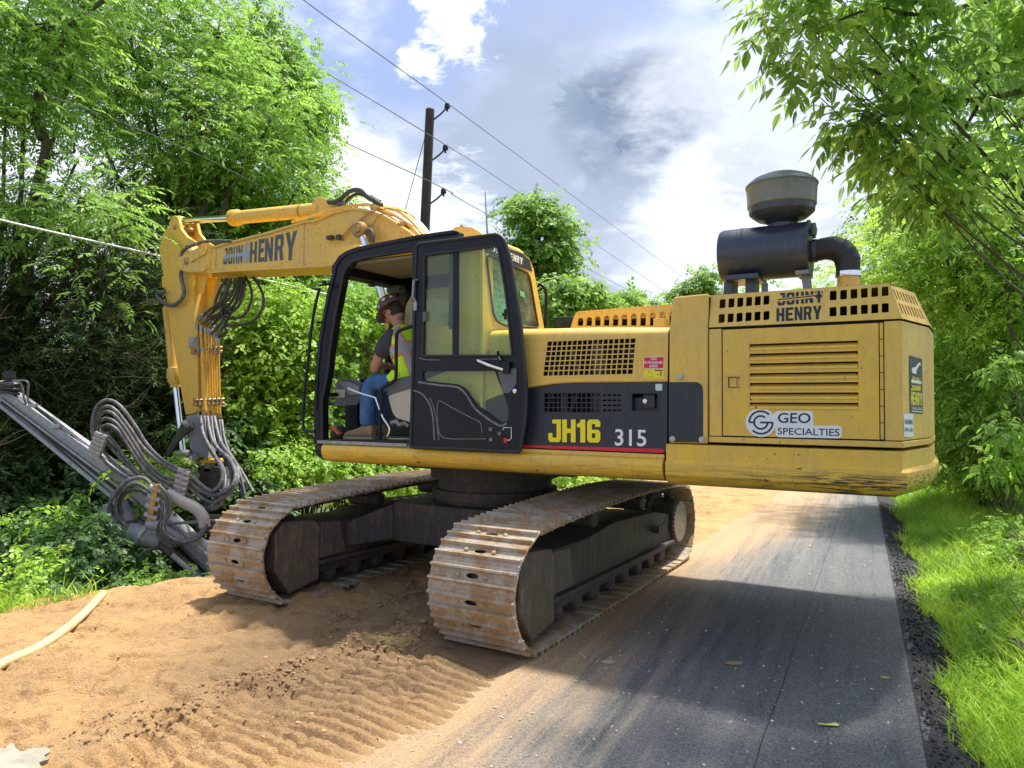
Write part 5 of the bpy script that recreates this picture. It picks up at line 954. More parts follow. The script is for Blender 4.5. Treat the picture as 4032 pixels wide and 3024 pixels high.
for yy in (.30, -.44):
    p0_, p1_ = np.array([1.64, yy, 4.02]), np.array([.95, yy, 2.35]); mb = MB(); mb.tube([p0_, p0_+(p1_-p0_)*.55], .048, 20); bc = obj('boom_cylinder', mb, 'chrome', EX, smooth=True)
    mb = MB(); mb.tube([p0_+(p1_-p0_)*.55, p1_], .09, 20); obj('cylinder_barrel', mb, 'yellow_boom', bc, smooth=True)
    mb = MB(); mb.lathe([(.095, -.05), (.10, -.04), (.10, .05), (.08, .07)], (p0_[0], yy, p0_[2]), 'y', 24); mb.lathe([(.05, .06), (.05, .09)], (p0_[0], yy, p0_[2]), 'y', 16); obj('cylinder_eye', mb, 'brass', bc, smooth=True)
bodytube('eye_bracket', .34, 'R2', [(665, 455), (690, 470), (700, 520), (690, 560)], .035, 'darksteel', boom, 3)
a, b, c2, d_ = yp('A2', 165, 60, YCY), yp('A2', 222, 780, YCY), yp('A2', 262, 885, YCY), yp('A2', 318, 1370, YCY)
t_ = yp('A2', 205, 300, YCY); e_ = yp('A2', 258, 845, YCY)
mb = MB(); mb.tube([t_, t_+(e_-t_)*.80, t_+(e_-t_)*.81, t_+(e_-t_)*.97, e_, e_+(c2-e_)*.8], [.078, .078, .105, .108, .085, .075], 24); kc = obj('tool_cylinder', mb, 'yellow_boom', EX, smooth=True)
mb = MB(); mb.tube([e_, d_], .048, 20); obj('cylinder_rod', mb, 'chrome', kc, smooth=True)
bodytube('rigid_pipe', -.0, 'A2', [(178, 240), (210, 480), (232, 620), (228, 680), (205, 760), (200, 810)], .014, 'yellow_boom', stick, 4)
bodytube('return_hose', .19, 'A2', [(312, 8), (300, 60), (312, 130), (322, 190), (300, 240), (250, 280), (200, 275), (150, 240), (125, 205), (140, 185), (180, 182)], .028, 'hose', stick, 5, 12)
bodytube('return_hose', .21, 'R1', [(450, 860), (465, 810), (520, 760), (640, 715), (700, 695), (830, 690), (1000, 690)], .024, 'hose', boom, 5, 12)
# pipes down the back of the stick
pipes = [(415, 440, 425, 1045, .10), (443, 450, 463, 1050, .07), (476, 470, 490, 1050, .02), (497, 470, 505, 1055, -.02), (515, 480, 530, 1060, -.06), (535, 500, 545, 1065, -.10), (552, 520, 562, 1070, -.14), (570, 540, 582, 1070, -.18), (452, 600, 475, 1040, .16)]
for xa, ya, xb_, yb, Y in pipes:
    mb = MB(); a, b = yp('A2', xa, ya, Y), yp('A2', xb_, yb, Y); mb.tube([a, b], .020 if Y > 0 else .017, 10); obj('hydraulic_pipe', mb, 'yellow_pipe', stick, smooth=True)
    mb = MB(); mb.tube([b-(b-a)*.01, b+(b-a)*.05], .026, 6); obj('pipe_fitting', mb, 'brass', stick)
    mb = MB(); mb.tube([a+(a-b)*.04, a+(b-a)*.03], .026, 6); obj('pipe_fitting', mb, 'steel', stick)
for (xa, ya, xb_, yb) in ((372, 610, 598, 600), (388, 985, 612, 975)):
    a, b = yp('A2', xa, ya, .2), yp('A2', xb_, yb, -.2)
    for dz in (-.03, .03): mb = MB(); mb.tube([a+[0, 0, dz], b+[0, 0, dz]], .022, 6); obj('pipe_clamp', mb, 'brass', stick)
    for k in range(7): p = a+(b-a)*(k+.5)/7; mb = MB(); mb.box((p[0]-.014, p[1]-.02, p[2]-.06), (p[0]+.014, p[1]+.03, p[2]+.055)); obj('clamp_bolt', mb, 'steel' if k % 2 else 'brass', stick)
mb = MB(); p = yp('A2', 380, 550, .18); mb.box((p[0]-.05, .1, p[2]-.08), (p[0]+.05, .2, p[2]+.08)); obj('valve_block', mb, 'steel', stick, bevel=.01)
# hoses looping from the boom underside to the pipes
HZ = [([(950, 1095), (880, 1200), (830, 1330), (815, 1400), (760, 1440), (640, 1530)], .05), ([(1000, 1095), (950, 1200), (900, 1330), (760, 1440), (650, 1540)], .12), ([(1040, 1090), (1020, 1230), (960, 1330), (860, 1400), (700, 1560)], .0), ([(1075, 1085), (1060, 1220), (1000, 1350), (900, 1450), (740, 1580)], -.05),
      ([(1110, 1085), (1110, 1200), (1060, 1350), (950, 1450), (800, 1510), (700, 1610)], -.08), ([(1135, 1082), (1140, 1200), (1100, 1350), (1010, 1460), (850, 1500), (740, 1600)], -.1), ([(1150, 1080), (1210, 1200), (1215, 1330), (1150, 1480), (1050, 1530), (880, 1520), (760, 1650)], -.12),
      ([(1235, 1080), (1300, 1180), (1345, 1290), (1330, 1430), (1230, 1560), (1050, 1605), (940, 1610), (840, 1700)], -.15), ([(1090, 1085), (1080, 1260), (980, 1500), (930, 1600), (940, 1680), (830, 1760)], -.2), ([(985, 1090), (940, 1300), (890, 1450), (900, 1560), (780, 1700)], -.02)]
for pts, Y in HZ: bodytube('hydraulic_hose', [Y]*len(pts), 'R1', pts, .020, 'hose_dark', stick, 6, 10)
for pts, Y in HZ[:8]:
    a = yp('R1', *pts[-1], Y); b = yp('R1', *pts[-2], Y); d0 = (b-a)/np.linalg.norm(b-a); mb = MB(); mb.tube([a-d0*.03, a+d0*.10], .026, 8); obj('hose_ferrule', mb, 'steel', stick, smooth=True)
# pipes and hoses over the boom back
for k, (Y, dx, dy) in enumerate(((.10, 0, 0), (.04, 14, -14), (-.02, 30, -22), (-.08, 45, -26), (-.16, 60, -22), (-.22, 80, -8))):
    if k == 0: pts = [(0, 385), (150, 345), (330, 285), (450, 255), (560, 240), (700, 240), (800, 280), (930, 345), (1040, 430), (1110, 500)]
    else: pts = [(700+dx*.3, 235+dy*.2), (800+dx*.6, 270+dy*.5), (900+dx, 300+dy*.9), (990+dx, 360+dy), (1070+dx, 440+dy), (1130+dx, 520+dy)]
    bodytube('boom_pipe', [Y]*len(pts), 'R2', pts, .019, 'yellow_boom', boom, 5, 8)
bodytube('boom_hose', .08, 'R2', [(320, 215), (370, 210), (430, 180), (500, 120), (570, 105), (620, 125), (660, 165), (720, 200), (780, 240)], .030, 'hose_dark', boom, 5, 12)
bodytube('boom_hose', -.02, 'R2', [(410, 225), (450, 225), (510, 170), (570, 140), (620, 150), (680, 190), (750, 220)], .024, 'hose_dark', boom, 5, 12)
for (xa, ya, xb_, yb) in ((318, 208, 400, 212), (405, 228, 455, 226), (655, 160, 720, 200), (690, 170, 760, 215)): bodytube('hose_ferrule', .06, 'R2', [(xa, ya), (xb_, yb)], .036, 'greyplastic', boom, 1, 10)
for Y, pts in ((.215, [(345, 540), (420, 520), (520, 420), (600, 360), (690, 290), (665, 250)]), (.22, [(430, 530), (470, 500), (560, 400), (640, 330), (720, 290), (860, 270), (1010, 310), (1100, 370)]), (.23, [(660, 440), (710, 400), (740, 345), (790, 315), (860, 340), (940, 400)]), (.2, [(700, 280), (800, 300), (930, 350), (1050, 420), (1150, 500)])): bodytube('thin_line', Y, 'R2', pts, .007, 'brass', boom, 5, 6)
mb = MB(); p = yp('R2', 325, 520, .23); mb.box((p[0]-.05, .19, p[2]-.025), (p[0]+.04, .25, p[2]+.025)); p = yp('R2', 405, 510, .23); mb.box((p[0]-.03, .19, p[2]-.04), (p[0]+.03, .25, p[2]+.02)); obj('work_light_bracket', mb, 'darksteel', boom, bevel=.005)
for x in (940, 700): p = yp('R2', x, 405 if x > 800 else 262, .2); mb = MB(); mb.box((p[0]-.02, -.2, p[2]-.015), (p[0]+.02, .22, p[2]+.03)); obj('pipe_clamp', mb, 'brass', boom)

# ------------------------------------------------------------------ operator in the cab
PR = thing('person', 'man in maroon hard hat, lime safety vest and jeans sitting in the cab', 'person', tuple(wld((.30, 1.06, 2.1))), math.atan2(A[1], A[0]))
def pv(x, y, z): return (x-.30, y-1.06, z-2.1)
def skin(name, verts, edges, mat, par, sub=2, smoothit=True):
    me = bpy.data.meshes.new(name); me.from_pydata([pv(*v[:3]) for v in verts], edges, []); o = bpy.data.objects.new(name, me); COL.objects.link(o); o.parent = par; me.materials.append(M[mat])
    md = o.modifiers.new('skin', 'SKIN'); md.use_smooth_shade = True
    for i, v in enumerate(verts):
        r = v[3]; me.skin_vertices[0].data[i].radius = r if isinstance(r, tuple) else (r, r); me.skin_vertices[0].data[i].use_root = (i == 0)
    o.modifiers.new('sub', 'SUBSURF').levels = sub; o.modifiers['sub'].render_levels = sub; return o
V_ = [(.14, 1.06, 2.10, .15), (.22, 1.06, 2.36, .15), (.34, 1.06, 2.58, .15), (.42, 1.06, 2.70, .07), (.49, 1.06, 2.79, .060), (.535, 1.06, 2.87, .088), (.545, 1.06, 2.93, .08),
      (.42, 1.26, 2.57, .075), (.53, 1.28, 2.42, .058), (.62, 1.26, 2.27, .050), (.67, 1.14, 2.29, .042), (.71, 1.03, 2.33, .030), (.74, .98, 2.345, .034),
      (.37, .86, 2.58, .075), (.52, .84, 2.42, .055), (.66, .84, 2.28, .048), (.68, .88, 2.30, .040), (.69, .93, 2.33, .030), (.70, .95, 2.345, .034),
      (.30, 1.18, 2.11, .10), (.66, 1.21, 2.16, .078), (.72, 1.21, 2.08, .068), (.735, 1.21, 1.85, .058), (.745, 1.21, 1.64, .042),
      (.30, .94, 2.11, .10), (.70, .92, 2.16, .078), (.77, .92, 2.08, .068), (.80, .92, 1.85, .058), (.82, .92, 1.64, .042)]
E_ = [(0, 1), (1, 2), (2, 3), (3, 4), (4, 5), (5, 6), (2, 7), (7, 8), (8, 9), (9, 10), (10, 11), (11, 12), (2, 13), (13, 14), (14, 15), (15, 16), (16, 17), (17, 18), (0, 19), (19, 20), (20, 21), (21, 22), (22, 23), (0, 24), (24, 25), (25, 26), (26, 27), (27, 28)]
skin('body', V_, E_, 'skin', PR)
for (hx, hy, hz, sg) in ((.74, .98, 2.345, 1), (.70, .95, 2.345, -1)):
    for k in range(4):
        dx = -.024+.016*k; skin('finger', [(hx+dx, hy-.01*sg, hz, .009), (hx+dx+.004, hy-.045*sg, hz-.005, .009), (hx+dx+.006, hy-.065*sg, hz-.03, .008), (hx+dx+.004, hy-.055*sg, hz-.05, .007)], [(0, 1), (1, 2), (2, 3)], 'skin', PR, 1)
    skin('thumb', [(hx-.025, hy+.01*sg, hz, .011), (hx-.05, hy-.01*sg, hz-.012, .010), (hx-.055, hy-.035*sg, hz-.03, .008)], [(0, 1), (1, 2)], 'skin', PR, 1)
skin('jeans', [(.13, 1.06, 2.08, .17), (.30, 1.18, 2.11, .115), (.62, 1.21, 2.155, .098), (.715, 1.21, 2.12, .094), (.735, 1.21, 1.98, .088), (.74, 1.21, 1.80, .086), (.75, 1.21, 1.665, .080), (.30, .94, 2.11, .115), (.66, .92, 2.155, .098), (.765, .92, 2.12, .092), (.79, .92, 1.98, .086), (.81, .92, 1.80, .086), (.82, .92, 1.665, .080), (.15, 1.06, 2.22, .16)],
     [(0, 1), (1, 2), (2, 3), (3, 4), (4, 5), (5, 6), (0, 7), (7, 8), (8, 9), (9, 10), (10, 11), (11, 12), (0, 13)], 'jeans', PR)
skin('shirt', [(.33, 1.06, 2.56, .15), (.41, 1.235, 2.59, .115), (.465, 1.285, 2.50, .098), (.54, 1.29, 2.395, .088), (.36, .90, 2.585, .10), (.44, .85, 2.50, .085), (.53, .835, 2.395, .075), (.22, 1.06, 2.34, .155)], [(0, 1), (1, 2), (2, 3), (0, 4), (4, 5), (5, 6), (0, 7)], 'shirt', PR)
def vest_pt(t, ph, s=1.):
    cs = [(.16, 2.08, .175, .235), (.21, 2.24, .180, .235), (.27, 2.38, .184, .242), (.33, 2.50, .182, .25), (.385, 2.60, .166, .245), (.415, 2.665, .13, .19), (.43, 2.715, .085, .11)]
    f_ = t*(len(cs)-1); i = min(int(f_), len(cs)-2); f_ -= i; c_ = [a+(b-a)*f_ for a, b in zip(cs[i], cs[i+1])]; tx, tz = .38, .92
    px_, py_ = math.cos(ph), math.sin(ph); return (c_[0]+px_*c_[2]*s*tz, 1.06+py_*c_[3]*s, c_[1]-px_*c_[2]*s*tx*.8)
mb = MB(); mb.loft([[pv(*vest_pt(t, 2*PI*k/28, 1+.02*math.sin(5*2*PI*k/28+t*9))) for k in range(28)] for t in np.linspace(0, 1, 15)]); vest = obj('vest', mb, 'vest', PR, smooth=True)
def band(name, mat, t0, t1, s, ph0=0, ph1=2*PI, n=28, tilt=0.): mb = MB(); mb.loft([[pv(*vest_pt(min(1, max(0, t+tilt*math.cos(ph))), ph, s)) for ph in np.linspace(ph0, ph1, n)] for t in np.linspace(t0, t1, 4)], caps=False, closed=False); return obj(name, mb, mat, vest, smooth=True)
band('orange_trim', 'vest_orange', .36, .52, 1.028); band('silver_band', 'reflective', .385, .495, 1.04)
for pc_ in (1.05, 2.1, -1.05, -2.1):
    for nm, mt, hw_, s in (('orange_trim', 'vest_orange', .24, 1.03), ('silver_band', 'reflective', .17, 1.044)):
        mb = MB(); mb.loft([[pv(*vest_pt(t, pc_+d_, s)) for d_ in np.linspace(-hw_, hw_, 5)] for t in np.linspace(.50 if abs(pc_) < 1.5 else .0, .93, 12)], caps=False, closed=False); obj(nm, mb, mt, vest, smooth=True)
mb = MB(); mb.loft([[pv(.26+.10*math.cos(a)+dx, 1.25+.05*math.sin(a), 2.13+dz+.02*math.sin(3*a)) for a in np.linspace(0, 2*PI, 14)[:-1]] for dx, dz in ((.0, -.10), (.06, -.02), (.10, .05), (.02, .12))]); obj('vest_tail', mb, 'vest', vest, smooth=True)
def boot(x, y):
    mb = MB(); rings = []
    for t, w, h0, h1 in ((-.10, .036, 0, .10), (-.07, .046, 0, .15), (.0, .050, 0, .16), (.07, .050, 0, .11), (.15, .056, 0, .085), (.22, .052, 0, .070), (.27, .036, .005, .045), (.285, .012, .012, .03)):
        rings.append([pv(x+t, y+w*math.cos(a), 1.572+h0+(h1-h0)*(.5+.5*math.sin(a))) for a in np.linspace(0, 2*PI, 17)[:-1]])
    mb.loft(rings); b = obj('boot', mb, 'boot', PR, smooth=True)
    mb = MB(); pl2 = [(x-.11, y-.035), (x-.05, y-.05), (x+.08, y-.052), (x+.18, y-.06), (x+.27, y-.045), (x+.30, y), (x+.27, y+.045), (x+.18, y+.06), (x+.08, y+.052), (x-.05, y+.05), (x-.11, y+.035)]
    mb.loft([[pv(a, c_, z) for a, c_ in pl2] for z in (1.547, 1.582)]); obj('sole', mb, 'sole', b, smooth=False)
boot(.76, 1.21); boot(.83, .92)
# head details: head pitched forwards
HT = Matrix.Translation(pv(.545, 1.06, 2.885)) @ Matrix.Rotation(math.radians(38), 4, 'Y')
def head(name, mb, mat, par=PR, smooth=True): mb.v = [tuple(HT @ Vector(p)) for p in mb.v]; return obj(name, mb, mat, par, smooth=smooth)
mb = MB(); mb.lathe([(.060, -.13), (.080, -.10), (.092, -.06), (.101, -.01), (.104, .04), (.095, .09), (.06, .12), (.001, .13)], (0, 0, 0), 'z', 20); mb.v = [(a*1.05-.004, b*.80, c_) for a, b, c_ in mb.v]; head('face', mb, 'skin')
mb = MB(); mb.loft([[(x, y, z) for y, z in ((-.012*w, -.055), (.012*w, -.055), (.006*w, -.0+.01*w), (-.006*w, .0+.01*w))] for x, w in ((.085, 1.3), (.108, 1.1), (.125, .6))]); head('nose', mb, 'skin')
mb = MB(); mb.box((.085, -.025, -.090), (.100, .025, -.080)); head('mouth', mb, 'lip')
for s_ in (1, -1):
    mb = MB(); mb.lathe([(.001, -.008), (.026, -.004), (.034, .004), (.028, .012), (.012, .010)], (-.005, s_*.083, -.025), 'y', 14); head('ear', mb, 'skin')
    mb = MB(); mb.lathe([(.001, -.010), (.008, -.007), (.011, 0), (.008, .007), (.001, .01)], (.088, s_*.032, -.005), 'y', 10); head('eye', mb, 'white')
    mb = MB(); mb.loft([[(x, s_*y, z) for x, y, z in ((.108, .008, -.022), (.108, .008, .012), (.078, .066, .012), (.082, .062, -.020))], [(x-.004, s_*y, z) for x, y, z in ((.108, .008, -.022), (.108, .008, .012), (.078, .066, .012), (.082, .062, -.020))]]); mb.tube([(.078, s_*.068, .006), (.03, s_*.086, .005), (.0, s_*.088, -.005)], .004, 6); head('glasses', mb, 'ink')
mb = MB(); mb.lathe([(.078, -.09), (.096, -.06), (.106, -.01), (.108, .03)], (0, 0, 0), 'z', 20); mb.v = [(a*1.05-.016, b*.80, c_) for a, b, c_ in mb.v]; mb.v = [(min(a, -.005+.04*(c_ > .0)), b, c_) for a, b, c_ in mb.v]; head('hair', mb, 'hair')
mb = MB(); mb.lathe([(.125, .035), (.128, .05), (.126, .08), (.115, .125), (.09, .16), (.05, .182), (.001, .19)], (0, 0, 0), 'z', 28); mb.v = [(a*1.12-.004, b*.92, c_) for a, b, c_ in mb.v]; hat = head('hard_hat', mb, 'helmet')
mb = MB(); mb.lathe([(.120, .040), (.165, .020), (.172, .022), (.170, .030), (.127, .052)], (0, 0, 0), 'z', 32); mb.v = [(a*1.10+.01, b*.95, c_-.10*max(0, a)*.8) for a, b, c_ in mb.v]; head('brim', mb, 'helmet', hat)
for (a_, h_, r_) in ((1.25, .085, .020), (1.9, .105, .024), (.8, .075, .017), (2.5, .09, .018)):
    c_ = Vector((math.cos(a_)*.125*1.12-.004, math.sin(a_)*.122*.95, h_)); n_ = Vector((math.cos(a_), math.sin(a_), .45)).normalized(); t1 = n_.orthogonal().normalized(); t2 = n_.cross(t1); mb = MB()
    rim = [tuple(c_+n_*.006+(t1*math.cos(k)+t2*math.sin(k))*r_) for k in np.linspace(0, 2*PI, 11)[:-1]]; mb.add(rim, [tuple(range(10))]); head('hat_sticker', mb, 'white', hat, smooth=False)

# ------------------------------------------------------------------ drill mast hanging from the stick
DR = thing('drill_rig', 'long grey drill mast with looping hoses hanging from the stick, left of the far track', 'drill', tuple(dp('A1', 1000, 800, 9.6)))
off = np.array(DR.location)
class OP(Plane):
    def to3(s, u, v, w=0.): return s.O+s.U*u+s.V*v+s.W*w-off
a_, b_ = dp('A1', 40, 270, 9.75), dp('A1', 1370, 1412, 9.35)
MP = OP(a_, b_-a_, np.array([0, 0, 1.]), False); mq = lambda *p: px(MP, 'A1', p)
def mpoly(mb, pts, w0, w1): MP.plate(mb, mq(*pts), (), w0, w1)
mb = MB(); mpoly(mb, [(0, 262), (20, 232), (70, 245), (820, 782), (1408, 1348), (1330, 1486), (740, 922), (0, 322)], -.20, .0); mast = obj('mast', mb, 'mast', DR, bevel=.006)
for nm, mt, pts, w0, w1 in (('mast_flange', 'mast', [(30, 225), (75, 238), (825, 775), (1412, 1340), (1400, 1362), (815, 802), (20, 250)], 0, .05), ('mast_flange', 'mast', [(0, 300), (742, 905), (1345, 1465), (1330, 1490), (735, 928), (0, 326)], 0, .05), ('mast_rail', 'steel', [(10, 270), (790, 850), (1370, 1410), (1364, 1420), (782, 862), (5, 282)], 0, .03)):
    mb = MB(); mpoly(mb, pts, w0, w1); obj(nm, mb, mt, DR)
mb = MB(); mpoly(mb, [(15, 288), (775, 872), (1358, 1424), (1350, 1440), (766, 890), (8, 304)], .0, .008); obj('chain_groove', mb, 'ink', DR)
n = 62; L0 = np.array(mq((40, 312))[0]); L1_ = np.array(mq((1340, 1432))[0])
mb = MB()
for k in range(150):
    c_ = L0+(L1_-L0)*(k/149); d_ = (L1_-L0)/np.linalg.norm(L1_-L0)*.010; MP.plate(mb, [c_-d_+[0, .018], c_+d_+[0, .018], c_+d_-[0, -.002], c_-d_-[0, -.002]], (), .008, .018)
o = obj('feed_chain', mb, 'darksteel', DR); o['kind'] = 'stuff'
mb = MB(); c_ = MP.to3(*mq((1390, 1385))[0]); mb.tube([MP.to3(*mq((1405, 1350))[0], .03), MP.to3(*mq((1335, 1482))[0], .03)], .022, 6); mb.tube([MP.to3(*mq((1405, 1350))[0], -.18), MP.to3(*mq((1335, 1482))[0], -.18)], .022, 6); mb.tube([MP.to3(*mq((1405, 1350))[0], .03), MP.to3(*mq((1405, 1350))[0], -.18)], .022, 6); obj('mast_foot', mb, 'mast', DR)
def dhose(name, pts, d, r, mat='hose', seg=10, n=6, par=None):
    dd = d if isinstance(d, (list, tuple)) else [d]*len(pts); P = crom([tuple(dp('A1', x, y, q)-off) for (x, y), q in zip(pts, dd)], n); mb = MB(); mb.tube([tuple(p) for p in P], r, seg); return obj(name, mb, mat, par or DR, smooth=True)
for k, dd in enumerate((0, 14, 28)): dhose('mast_line', [(180+dd*.2, 305-dd*.3), (340-dd*.2, 430-dd), (420, 495-dd), (620, 650-dd), (800, 775-dd*.6)], 9.6, .009, 'hose_dark', 6, 4)
for x, y in ((370, 465), (720, 745), (215, 330)): mb = MB(); p = dp('A1', x, y, 9.58)-off; mb.box(tuple(p-[.05, .03, .02]), tuple(p+[.05, .03, .03])); obj('line_clamp', mb, 'steel', DR, bevel=.004)
mb = MB(); p, q_ = dp('A1', 62, 235, 9.7)-off, dp('A1', 68, 100, 9.7)-off; mb.tube([p, p+(q_-p)*.45, p+(q_-p)*.46, p+(q_-p)*.62, p+(q_-p)*.63, q_], [.10, .10, .055, .055, .07, .066], 20); obj('feed_motor', mb, 'rubber', DR, smooth=True)
for k in range(5): c_ = dp('A1', 52+6*(k % 2), 175+17*k, 9.68)-off; mb = MB(); mb.tube([tuple(c_+np.array([.13*math.cos(t), .10*math.sin(t), .02*math.sin(t+k)])) for t in np.linspace(0, 2*PI, 22)], .018, 7); obj('coiled_hose', mb, 'hose_dark', DR, smooth=True)
dhose('feed_hose', [(80, 165), (120, 170), (145, 200), (155, 270), (170, 320)], 9.6, .014); dhose('feed_hose', [(120, 165), (165, 165), (185, 190), (180, 270), (200, 325)], 9.6, .014)
g1 = [[(640, 640), (606, 520), (608, 400), (645, 318), (712, 290), (790, 335), (880, 455), (960, 580), (1060, 680), (1190, 752)], [(650, 600), (618, 500), (628, 400), (662, 348), (712, 332), (772, 375), (852, 480), (930, 595), (1040, 695), (1190, 782)], [(660, 560), (628, 480), (642, 412), (682, 370), (735, 378), (802, 455), (882, 575), (960, 695), (1060, 785), (1185, 820)],
      [(668, 540), (642, 470), (662, 425), (702, 412), (762, 445), (832, 545), (912, 665), (1000, 772), (1100, 835), (1182, 862)], [(682, 520), (656, 480), (682, 460), (722, 456), (782, 505), (852, 615), (932, 745), (1010, 815), (1100, 870), (1175, 905)]]
for k, g in enumerate(g1): dhose('loop_hose', g, 9.25+.04*k, .023)
for k, g in enumerate([[(690, 505), (740, 560), (830, 680), (905, 770), (930, 790)], [(680, 550), (740, 620), (850, 730), (900, 790)], [(660, 600), (720, 680), (800, 750), (870, 790)], [(640, 640), (700, 710), (770, 770), (830, 800)], [(700, 540), (800, 650), (880, 760)]]): dhose('mast_hose', g, 9.3+.03*k, .020)
def bracket(nm, p0, p1, nclip, d, wid=.03, mat='greysteel'):
    a, b = dp('A1', *p0, d)-off, dp('A1', *p1, d)-off; mb = MB(); e = np.array([wid, 0, 0]); f = np.array([0, .05, 0]); mb.loft([[tuple(a-e-f), tuple(a+e-f), tuple(a+e+f), tuple(a-e+f)], [tuple(b-e-f), tuple(b+e-f), tuple(b+e+f), tuple(b-e+f)]]); o = obj(nm, mb, mat, DR, bevel=.004)
    for k in range(nclip):
        c_ = a+(b-a)*(k+.5)/nclip; mb = MB(); mb.tube([c_-np.array([.075, .02, -.03]), c_+np.array([.075, -.02, -.03])], .034, 8); obj('hose_fitting', mb, 'hose_wrap', o, smooth=True)
bracket('hose_bracket', (672, 510), (622, 640), 5, 9.22); bracket('hose_bracket', (1212, 742), (1172, 912), 5, 9.2); bracket('rusty_bracket', (1030, 840), (985, 1078), 4, 9.0, .035, 'brass')
g2 = [[(1215, 762), (1300, 835), (1375, 885), (1432, 850), (1455, 760), (1400, 650), (1330, 520), (1312, 400)], [(1212, 795), (1300, 872), (1400, 912), (1500, 865), (1540, 780), (1500, 680), (1410, 580), (1380, 400)], [(1206, 835), (1290, 905), (1385, 962), (1485, 905), (1552, 800), (1525, 690), (1440, 560), (1400, 400)],
      [(1195, 870), (1270, 955), (1345, 1002), (1425, 980), (1470, 850), (1450, 720), (1370, 600), (1335, 400)], [(1188, 905), (1250, 975), (1325, 1012), (1405, 965), (1495, 840), (1500, 700), (1390, 560), (1355, 400)]]
for k, g in enumerate(g2): dhose('supply_hose', g, [9.25]*4+[9.5, 9.8, 10.1, 10.4], .027+.003*(k % 2))
for g in ([(1432, 420), (1465, 600), (1550, 720), (1600, 910)], [(1448, 420), (1480, 590), (1580, 760), (1655, 890)], [(1410, 440), (1490, 640), (1545, 780), (1590, 930)], [(1420, 430), (1455, 640), (1510, 760), (1545, 850), (1560, 930)]): dhose('supply_hose', g, [10.4, 10.1, 9.7, 9.5], .020)
g3 = [[(1040, 850), (1100, 920), (1112, 1020), (1072, 1100), (1092, 1170), (1200, 1218), (1310, 1182), (1352, 1100)], [(1045, 890), (1082, 950), (1090, 1040), (1050, 1110), (1082, 1185), (1190, 1205), (1290, 1180), (1345, 1120)], [(1030, 930), (1060, 990), (1052, 1060), (1035, 1120), (1060, 1190), (1150, 1225), (1270, 1195), (1330, 1130)], [(1020, 990), (1040, 1020), (1032, 1080), (1030, 1150), (1060, 1215), (1130, 1245)]]
for k, g in enumerate(g3): dhose('head_hose', g, 8.95+.03*k, .021)
for k, g in enumerate([[(1010, 870), (930, 798), (830, 822), (750, 905), (718, 985), (740, 1080), (830, 1142)], [(1000, 905), (900, 838), (800, 880), (760, 965), (772, 1060), (850, 1130)], [(995, 940), (920, 880), (830, 890), (782, 960), (800, 1040)], [(990, 880), (900, 870), (820, 850), (745, 905), (722, 960), (750, 1040)]]): dhose('loop_hose', g, 9.05+.04*k, .024, 'hose_dark' if k > 1 else 'hose')
dhose('thin_cable', [(720, 960), (690, 1040), (700, 1110), (760, 1145), (830, 1120)], 9.0, .007, 'hose')
dhose('wrapped_hose', [(1090, 900), (1190, 955), (1280, 1000), (1325, 1055), (1338, 1120)], 9.1, .072, 'hose_wrap', 14)
dhose('drain_hose', [(1010, 1258), (930, 1290), (875, 1370), (850, 1470)], 9.0, .022, 'hose'); dhose('drill_rod', [(1110, 1290), (1330, 1482)], [9.1, 9.1], .034, 'mast', 12, 1)
# rotary head and carriage
mb = MB(); mpoly(mb, [(770, 950), (860, 960), (920, 1060), (900, 1110), (840, 1110), (770, 1010)], .05, .30); obj('head_carriage', mb, 'greysteel', DR, bevel=.02)
def dcyl(nm, p0, p1, r, d, mat='greysteel', seg=20): a, b = dp('A1', *p0, d)-off, dp('A1', *p1, d)-off; mb = MB(); mb.tube([a, a+(b-a)*.1, a+(b-a)*.9, b], [r*.85, r, r, r*.85], seg); return obj(nm, mb, mat, DR, smooth=True)
dcyl('rotary_head', (835, 1150), (1060, 1215), .125, 9.15); dcyl('head_flange', (925, 1165), (950, 1180), .15, 9.15, 'mast'); dcyl('head_motor', (1040, 1110), (960, 1100), .07, 9.0); dcyl('head_collar', (1050, 1230), (1120, 1300), .06, 9.1, 'darksteel')
mb = MB(); mpoly(mb, [(830, 1120), (900, 1110), (1000, 1130), (960, 1190), (860, 1230), (820, 1200)], .22, .36); obj('head_casing', mb, 'greysteel', DR, bevel=.02)
mb = MB(); mpoly(mb, [(1110, 1100), (1230, 1180), (1190, 1240), (1090, 1190)], .03, .22); obj('clamp_block', mb, 'greysteel', DR, bevel=.015)
mb = MB(); mpoly(mb, [(1240, 1050), (1420, 1060), (1440, 1110), (1380, 1180), (1280, 1150)], -.25, -.02); obj('mast_cradle', mb, 'darksteel', DR, bevel=.02)
dcyl('tilt_cylinder', (1300, 1200), (1400, 1290), .05, 9.1, 'mast'); dcyl('cross_bar', (1100, 1100), (1420, 1075), .02, 9.2)
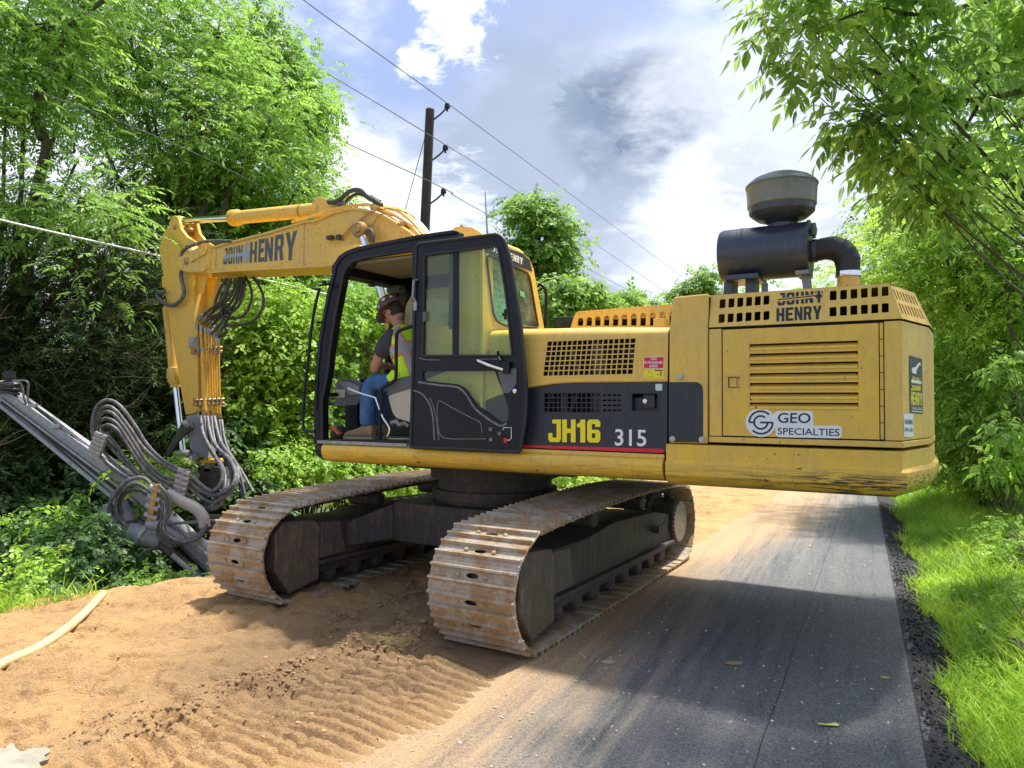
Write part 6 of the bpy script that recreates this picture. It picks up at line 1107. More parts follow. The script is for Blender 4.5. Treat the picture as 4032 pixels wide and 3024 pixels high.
# knuckle between stick and mast
KP = OP(dp('A1', 1280, 560, 10.35), np.array([1., 0, 0]), np.array([0, 0, 1.]), False)
def kn(nm, pts, w0, w1, mat, bev=.012): mb = MB(); KP.plate(mb, px(KP, 'A1', pts), (), w0, w1); return obj(nm, mb, mat, DR, bevel=bev)
kn('knuckle', [(1215, 395), (1290, 380), (1320, 450), (1365, 560), (1360, 672), (1270, 650), (1240, 600)], -.25, .0, 'greysteel'); kn('knuckle_link', [(1215, 425), (1265, 430), (1270, 475), (1180, 560), (1125, 655), (1098, 640), (1150, 540)], .02, .10, 'darksteel', .02)
kn('link_arm', [(1290, 640), (1305, 830), (1278, 835), (1265, 650)], .02, .08, 'greysteel'); kn('knuckle_plate', [(1230, 640), (1300, 640), (1290, 700), (1225, 740)], .0, .12, 'greysteel'); kn('knuckle_base', [(1305, 740), (1430, 742), (1440, 800), (1420, 880), (1330, 900), (1290, 820)], -.35, -.05, 'darksteel'); kn('base_bar', [(1305, 680), (1430, 680), (1430, 702), (1305, 702)], -.3, .0, 'yellow_pipe')
kn('base_leg', [(1325, 700), (1355, 700), (1360, 760), (1325, 760)], -.25, -.05, 'greysteel'); 
for p0, p1, r in (((1150, 645), (1240, 640), .055), ((1225, 690), (1260, 685), .07), ((1205, 450), (1230, 440), .06)): dcyl('pivot_pin', p0, p1, r, 10.2, 'steel')

# ------------------------------------------------------------------ plants
def leafmat(name, dark, light, trans=.42, rough=.5):
    m, nt, b = newmat(name); out = nt.nodes['Material Output']; at = nd(nt, 'ShaderNodeAttribute', attribute_name='tone')
    c = mixc(nt, at.outputs['Fac'], dark, light); b.inputs['Roughness'].default_value = rough; b.inputs['Specular IOR Level'].default_value = .35; nt.links.new(c, b.inputs['Base Color'])
    tr = nd(nt, 'ShaderNodeBsdfTranslucent'); c2 = mixc(nt, at.outputs['Fac'], tuple(q*1.5 for q in dark), tuple(min(1, q*1.7) for q in light)); nt.links.new(c2, tr.inputs[0])
    ms = nd(nt, 'ShaderNodeMixShader'); ms.inputs[0].default_value = trans; nt.links.new(b.outputs[0], ms.inputs[1]); nt.links.new(tr.outputs[0], ms.inputs[2]); nt.links.new(ms.outputs[0], out.inputs[0]); return m
M['leaf_ash'] = leafmat('ash_leaves', (.10, .21, .035), (.38, .58, .11)); M['leaf_bright'] = leafmat('bright_leaves', (.12, .26, .03), (.46, .68, .09)); M['leaf_mid'] = leafmat('mid_leaves', (.09, .19, .035), (.34, .54, .08))
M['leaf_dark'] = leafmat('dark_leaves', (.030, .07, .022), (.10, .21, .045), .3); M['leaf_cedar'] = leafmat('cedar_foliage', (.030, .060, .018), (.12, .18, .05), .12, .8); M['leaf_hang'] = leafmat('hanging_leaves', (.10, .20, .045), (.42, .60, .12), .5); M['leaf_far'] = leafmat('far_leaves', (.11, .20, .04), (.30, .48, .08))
M['grass'] = leafmat('grass_blades', (.13, .27, .03), (.46, .68, .07), .45); M['dry'] = plain('dry_twigs', (.30, .22, .15), .9, var=.3); M['flower'] = plain('white_flowers', (.8, .8, .7), .7)
def barkm(nm, c): 
    m, nt, b = newmat(nm); v = pos(nt, (14, 14, 3), False); n = noi(nt, v, 1.5, 6, .7); nt.links.new(mixc(nt, rmp(nt, n, .35, .65), tuple(q*.5 for q in c), c), b.inputs['Base Color']); b.inputs['Roughness'].default_value = .9; bump(nt, b, n, .6, .03); return m
M['bark'] = barkm('grey_brown_bark', (.12, .095, .07)); M['bark_dark'] = barkm('dark_cedar_bark', (.07, .05, .038))
def T_pinnate(n=4, L=.30, lw=.046, ll=.100, full=False):
    V = []
    if full:
        def leaf(b, d, w): 
            d = d/np.linalg.norm(d); dn = np.array([0, 0, -.02]); return [b, b+d*ll*.28+w*.46, b+d*ll*.62+w*.40+dn*.6, b+d*ll+dn*1.6, b, b+d*ll+dn*1.6, b+d*ll*.62-w*.40+dn*.6, b+d*ll*.28-w*.46]
        for k in range(n):
            x = L*(.3+.6*k/n)
            for s in (1, -1): V += leaf(np.array([x, 0, 0]), np.array([.45, s*.89, -.30]), np.array([.8, -s*.35, .25])*lw)
        V += leaf(np.array([L*.92, 0, -.01]), np.array([1., 0, -.25]), np.array([0, 1., 0])*lw)
        V = np.array(V); V[:, 2] -= .30*V[:, 0]**2/L; return V
    for k in range(n):
        x = L*(.25+.68*k/n)
        for s in (1, -1):
            b = np.array([x, 0, 0]); d = np.array([.45, s*.89, -.22]); d /= np.linalg.norm(d); w = np.array([.8, -s*.35, .25])*lw; V += [b, b+d*ll*.45+w*.5, b+d*ll, b+d*ll*.45-w*.5]
    b = np.array([L*.92, 0, -.01]); V += [b, b+[ll*.5, lw*.5, -.01], b+[ll*1.05, 0, -.04], b+[ll*.5, -lw*.5, -.01]]
    V = np.array(V); V[:, 2] -= .30*V[:, 0]**2/L; return V
def T_simple(n=7, L=.22, ll=.085, lw=.055, seed=0):
    r = np.random.default_rng(seed); V = []
    for k in range(n):
        x = L*(k+.4)/n; s = 1 if k % 2 else -1; b = np.array([x, 0, 0]); d = np.array([.5, s*.8, r.uniform(-.5, .2)]); d /= np.linalg.norm(d); w = np.cross(d, [r.uniform(-.3, .3), r.uniform(-.3, .3), 1]); w /= np.linalg.norm(w); q = ll*r.uniform(.7, 1.2)
        V += [b, b+d*q*.5+w*lw*.5, b+d*q, b+d*q*.5-w*lw*.5]
    V = np.array(V); V[:, 2] -= .5*V[:, 0]**2/L; return V
def T_needle(n=9, L=.30, seed=0):
    r = np.random.default_rng(seed); V = []
    for k in range(n):
        x = L*r.uniform(.0, 1); d = np.array([r.uniform(.5, 1), r.uniform(-.8, .8), r.uniform(-.5, .4)]); d /= np.linalg.norm(d); b = np.array([x, 0, 0]); w = np.cross(d, [0, 0, 1])*.015; q = r.uniform(.07, .14); V += [b-w*.5, b+w*.5, b+d*q+w*.2, b+d*q-w*.2]
    return np.array(V)
TPL = {'pinnate': [T_pinnate(), T_pinnate(5, .36), T_pinnate(3, .26)], 'simple': [T_simple(seed=k) for k in range(4)], 'needle': [T_needle(seed=k) for k in range(4)], 'hickory': [T_pinnate(2, .26, .080, .15, True), T_pinnate(3, .32, .070, .13, True), T_pinnate(1, .18, .085, .14, True)]}
def leaves(name, centers, dirs, kind, scale, mat, par, seed, tone=None):
    r = np.random.default_rng(seed); n = len(centers); tp = TPL[kind]; which = r.integers(len(tp), size=n); out, tn = [], []
    x = dirs/np.linalg.norm(dirs, axis=1, keepdims=True); up = np.tile([0, 0, 1.], (n, 1))+r.normal(0, .35, (n, 3)); y = np.cross(up, x); y /= np.linalg.norm(y, axis=1, keepdims=True); z = np.cross(x, y); sc = scale*r.uniform(.7, 1.25, n)
    tb = r.uniform(0, 1, n)*.6 if tone is None else tone
    for k, t in enumerate(tp):
        i = np.where(which == k)[0]
        if not len(i): continue
        R_ = np.stack([x[i], y[i], z[i]], 1)*sc[i][:, None, None]; V = np.einsum('vc,ncd->nvd', t, R_)+centers[i][:, None, :]; V = V+r.normal(0, .004*scale, V.shape); out.append(V.reshape(-1, 3)); tn.append(np.repeat(tb[i], len(t)//4)+r.uniform(-.15, .35, len(i)*len(t)//4))
    V = np.concatenate(out); tn = np.clip(np.concatenate(tn), 0, 1); nf = len(V)//4; me = bpy.data.meshes.new(name); me.vertices.add(len(V)); me.vertices.foreach_set('co', V.ravel()); me.loops.add(nf*4); me.loops.foreach_set('vertex_index', np.arange(nf*4, dtype=np.int32)); me.polygons.add(nf); me.polygons.foreach_set('loop_start', np.arange(0, nf*4, 4, dtype=np.int32)); me.update(calc_edges=True)
    a = me.attributes.new('tone', 'FLOAT', 'FACE'); a.data.foreach_set('value', tn.astype(np.float32)); o = link(name, me, mat, par); global NLEAF; NLEAF += nf; return o
NLEAF = 0
def P_(p): return dp('D', p[0], p[1], p[2])
def plant(name, label, cat, base, blobs, kind, scale, mat, nspray, seed, trunk_r=.12, bark='bark', group=None, limbs=True, px_=True, clump=.38, flat=.6, extra=(), per=16):
    """blobs: (px x, px y, distance, radius[, weight]); base: (px x, distance) or world xyz"""
    r = np.random.default_rng(seed); B = [(P_(b) if px_ else np.array(b[:3]), b[3], (b[4] if len(b) > 4 else 1.)) for b in blobs]
    if len(base) == 3: root = np.array(base, float)
    else: q = P_((base[0], 900, base[1])); root = np.array([q[0], q[1], float(terrain(np.array([q[0]]), np.array([q[1]]))[0])-.05])
    t = thing(name, label, cat, tuple(root), 0, group); wt = np.array([b[1]**2*b[2] for b in B]); wt /= wt.sum(); ncl = max(3, nspray//per); C_ = []
    for k in range(ncl):
        c, rad, _ = B[r.choice(len(B), p=wt)]; v = r.normal(0, 1, 3); v /= np.linalg.norm(v); C_.append(c+v*rad*r.uniform(.25, 1)**.55*[1, 1, .85])
    C_ = np.array(C_); cid = r.integers(ncl, size=nspray); v = r.normal(0, 1, (nspray, 3))*clump*np.array([1, 1, flat]); pos_ = C_[cid]+v; tone = r.uniform(0, .75, ncl)[cid]*.75+r.uniform(0, .2, nspray)
    d = v*[1, 1, .5]+r.normal(0, .25, (nspray, 3))*[1, 1, .5]; d[:, 2] -= .04; d /= np.linalg.norm(d, axis=1, keepdims=True)+1e-9
    leaves('foliage' if cat != 'tree' else 'crown', pos_-root, d, kind, scale, mat, t, seed, tone)
    mb = MB(); top_z = np.mean([b[0][2] for b in B]); cen = np.mean([b[0] for b in B], 0); axis = [root, root*.7+cen*.3+[0, 0, .0], root*.35+cen*.65, cen+[0, 0, .3]]
    axis[1] = np.array([root[0]*.9+cen[0]*.1, root[1]*.9+cen[1]*.1, root[2]+(cen[2]-root[2])*.35]); axis[2] = np.array([root[0]*.5+cen[0]*.5, root[1]*.5+cen[1]*.5, root[2]+(cen[2]-root[2])*.7])
    ax = [np.array(p)-root for p in crom([tuple(p) for p in axis], 6)]
    if limbs:
        mb.tube(ax, list(np.linspace(trunk_r, trunk_r*.35, len(ax))), 10)
        for (c, rad, _) in B:
            c = c-root; j = min(len(ax)-3, max(2, int(len(ax)*r.uniform(.25, .7)))); 
            a = ax[j]; 
            if a[2] > c[2]-.2: j = max(1, j//2); a = ax[j]
            m1 = a*.55+c*.45+r.normal(0, .15, 3)+[0, 0, -.12*rad]; br = crom([tuple(a), tuple(m1), tuple(c+r.normal(0, .15, 3))], 5); mb.tube([tuple(p) for p in br], list(np.linspace(trunk_r*.42, trunk_r*.12, len(br))), 6)
        for c in C_[r.choice(ncl, min(ncl, 90), replace=False)]:
            k = int(np.argmin([np.linalg.norm(c-b[0])/b[1] for b in B])); a = B[k][0]-root; c = c-root; m1 = (a+c)/2+r.normal(0, .10, 3); br = crom([tuple(a), tuple(m1), tuple(c)], 3); mb.tube([tuple(p) for p in br], list(np.linspace(trunk_r*.13, trunk_r*.04, len(br))), 4)
    else:
        for c in C_[r.choice(ncl, min(ncl, 30), replace=False)]:
            c = c-root; a = np.array([c[0]*.25, c[1]*.25, 0]); br = crom([tuple(a), tuple((a+c)/2+[0, 0, .1]), tuple(c)], 3); mb.tube([tuple(p) for p in br], list(np.linspace(trunk_r, trunk_r*.3, len(br))), 4)
    for e in extra:                                             # limbs seen against the sky
        mb.tube([tuple(np.array(p)-root) for p in crom([tuple(P_(q)) for q in e[0]], 6)], list(np.linspace(e[1], e[2], 6*(len(e[0])-1)+1)), 7)
    obj('trunk' if cat == 'tree' else 'stems', mb, bark, t, smooth=True); return t
G_L = 'trees on the left bank'; G_R = 'trees along the right verge'
plant('ash_tree', 'tall yellow-green leafy tree spreading over the boom from the upper left', 'tree', (360, 15.5), [(150, 110, 14, 1.5), (330, 170, 14.5, 1.5), (470, 70, 15, 1.1), (560, 190, 15.5, .95), (610, 300, 15.5, .85), (470, 330, 15, 1.2), (310, 370, 14, 1.0), (640, 410, 15.5, .65, 1.2), (250, -90, 14, 1.6), (400, 260, 14, 1.2)], 'pinnate', 1.0, 'leaf_ash', 6600, 11, .17, group=G_L, per=34, clump=.42,
      extra=(([(475, 480, 14.6), (500, 400, 14.7), (560, 310, 15), (600, 220, 15.2)], .07, .02), ([(430, 470, 14.6), (470, 380, 14.7), (480, 280, 15)], .06, .02), ([(390, 300, 13.8), (460, 280, 13.8), (540, 230, 14)], .05, .02)))
plant('walnut_tree', 'leafy tree with dark leaning limb at the left edge of the picture', 'tree', (-60, 13.5), [(40, 60, 11.5, 1.0), (30, 260, 11.5, .9), (-120, 150, 11, 1.4), (160, 330, 12, .7), (100, 430, 12, .55), (200, -30, 12, 1.0), (60, 480, 11.3, .45, 1.5), (190, 440, 11.4, .4, 1.5), (240, 500, 11.2, .3, 1.5), (20, 560, 11, .35, 1.2), (205, 590, 10.8, .2, 2)], 'pinnate', .95, 'leaf_ash', 3500, 12, .16, group=G_L, per=30, clump=.36,
      extra=(([(95, 300, 11.6), (75, 200+40, 11.6), (110, 150, 11.6), (150, 60, 11.7), (240, -10, 11.8)], .085, .035), ([(110, 150, 11.6), (60, 90, 11.6), (20, 20, 11.6)], .05, .02)))
plant('slender_tree', 'slim tree with small leaves reaching into the sky right of the big ash', 'tree', (640, 19), [(560, 60, 18, .65), (600, 130, 18, .8), (650, 230, 18, .75), (670, 340, 18, .6), (690, 420, 18, .55), (600, 260, 18, .9), (540, 150, 18, .8), (720, 440, 18, .35)], 'simple', 1.15, 'leaf_mid', 3700, 13, .10, group=G_L, clump=.28, per=26,
      extra=(([(560, 480, 18), (600, 380, 18), (640, 300, 18), (680, 240, 18)], .05, .015), ([(600, 380, 18), (580, 260, 18), (570, 120, 18)], .045, .012)))
plant('maple_tree', 'broad tree behind the stick cylinder with pale lit leaves', 'tree', (520, 17), [(520, 450, 16, .9), (430, 430, 16, .8), (620, 490, 16.5, .8), (560, 560, 16, .8), (700, 520, 17, .6), (350, 460, 16, .8), (480, 380, 16, .7)], 'simple', 1.2, 'leaf_bright', 3600, 14, .13, group=G_L)
for k, (x, d, top_, wd, lab) in enumerate([(60, 12.6, 400, 1.05, 'dark cedar at the left edge above the drill mast'), (215, 12.2, 430, 1.1, 'dark cedar behind the upper half of the drill mast'), (385, 13.0, 470, 1.0, 'dark cedar just left of the yellow stick'), (-70, 11.2, 500, 1.0, 'dark cedar cut by the left edge, nearest of the cedars'), (300, 14.5, 420, 1.1, 'dark cedar standing back between two nearer cedars')]):
    bl = [(x+10*math.sin(i*2+k), top_+(i+.5)*(1080-top_)/7, d+.2*math.cos(i*3), wd*(.45+.55*min(1, i/3.))) for i in range(7)]
    ex = []; dry = []; rr_ = np.random.default_rng(50+k)
    for i in range(10):
        y0 = rr_.uniform(640, 1080); s_ = rr_.choice([-1, 1]); ln = rr_.uniform(60, 150); dry.append(([(x+rr_.uniform(-8, 8), y0, d-.3), (x+s_*ln*.5, y0-rr_.uniform(-20, 25), d-.9), (x+s_*ln, y0-rr_.uniform(-10, 50), d-1.3)], .013, .003)); dry.append(([(x+s_*ln*.5, y0-rr_.uniform(-20, 25), d-.9), (x+s_*ln*.8, y0-rr_.uniform(0, 60), d-1.0), (x+s_*ln*1.1, y0-rr_.uniform(0, 90), d-1.1)], .007, .002))
    ex.append(([(x, 1150, d), (x+6, 800, d), (x+2, 560, d)], .14, .07))
    ct = plant('cedar_tree', lab, 'tree', (x, d), bl, 'needle', 1.1, 'leaf_cedar', 4600, 60+k, .13, 'bark_cedar' if False else 'dry' if False else 'bark_dark', 'dark cedars behind the drill mast', extra=ex, clump=.30, flat=.5)
    mb = MB()
    for e in dry: mb.tube([tuple(np.array(p)-np.array(ct.location)) for p in crom([tuple(P_(q)) for q in e[0]], 4)], list(np.linspace(e[1], e[2], 4*(len(e[0])-1)+1)), 4)
    obj('dead_branches', mb, 'dry', ct)['kind'] = 'stuff'
SH = 'shrubs on the left bank'
for k, (lab, base, bl, kd, sc, mt, ns) in enumerate([
    ('bright lime green shrub directly right of the stick pipes', (560, 13), [(540, 720, 12.8, .55), (600, 660, 13, .5), (600, 790, 13, .6), (530, 860, 12.6, .5), (650, 730, 13.2, .5)], 'simple', .95, 'leaf_bright', 2600),
    ('bright green shrub seen between the mirror rail and the stick hoses', (650, 13.5), [(650, 850, 13.2, .65), (600, 940, 13, .6), (700, 780, 13.5, .5), (560, 980, 12.8, .5), (680, 950, 13.3, .55)], 'simple', .95, 'leaf_bright', 2800),
    ('green shrub seen through the cab windshield', (760, 14), [(760, 700, 14, .65), (800, 780, 14.2, .65), (740, 820, 14, .6), (830, 680, 14.5, .5), (780, 640, 14.5, .45)], 'simple', 1.0, 'leaf_bright', 2700),
    ('green shrub low behind the cab floor and console', (790, 14), [(760, 930, 13.8, .6), (840, 900, 14, .6), (720, 1000, 13.5, .5), (830, 1000, 14, .5)], 'simple', 1.0, 'leaf_mid', 2000),
    ('low leafy shrub above the middle of the far track', (690, 12.6), [(640, 1010, 12.3, .42), (720, 1020, 12.8, .42), (800, 1030, 13.3, .42), (580, 1000, 12, .4)], 'simple', .9, 'leaf_bright', 1900),
    ('low leafy shrub beyond the slewing ring under the machine', (930, 16), [(900, 1040, 15.5, .5), (980, 1030, 16, .5), (1100, 1030, 16.5, .5), (1230, 1030, 17, .5), (1330, 1020, 17.5, .5)], 'simple', 1.0, 'leaf_bright', 1700),
    ('dense dark thicket behind the bright shrubs under the boom', (600, 16), [(560, 620, 16, 1.1), (700, 640, 16.5, 1.1), (640, 780, 16, 1.1), (800, 800, 16.5, 1.2), (520, 900, 15.5, 1.0), (700, 950, 16, 1.1), (860, 960, 17, 1.2), (1000, 900, 18, 1.3), (900, 700, 18, 1.1)], 'simple', 1.4, 'leaf_mid', 4200),
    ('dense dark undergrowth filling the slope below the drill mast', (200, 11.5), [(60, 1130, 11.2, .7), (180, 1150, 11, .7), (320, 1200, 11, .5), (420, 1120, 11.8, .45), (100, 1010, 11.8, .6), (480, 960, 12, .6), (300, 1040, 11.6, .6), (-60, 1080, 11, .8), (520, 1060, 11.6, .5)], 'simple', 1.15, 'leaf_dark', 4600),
    ('leafy shrub with pale sunlit leaves in the lower left corner of the bank', (40, 8.6), [(30, 1250, 8.2, .26), (95, 1235, 8.3, .24), (20, 1300, 7.8, .22), (120, 1290, 8.0, .2)], 'simple', .75, 'leaf_bright', 420),
    ('upright leafy shrub left of the drill head', (180, 8.9), [(190, 1180, 8.7, .24), (150, 1150, 8.8, .2), (220, 1240, 8.6, .26), (175, 1270, 8.3, .22), (60, 1170, 9, .2)], 'simple', .75, 'leaf_dark', 900),
    ('small shrub with round sunlit leaves above the drill foot', (90, 9.5), [(95, 1130, 9.3, .17), (150, 1110, 9.3, .14), (300, 1040, 9.9, .25), (340, 1010, 10, .2)], 'simple', .9, 'leaf_bright', 300),
    ('shrub under the drill head at the lip of the earth', (350, 8.9), [(330, 1262, 8.5, .13), (380, 1262, 8.6, .11), (280, 1280, 8.3, .14)], 'simple', .55, 'leaf_mid', 380)]):
    plant('shrub', lab, 'shrub', base, bl, kd, sc, mt, ns, 200+k, .018, 'bark', SH, limbs=False, clump=.16 if k > 7 else .24, flat=.55)
plant('tall_tree', 'tall airy tree rising behind the cab against grey cloud', 'tree', (1160, 26), [(1130, 460, 25, .62), (1190, 470, 25, .6), (1120, 530, 25, .62), (1195, 540, 25, .62), (1150, 590, 25, .7), (1215, 590, 25, .42), (1170, 430, 25, .35), (1100, 590, 25, .5), (1220, 540, 25, .3)], 'simple', 1.7, 'leaf_far', 2100, 21, .14, clump=.26, extra=(([(1150, 660, 25), (1150, 560, 25), (1130, 450, 25)], .05, .02), ([(1160, 640, 25), (1180, 520, 25), (1172, 430, 25)], .05, .02)))
for k, (lab, b, bl) in enumerate([('round bushy tree directly right of the cab above the hood', (1225, 22), [(1200, 640, 21, .5), (1250, 630, 21.5, .5), (1230, 680, 21, .5), (1285, 660, 22, .4)]), ('low round tree behind the middle hood left end', (1300, 26), [(1300, 670, 26, .5), (1350, 665, 27, .45), (1270, 690, 26, .5)]), ('small pointed treetop behind the arched openings', (1370, 30), [(1362, 645, 30, .28), (1355, 670, 30, .4), (1410, 675, 30, .4), (1390, 660, 30, .3)]), ('treetop in front of the air cleaner left end', (1520, 33), [(1520, 605, 33, .65), (1480, 640, 33, .6), (1550, 650, 33, .7), (1450, 665, 33, .5), (1600, 660, 33, .8)])]):
    plant('background_tree', lab, 'tree', b, bl, 'simple', 1.8, 'leaf_far', 900 if k < 3 else 1300, 30+k, .10, group='distant treetops behind the machine', clump=.2)
plant('distant_woods', 'hazy strip of woods closing the view behind the machine', 'woods', (1100, 45), [(x, 740+20*math.sin(x*.02), 44+6*math.sin(x*.013), 3.0) for x in range(-300, 2700, 110)], 'simple', 4.2, 'leaf_mid', 5000, 41, .2, limbs=False, clump=1.2)['kind'] = 'stuff'
# right side
plant('overhanging_tree', 'near tree hanging broad pointed leaves into the upper right corner', 'tree', (8.2, 8.4, .1), [(1760, 40, 6.6, .34), (1700, 10, 6.6, .22), (1715, 110, 6.6, .12), (1745, 135, 6.6, .13), (1850, 60, 6.9, .38), (1800, 175, 6.8, .20), (1900, 150, 7.0, .42), (1870, 250, 7.1, .28), (1960, 230, 7.2, .45), (1885, 330, 7.2, .26), (1960, 360, 7.4, .40), (2050, 150, 7.4, .6), (2080, 320, 7.6, .55), (2180, 60, 7.5, .7), (2190, 250, 7.8, .6), (1990, 60, 7.2, .5), (2030, 440, 7.8, .35), (1940, 440, 7.6, .24), (1950, -80, 7, .8), (1800, -60, 6.6, .6)], 'hickory', .80, 'leaf_hang', 1750, 71, .035, group=G_R, clump=.15,
      extra=(([(2230, 190, 7.5), (2120, 215, 7.4), (2000, 210, 7.2), (1900, 160, 7.0), (1840, 130, 6.9)], .035, .008), ([(2215, 85, 7.4), (2090, 190, 7.3), (1990, 240, 7.2), (1900, 300, 7.1)], .03, .008), ([(2220, -20, 7.3), (2000, 30, 7.1), (1880, 20, 6.9), (1760, 70, 6.7)], .03, .008), ([(2120, 215, 7.4), (2050, 330, 7.5), (1960, 420, 7.6)], .02, .006)))
plant('shade_tree', 'leafy crown above the road beyond the top right corner', 'tree', (9.8, 4.2, .1), [(4.1, 5.2, 7.2, 1.1), (3.7, 3.6, 7.0, 1.2), (4.6, 2.2, 7.0, 1.2)], 'hickory', 1.25, 'leaf_mid', 1300, 72, .08, group=G_R, px_=False, clump=.4)
plant('verge_tree', 'sunlit yellow-green tree on the right edge above the counterweight', 'tree', (9.6, 11.5, .3), [(2000, 560, 12, .8), (2100, 600, 11.5, .8), (2180, 500, 11, .8), (1930, 560, 12.5, .45), (2100, 480, 11.5, .7), (2190, 640, 11, .6), (2010, 660, 12, .5), (1895, 600, 13.5, .35)], 'pinnate', .85, 'leaf_bright', 3600, 73, .12, group=G_R, extra=(([(2212, 760, 10.5), (2180, 700, 10.6), (2175, 560, 10.8)], .03, .015), ([(2220, 520, 10.6), (2120, 560, 11), (2040, 600, 11.5)], .03, .01)))
plant('verge_tree', 'shaded darker tree beside the rear corner of the machine', 'tree', (9.8, 14, .3), [(2030, 780, 13, .75), (2120, 800, 12.5, .8), (2190, 880, 11.5, .7), (2030, 900, 13, .6), (2110, 950, 12, .6), (2180, 740, 12, .7), (2000, 700, 13.5, .5)], 'pinnate', .85, 'leaf_mid', 3300, 74, .12, group=G_R, extra=(([(2060, 960, 12.5), (2080, 860, 12.5), (2130, 780, 12.3)], .03, .012),))
plant('backdrop_tree', 'tall tree further along the right verge behind the others', 'tree', (13, 22, .5), [(1950, 500, 22, 1.3), (2060, 400, 22, 1.6), (2180, 350, 21, 1.8), (1980, 680, 22, 1.5), (2100, 720, 21, 1.8), (2050, 860, 22, 1.6), (2200, 900, 20, 1.8), (1960, 900, 23, 1.2), (2200, 100, 20, 1.8)], 'simple', 1.7, 'leaf_mid', 6000, 75, .2, group=G_R)
for k, (lab, b, bl, kd, mt, ns, sc) in enumerate([
    ('sapling with broad sunlit leaves at the right edge', (5.6, 7.0, .0), [(2190, 980, 7.4, .20), (2170, 1010, 7.4, .16), (2200, 930, 7.5, .18), (2150, 985, 7.5, .12), (2195, 790, 7.8, .16)], 'hickory', 'leaf_mid', 150, .55),
    ('mid green bushes right of the counterweight', (8.6, 13, .2), [(2060, 960, 13.5, .45), (2130, 980, 12.8, .45), (2200, 990, 12, .45)], 'simple', 'leaf_mid', 1300, .85),
    ('bright weedy bush beyond the grass at the right', (7.6, 11, .2), [(2100, 1040, 12, .28), (2170, 1050, 11.5, .3), (2020, 1020, 14, .28)], 'simple', 'leaf_bright', 800, .6),
    ('leafy weeds at the right edge half way up the verge', (5.5, 7.4, .1), [(2170, 1150, 9, .2), (2205, 1200, 8, .2), (2140, 1210, 8.2, .14)], 'simple', 'leaf_bright', 480, .5),
    ('leafy weeds in the lower right corner', (3.7, 4.9, .0), [(2190, 1400, 5.5, .15), (2205, 1530, 4.9, .14), (2200, 1310, 6.2, .15)], 'simple', 'leaf_mid', 380, .4)]):
    plant('shrub', lab, 'shrub', b, bl, kd, sc, mt, ns, 300+k, .012, 'bark', 'weeds and bushes on the right verge', limbs=False, clump=.12, flat=.6)
# grass
def grass(name, label, n, sampler, seed, h=(.12, .32), mat='grass', w=.006):
    r = np.random.default_rng(seed); x, y, k = sampler(r, n); n = len(x); z = terrain(x, y); a = r.uniform(0, 6.28, n); hh = r.uniform(*h, n)*k; ln = r.uniform(.2, .9, n)*hh; dx, dy = np.cos(a), np.sin(a); b = r.uniform(0, 6.28, n); wx, wy = np.cos(b)*w, np.sin(b)*w
    p0 = np.stack([x, y, z], 1); W_ = np.stack([wx, wy, wx*0], 1); p1 = p0+np.stack([dx*ln*.3, dy*ln*.3, hh*.62], 1); p2 = p0+np.stack([dx*ln, dy*ln, hh*.95], 1)
    V = np.stack([p0-W_, p0+W_, p1+W_*.9, p1-W_*.9, p1-W_*.9, p1+W_*.9, p2+W_*.15, p2-W_*.15], 1).reshape(-1, 3); nf = len(V)//4
    me = bpy.data.meshes.new(name); me.vertices.add(len(V)); me.vertices.foreach_set('co', V.ravel()); me.loops.add(nf*4); me.loops.foreach_set('vertex_index', np.arange(nf*4, dtype=np.int32)); me.polygons.add(nf); me.polygons.foreach_set('loop_start', np.arange(0, nf*4, 4, dtype=np.int32)); me.update(calc_edges=True)
    at = me.attributes.new('tone', 'FLOAT', 'FACE'); tn = np.clip(.5+1.3*fbm(x*1.5, y*1.5, 3, 77)+r.uniform(-.3, .3, n), 0, 1); at.data.foreach_set('value', np.repeat(tn, 2).astype(np.float32)); global NLEAF; NLEAF += nf
    return tag(link(name, me, mat), label, 'grass', kind='stuff')
def right_s(r, n): 
    y = 2.6*(18/2.6)**r.uniform(0, 1, n); t = r.uniform(0, 1, n)**1.1; x = xr(y)+.30+t*3.6+.08*np.sin(y*2.3)+.05*np.sin(y*7)-.09*(r.uniform(0, 1, n) > .9); return x, y, .55+.6*smooth((x-xr(y)-.4)/.8)
grass('grass', 'bright green grass and low growth covering the right verge', 84000, right_s, 401, (.14, .42))
def left_s(r, n): y = r.uniform(4.6, 7.2, n); x = xe(y)-.05-np.abs(r.normal(0, .55, n)); return x, y, .6+.5*r.uniform(0, 1, n)
grass('grass', 'longer green grass fringing the lip of the earth at the left', 2600, left_s, 402, (.10, .35))
# low leafy plants inside the verge grass
r = np.random.default_rng(5); n = 2600; y = 2.8*(16/2.8)**r.uniform(0, 1, n); x = xr(y)+.42+3.4*r.uniform(0, 1, n)**.9; z = terrain(x, y)+r.uniform(.03, .20, n)
o = leaves('ground_cover', np.stack([x, y, z], 1), r.normal(0, 1, (n, 3))*[1, 1, .4]+[0, 0, .3], 'simple', .52, 'leaf_bright', None, 6); tag(o, 'small leafy weeds growing among the grass of the right verge', 'weeds', kind='stuff')

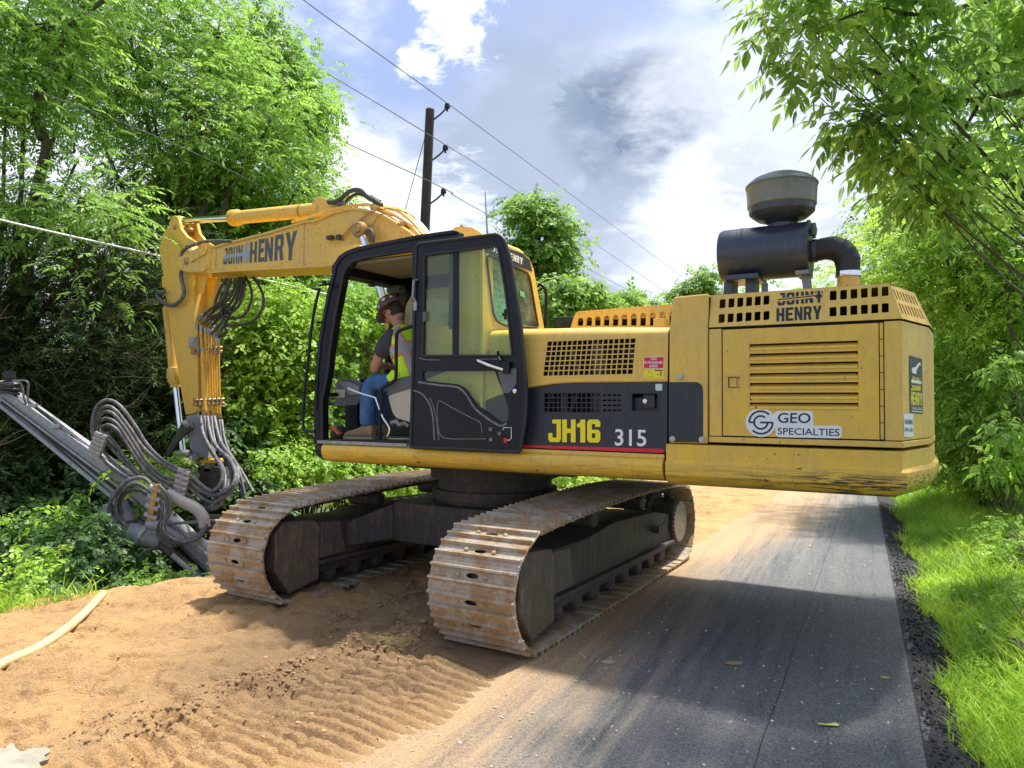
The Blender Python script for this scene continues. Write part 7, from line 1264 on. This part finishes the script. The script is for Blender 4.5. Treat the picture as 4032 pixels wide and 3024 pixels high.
# ------------------------------------------------------------------ power pole and wires
pt, pbm = P_((929, 238, 22)), P_((918, 490, 22)); dirv = (pbm-pt)/(pt[2]-pbm[2]); base = pt+dirv*(pt[2]+1.5)
PL = thing('power_pole', 'dark wooden power pole with three insulator arms behind the cab', 'power pole', tuple(base))
mb = MB(); mb.tube([base-base, (pt-base)*.5, pt-base], [.19, .165, .135], 16); obj('pole', mb, 'woodpole', PL, smooth=True)
mb = MB(); mb.tube([pt-base, pt-base+[0, 0, .04]], [.14, .12], 12); obj('pole_cap', mb, 'darksteel', PL)
ins = []
for x0_, y0_, x1_, y1_ in ((938, 258, 966, 232), (934, 346, 962, 322), (930, 440, 958, 416)):
    a, b = P_((x0_, y0_, 22)), P_((x1_, y1_, 21.9)); mb = MB(); mb.tube([a-base-[.05, 0, .03], (a+b)/2-base+[0, 0, -.02], b-base], .028, 8); br = obj('insulator_arm', mb, 'darksteel', PL, smooth=True)
    mb = MB(); mb.lathe([(.03, -.12), (.03, -.03), (.085, -.02), (.09, .03), (.05, .05), (.08, .06), (.07, .11), (.03, .13)], tuple(b-base), 'z', 14); obj('insulator', mb, 'rubber', br, smooth=True); ins.append(b+[0, 0, .13])
    mb = MB(); mb.box(tuple(a-base-[.09, .03, .12]), tuple(a-base+[-.04, .03, .12])); obj('arm_plate', mb, 'darksteel', br)
mb = MB(); a, b = P_((919, 292, 22)), P_((873, 462, 24)); mb.tube([a-base, b-base, (b+(b-a)*1.6)-base], .012, 6); obj('guy_wire', mb, 'greysteel', PL)
M['wire'] = plain('wire', (.16, .165, .18), .5, .3, bmp=0)
def wire(label, pts, r, mat='wire'):
    P = [np.array(P_(p)) if len(p) == 3 and p[2] > 3.9 and abs(p[0]) > 40 or p[0] == 0 else np.array(p) for p in pts]; mb = MB(); mb.tube([tuple(p) for p in crom([tuple(p) for p in P], 10)], r, 6); o = obj('power_line', mb, mat, smooth=True); return tag(o, label, 'power line', 'overhead wires')
wire('highest wire, crossing the top of the power pole', [(520, -120, 14), (656, 0, 16), tuple(ins[0]), (1240, 425, 40), (1490, 610, 75)], .013)
wire('middle wire of the power pole, passing behind the tall airy tree', [(300, -90, 13), (480, 20, 15), (660, 130, 18), tuple(ins[1]), (1120, 415, 34), (1435, 628, 75)], .013)
wire('lowest wire of the power pole, behind the antenna', [(330, 60, 14), (645, 258, 18), tuple(ins[2]), (1080, 478, 30), (1390, 645, 75)], .014)
M['bright_wire'] = plain('bright_cable', (.62, .62, .60), .5, bmp=0)
wire('thick pale cable running behind the stick at mid height', [(-300, 395, 9.2), (0, 475, 9.7), (345, 553, 11.2), (640, 620, 13), (820, 664, 14.5)], .016, 'bright_wire')
wire('thin wire crossing the big ash leaves in the upper left', [(-60, 150, 10), (200, 240, 11), (420, 330, 12), (560, 400, 13)], .0045, 'wire')
wire('thin wire entering at the top left and crossing the leaves', [(140, 0, 10), (300, 90, 11), (480, 190, 12), (620, 280, 13.5)], .0045, 'wire')
print('leaf faces', NLEAF, 'faces', sum(len(m.polygons) for m in bpy.data.meshes))
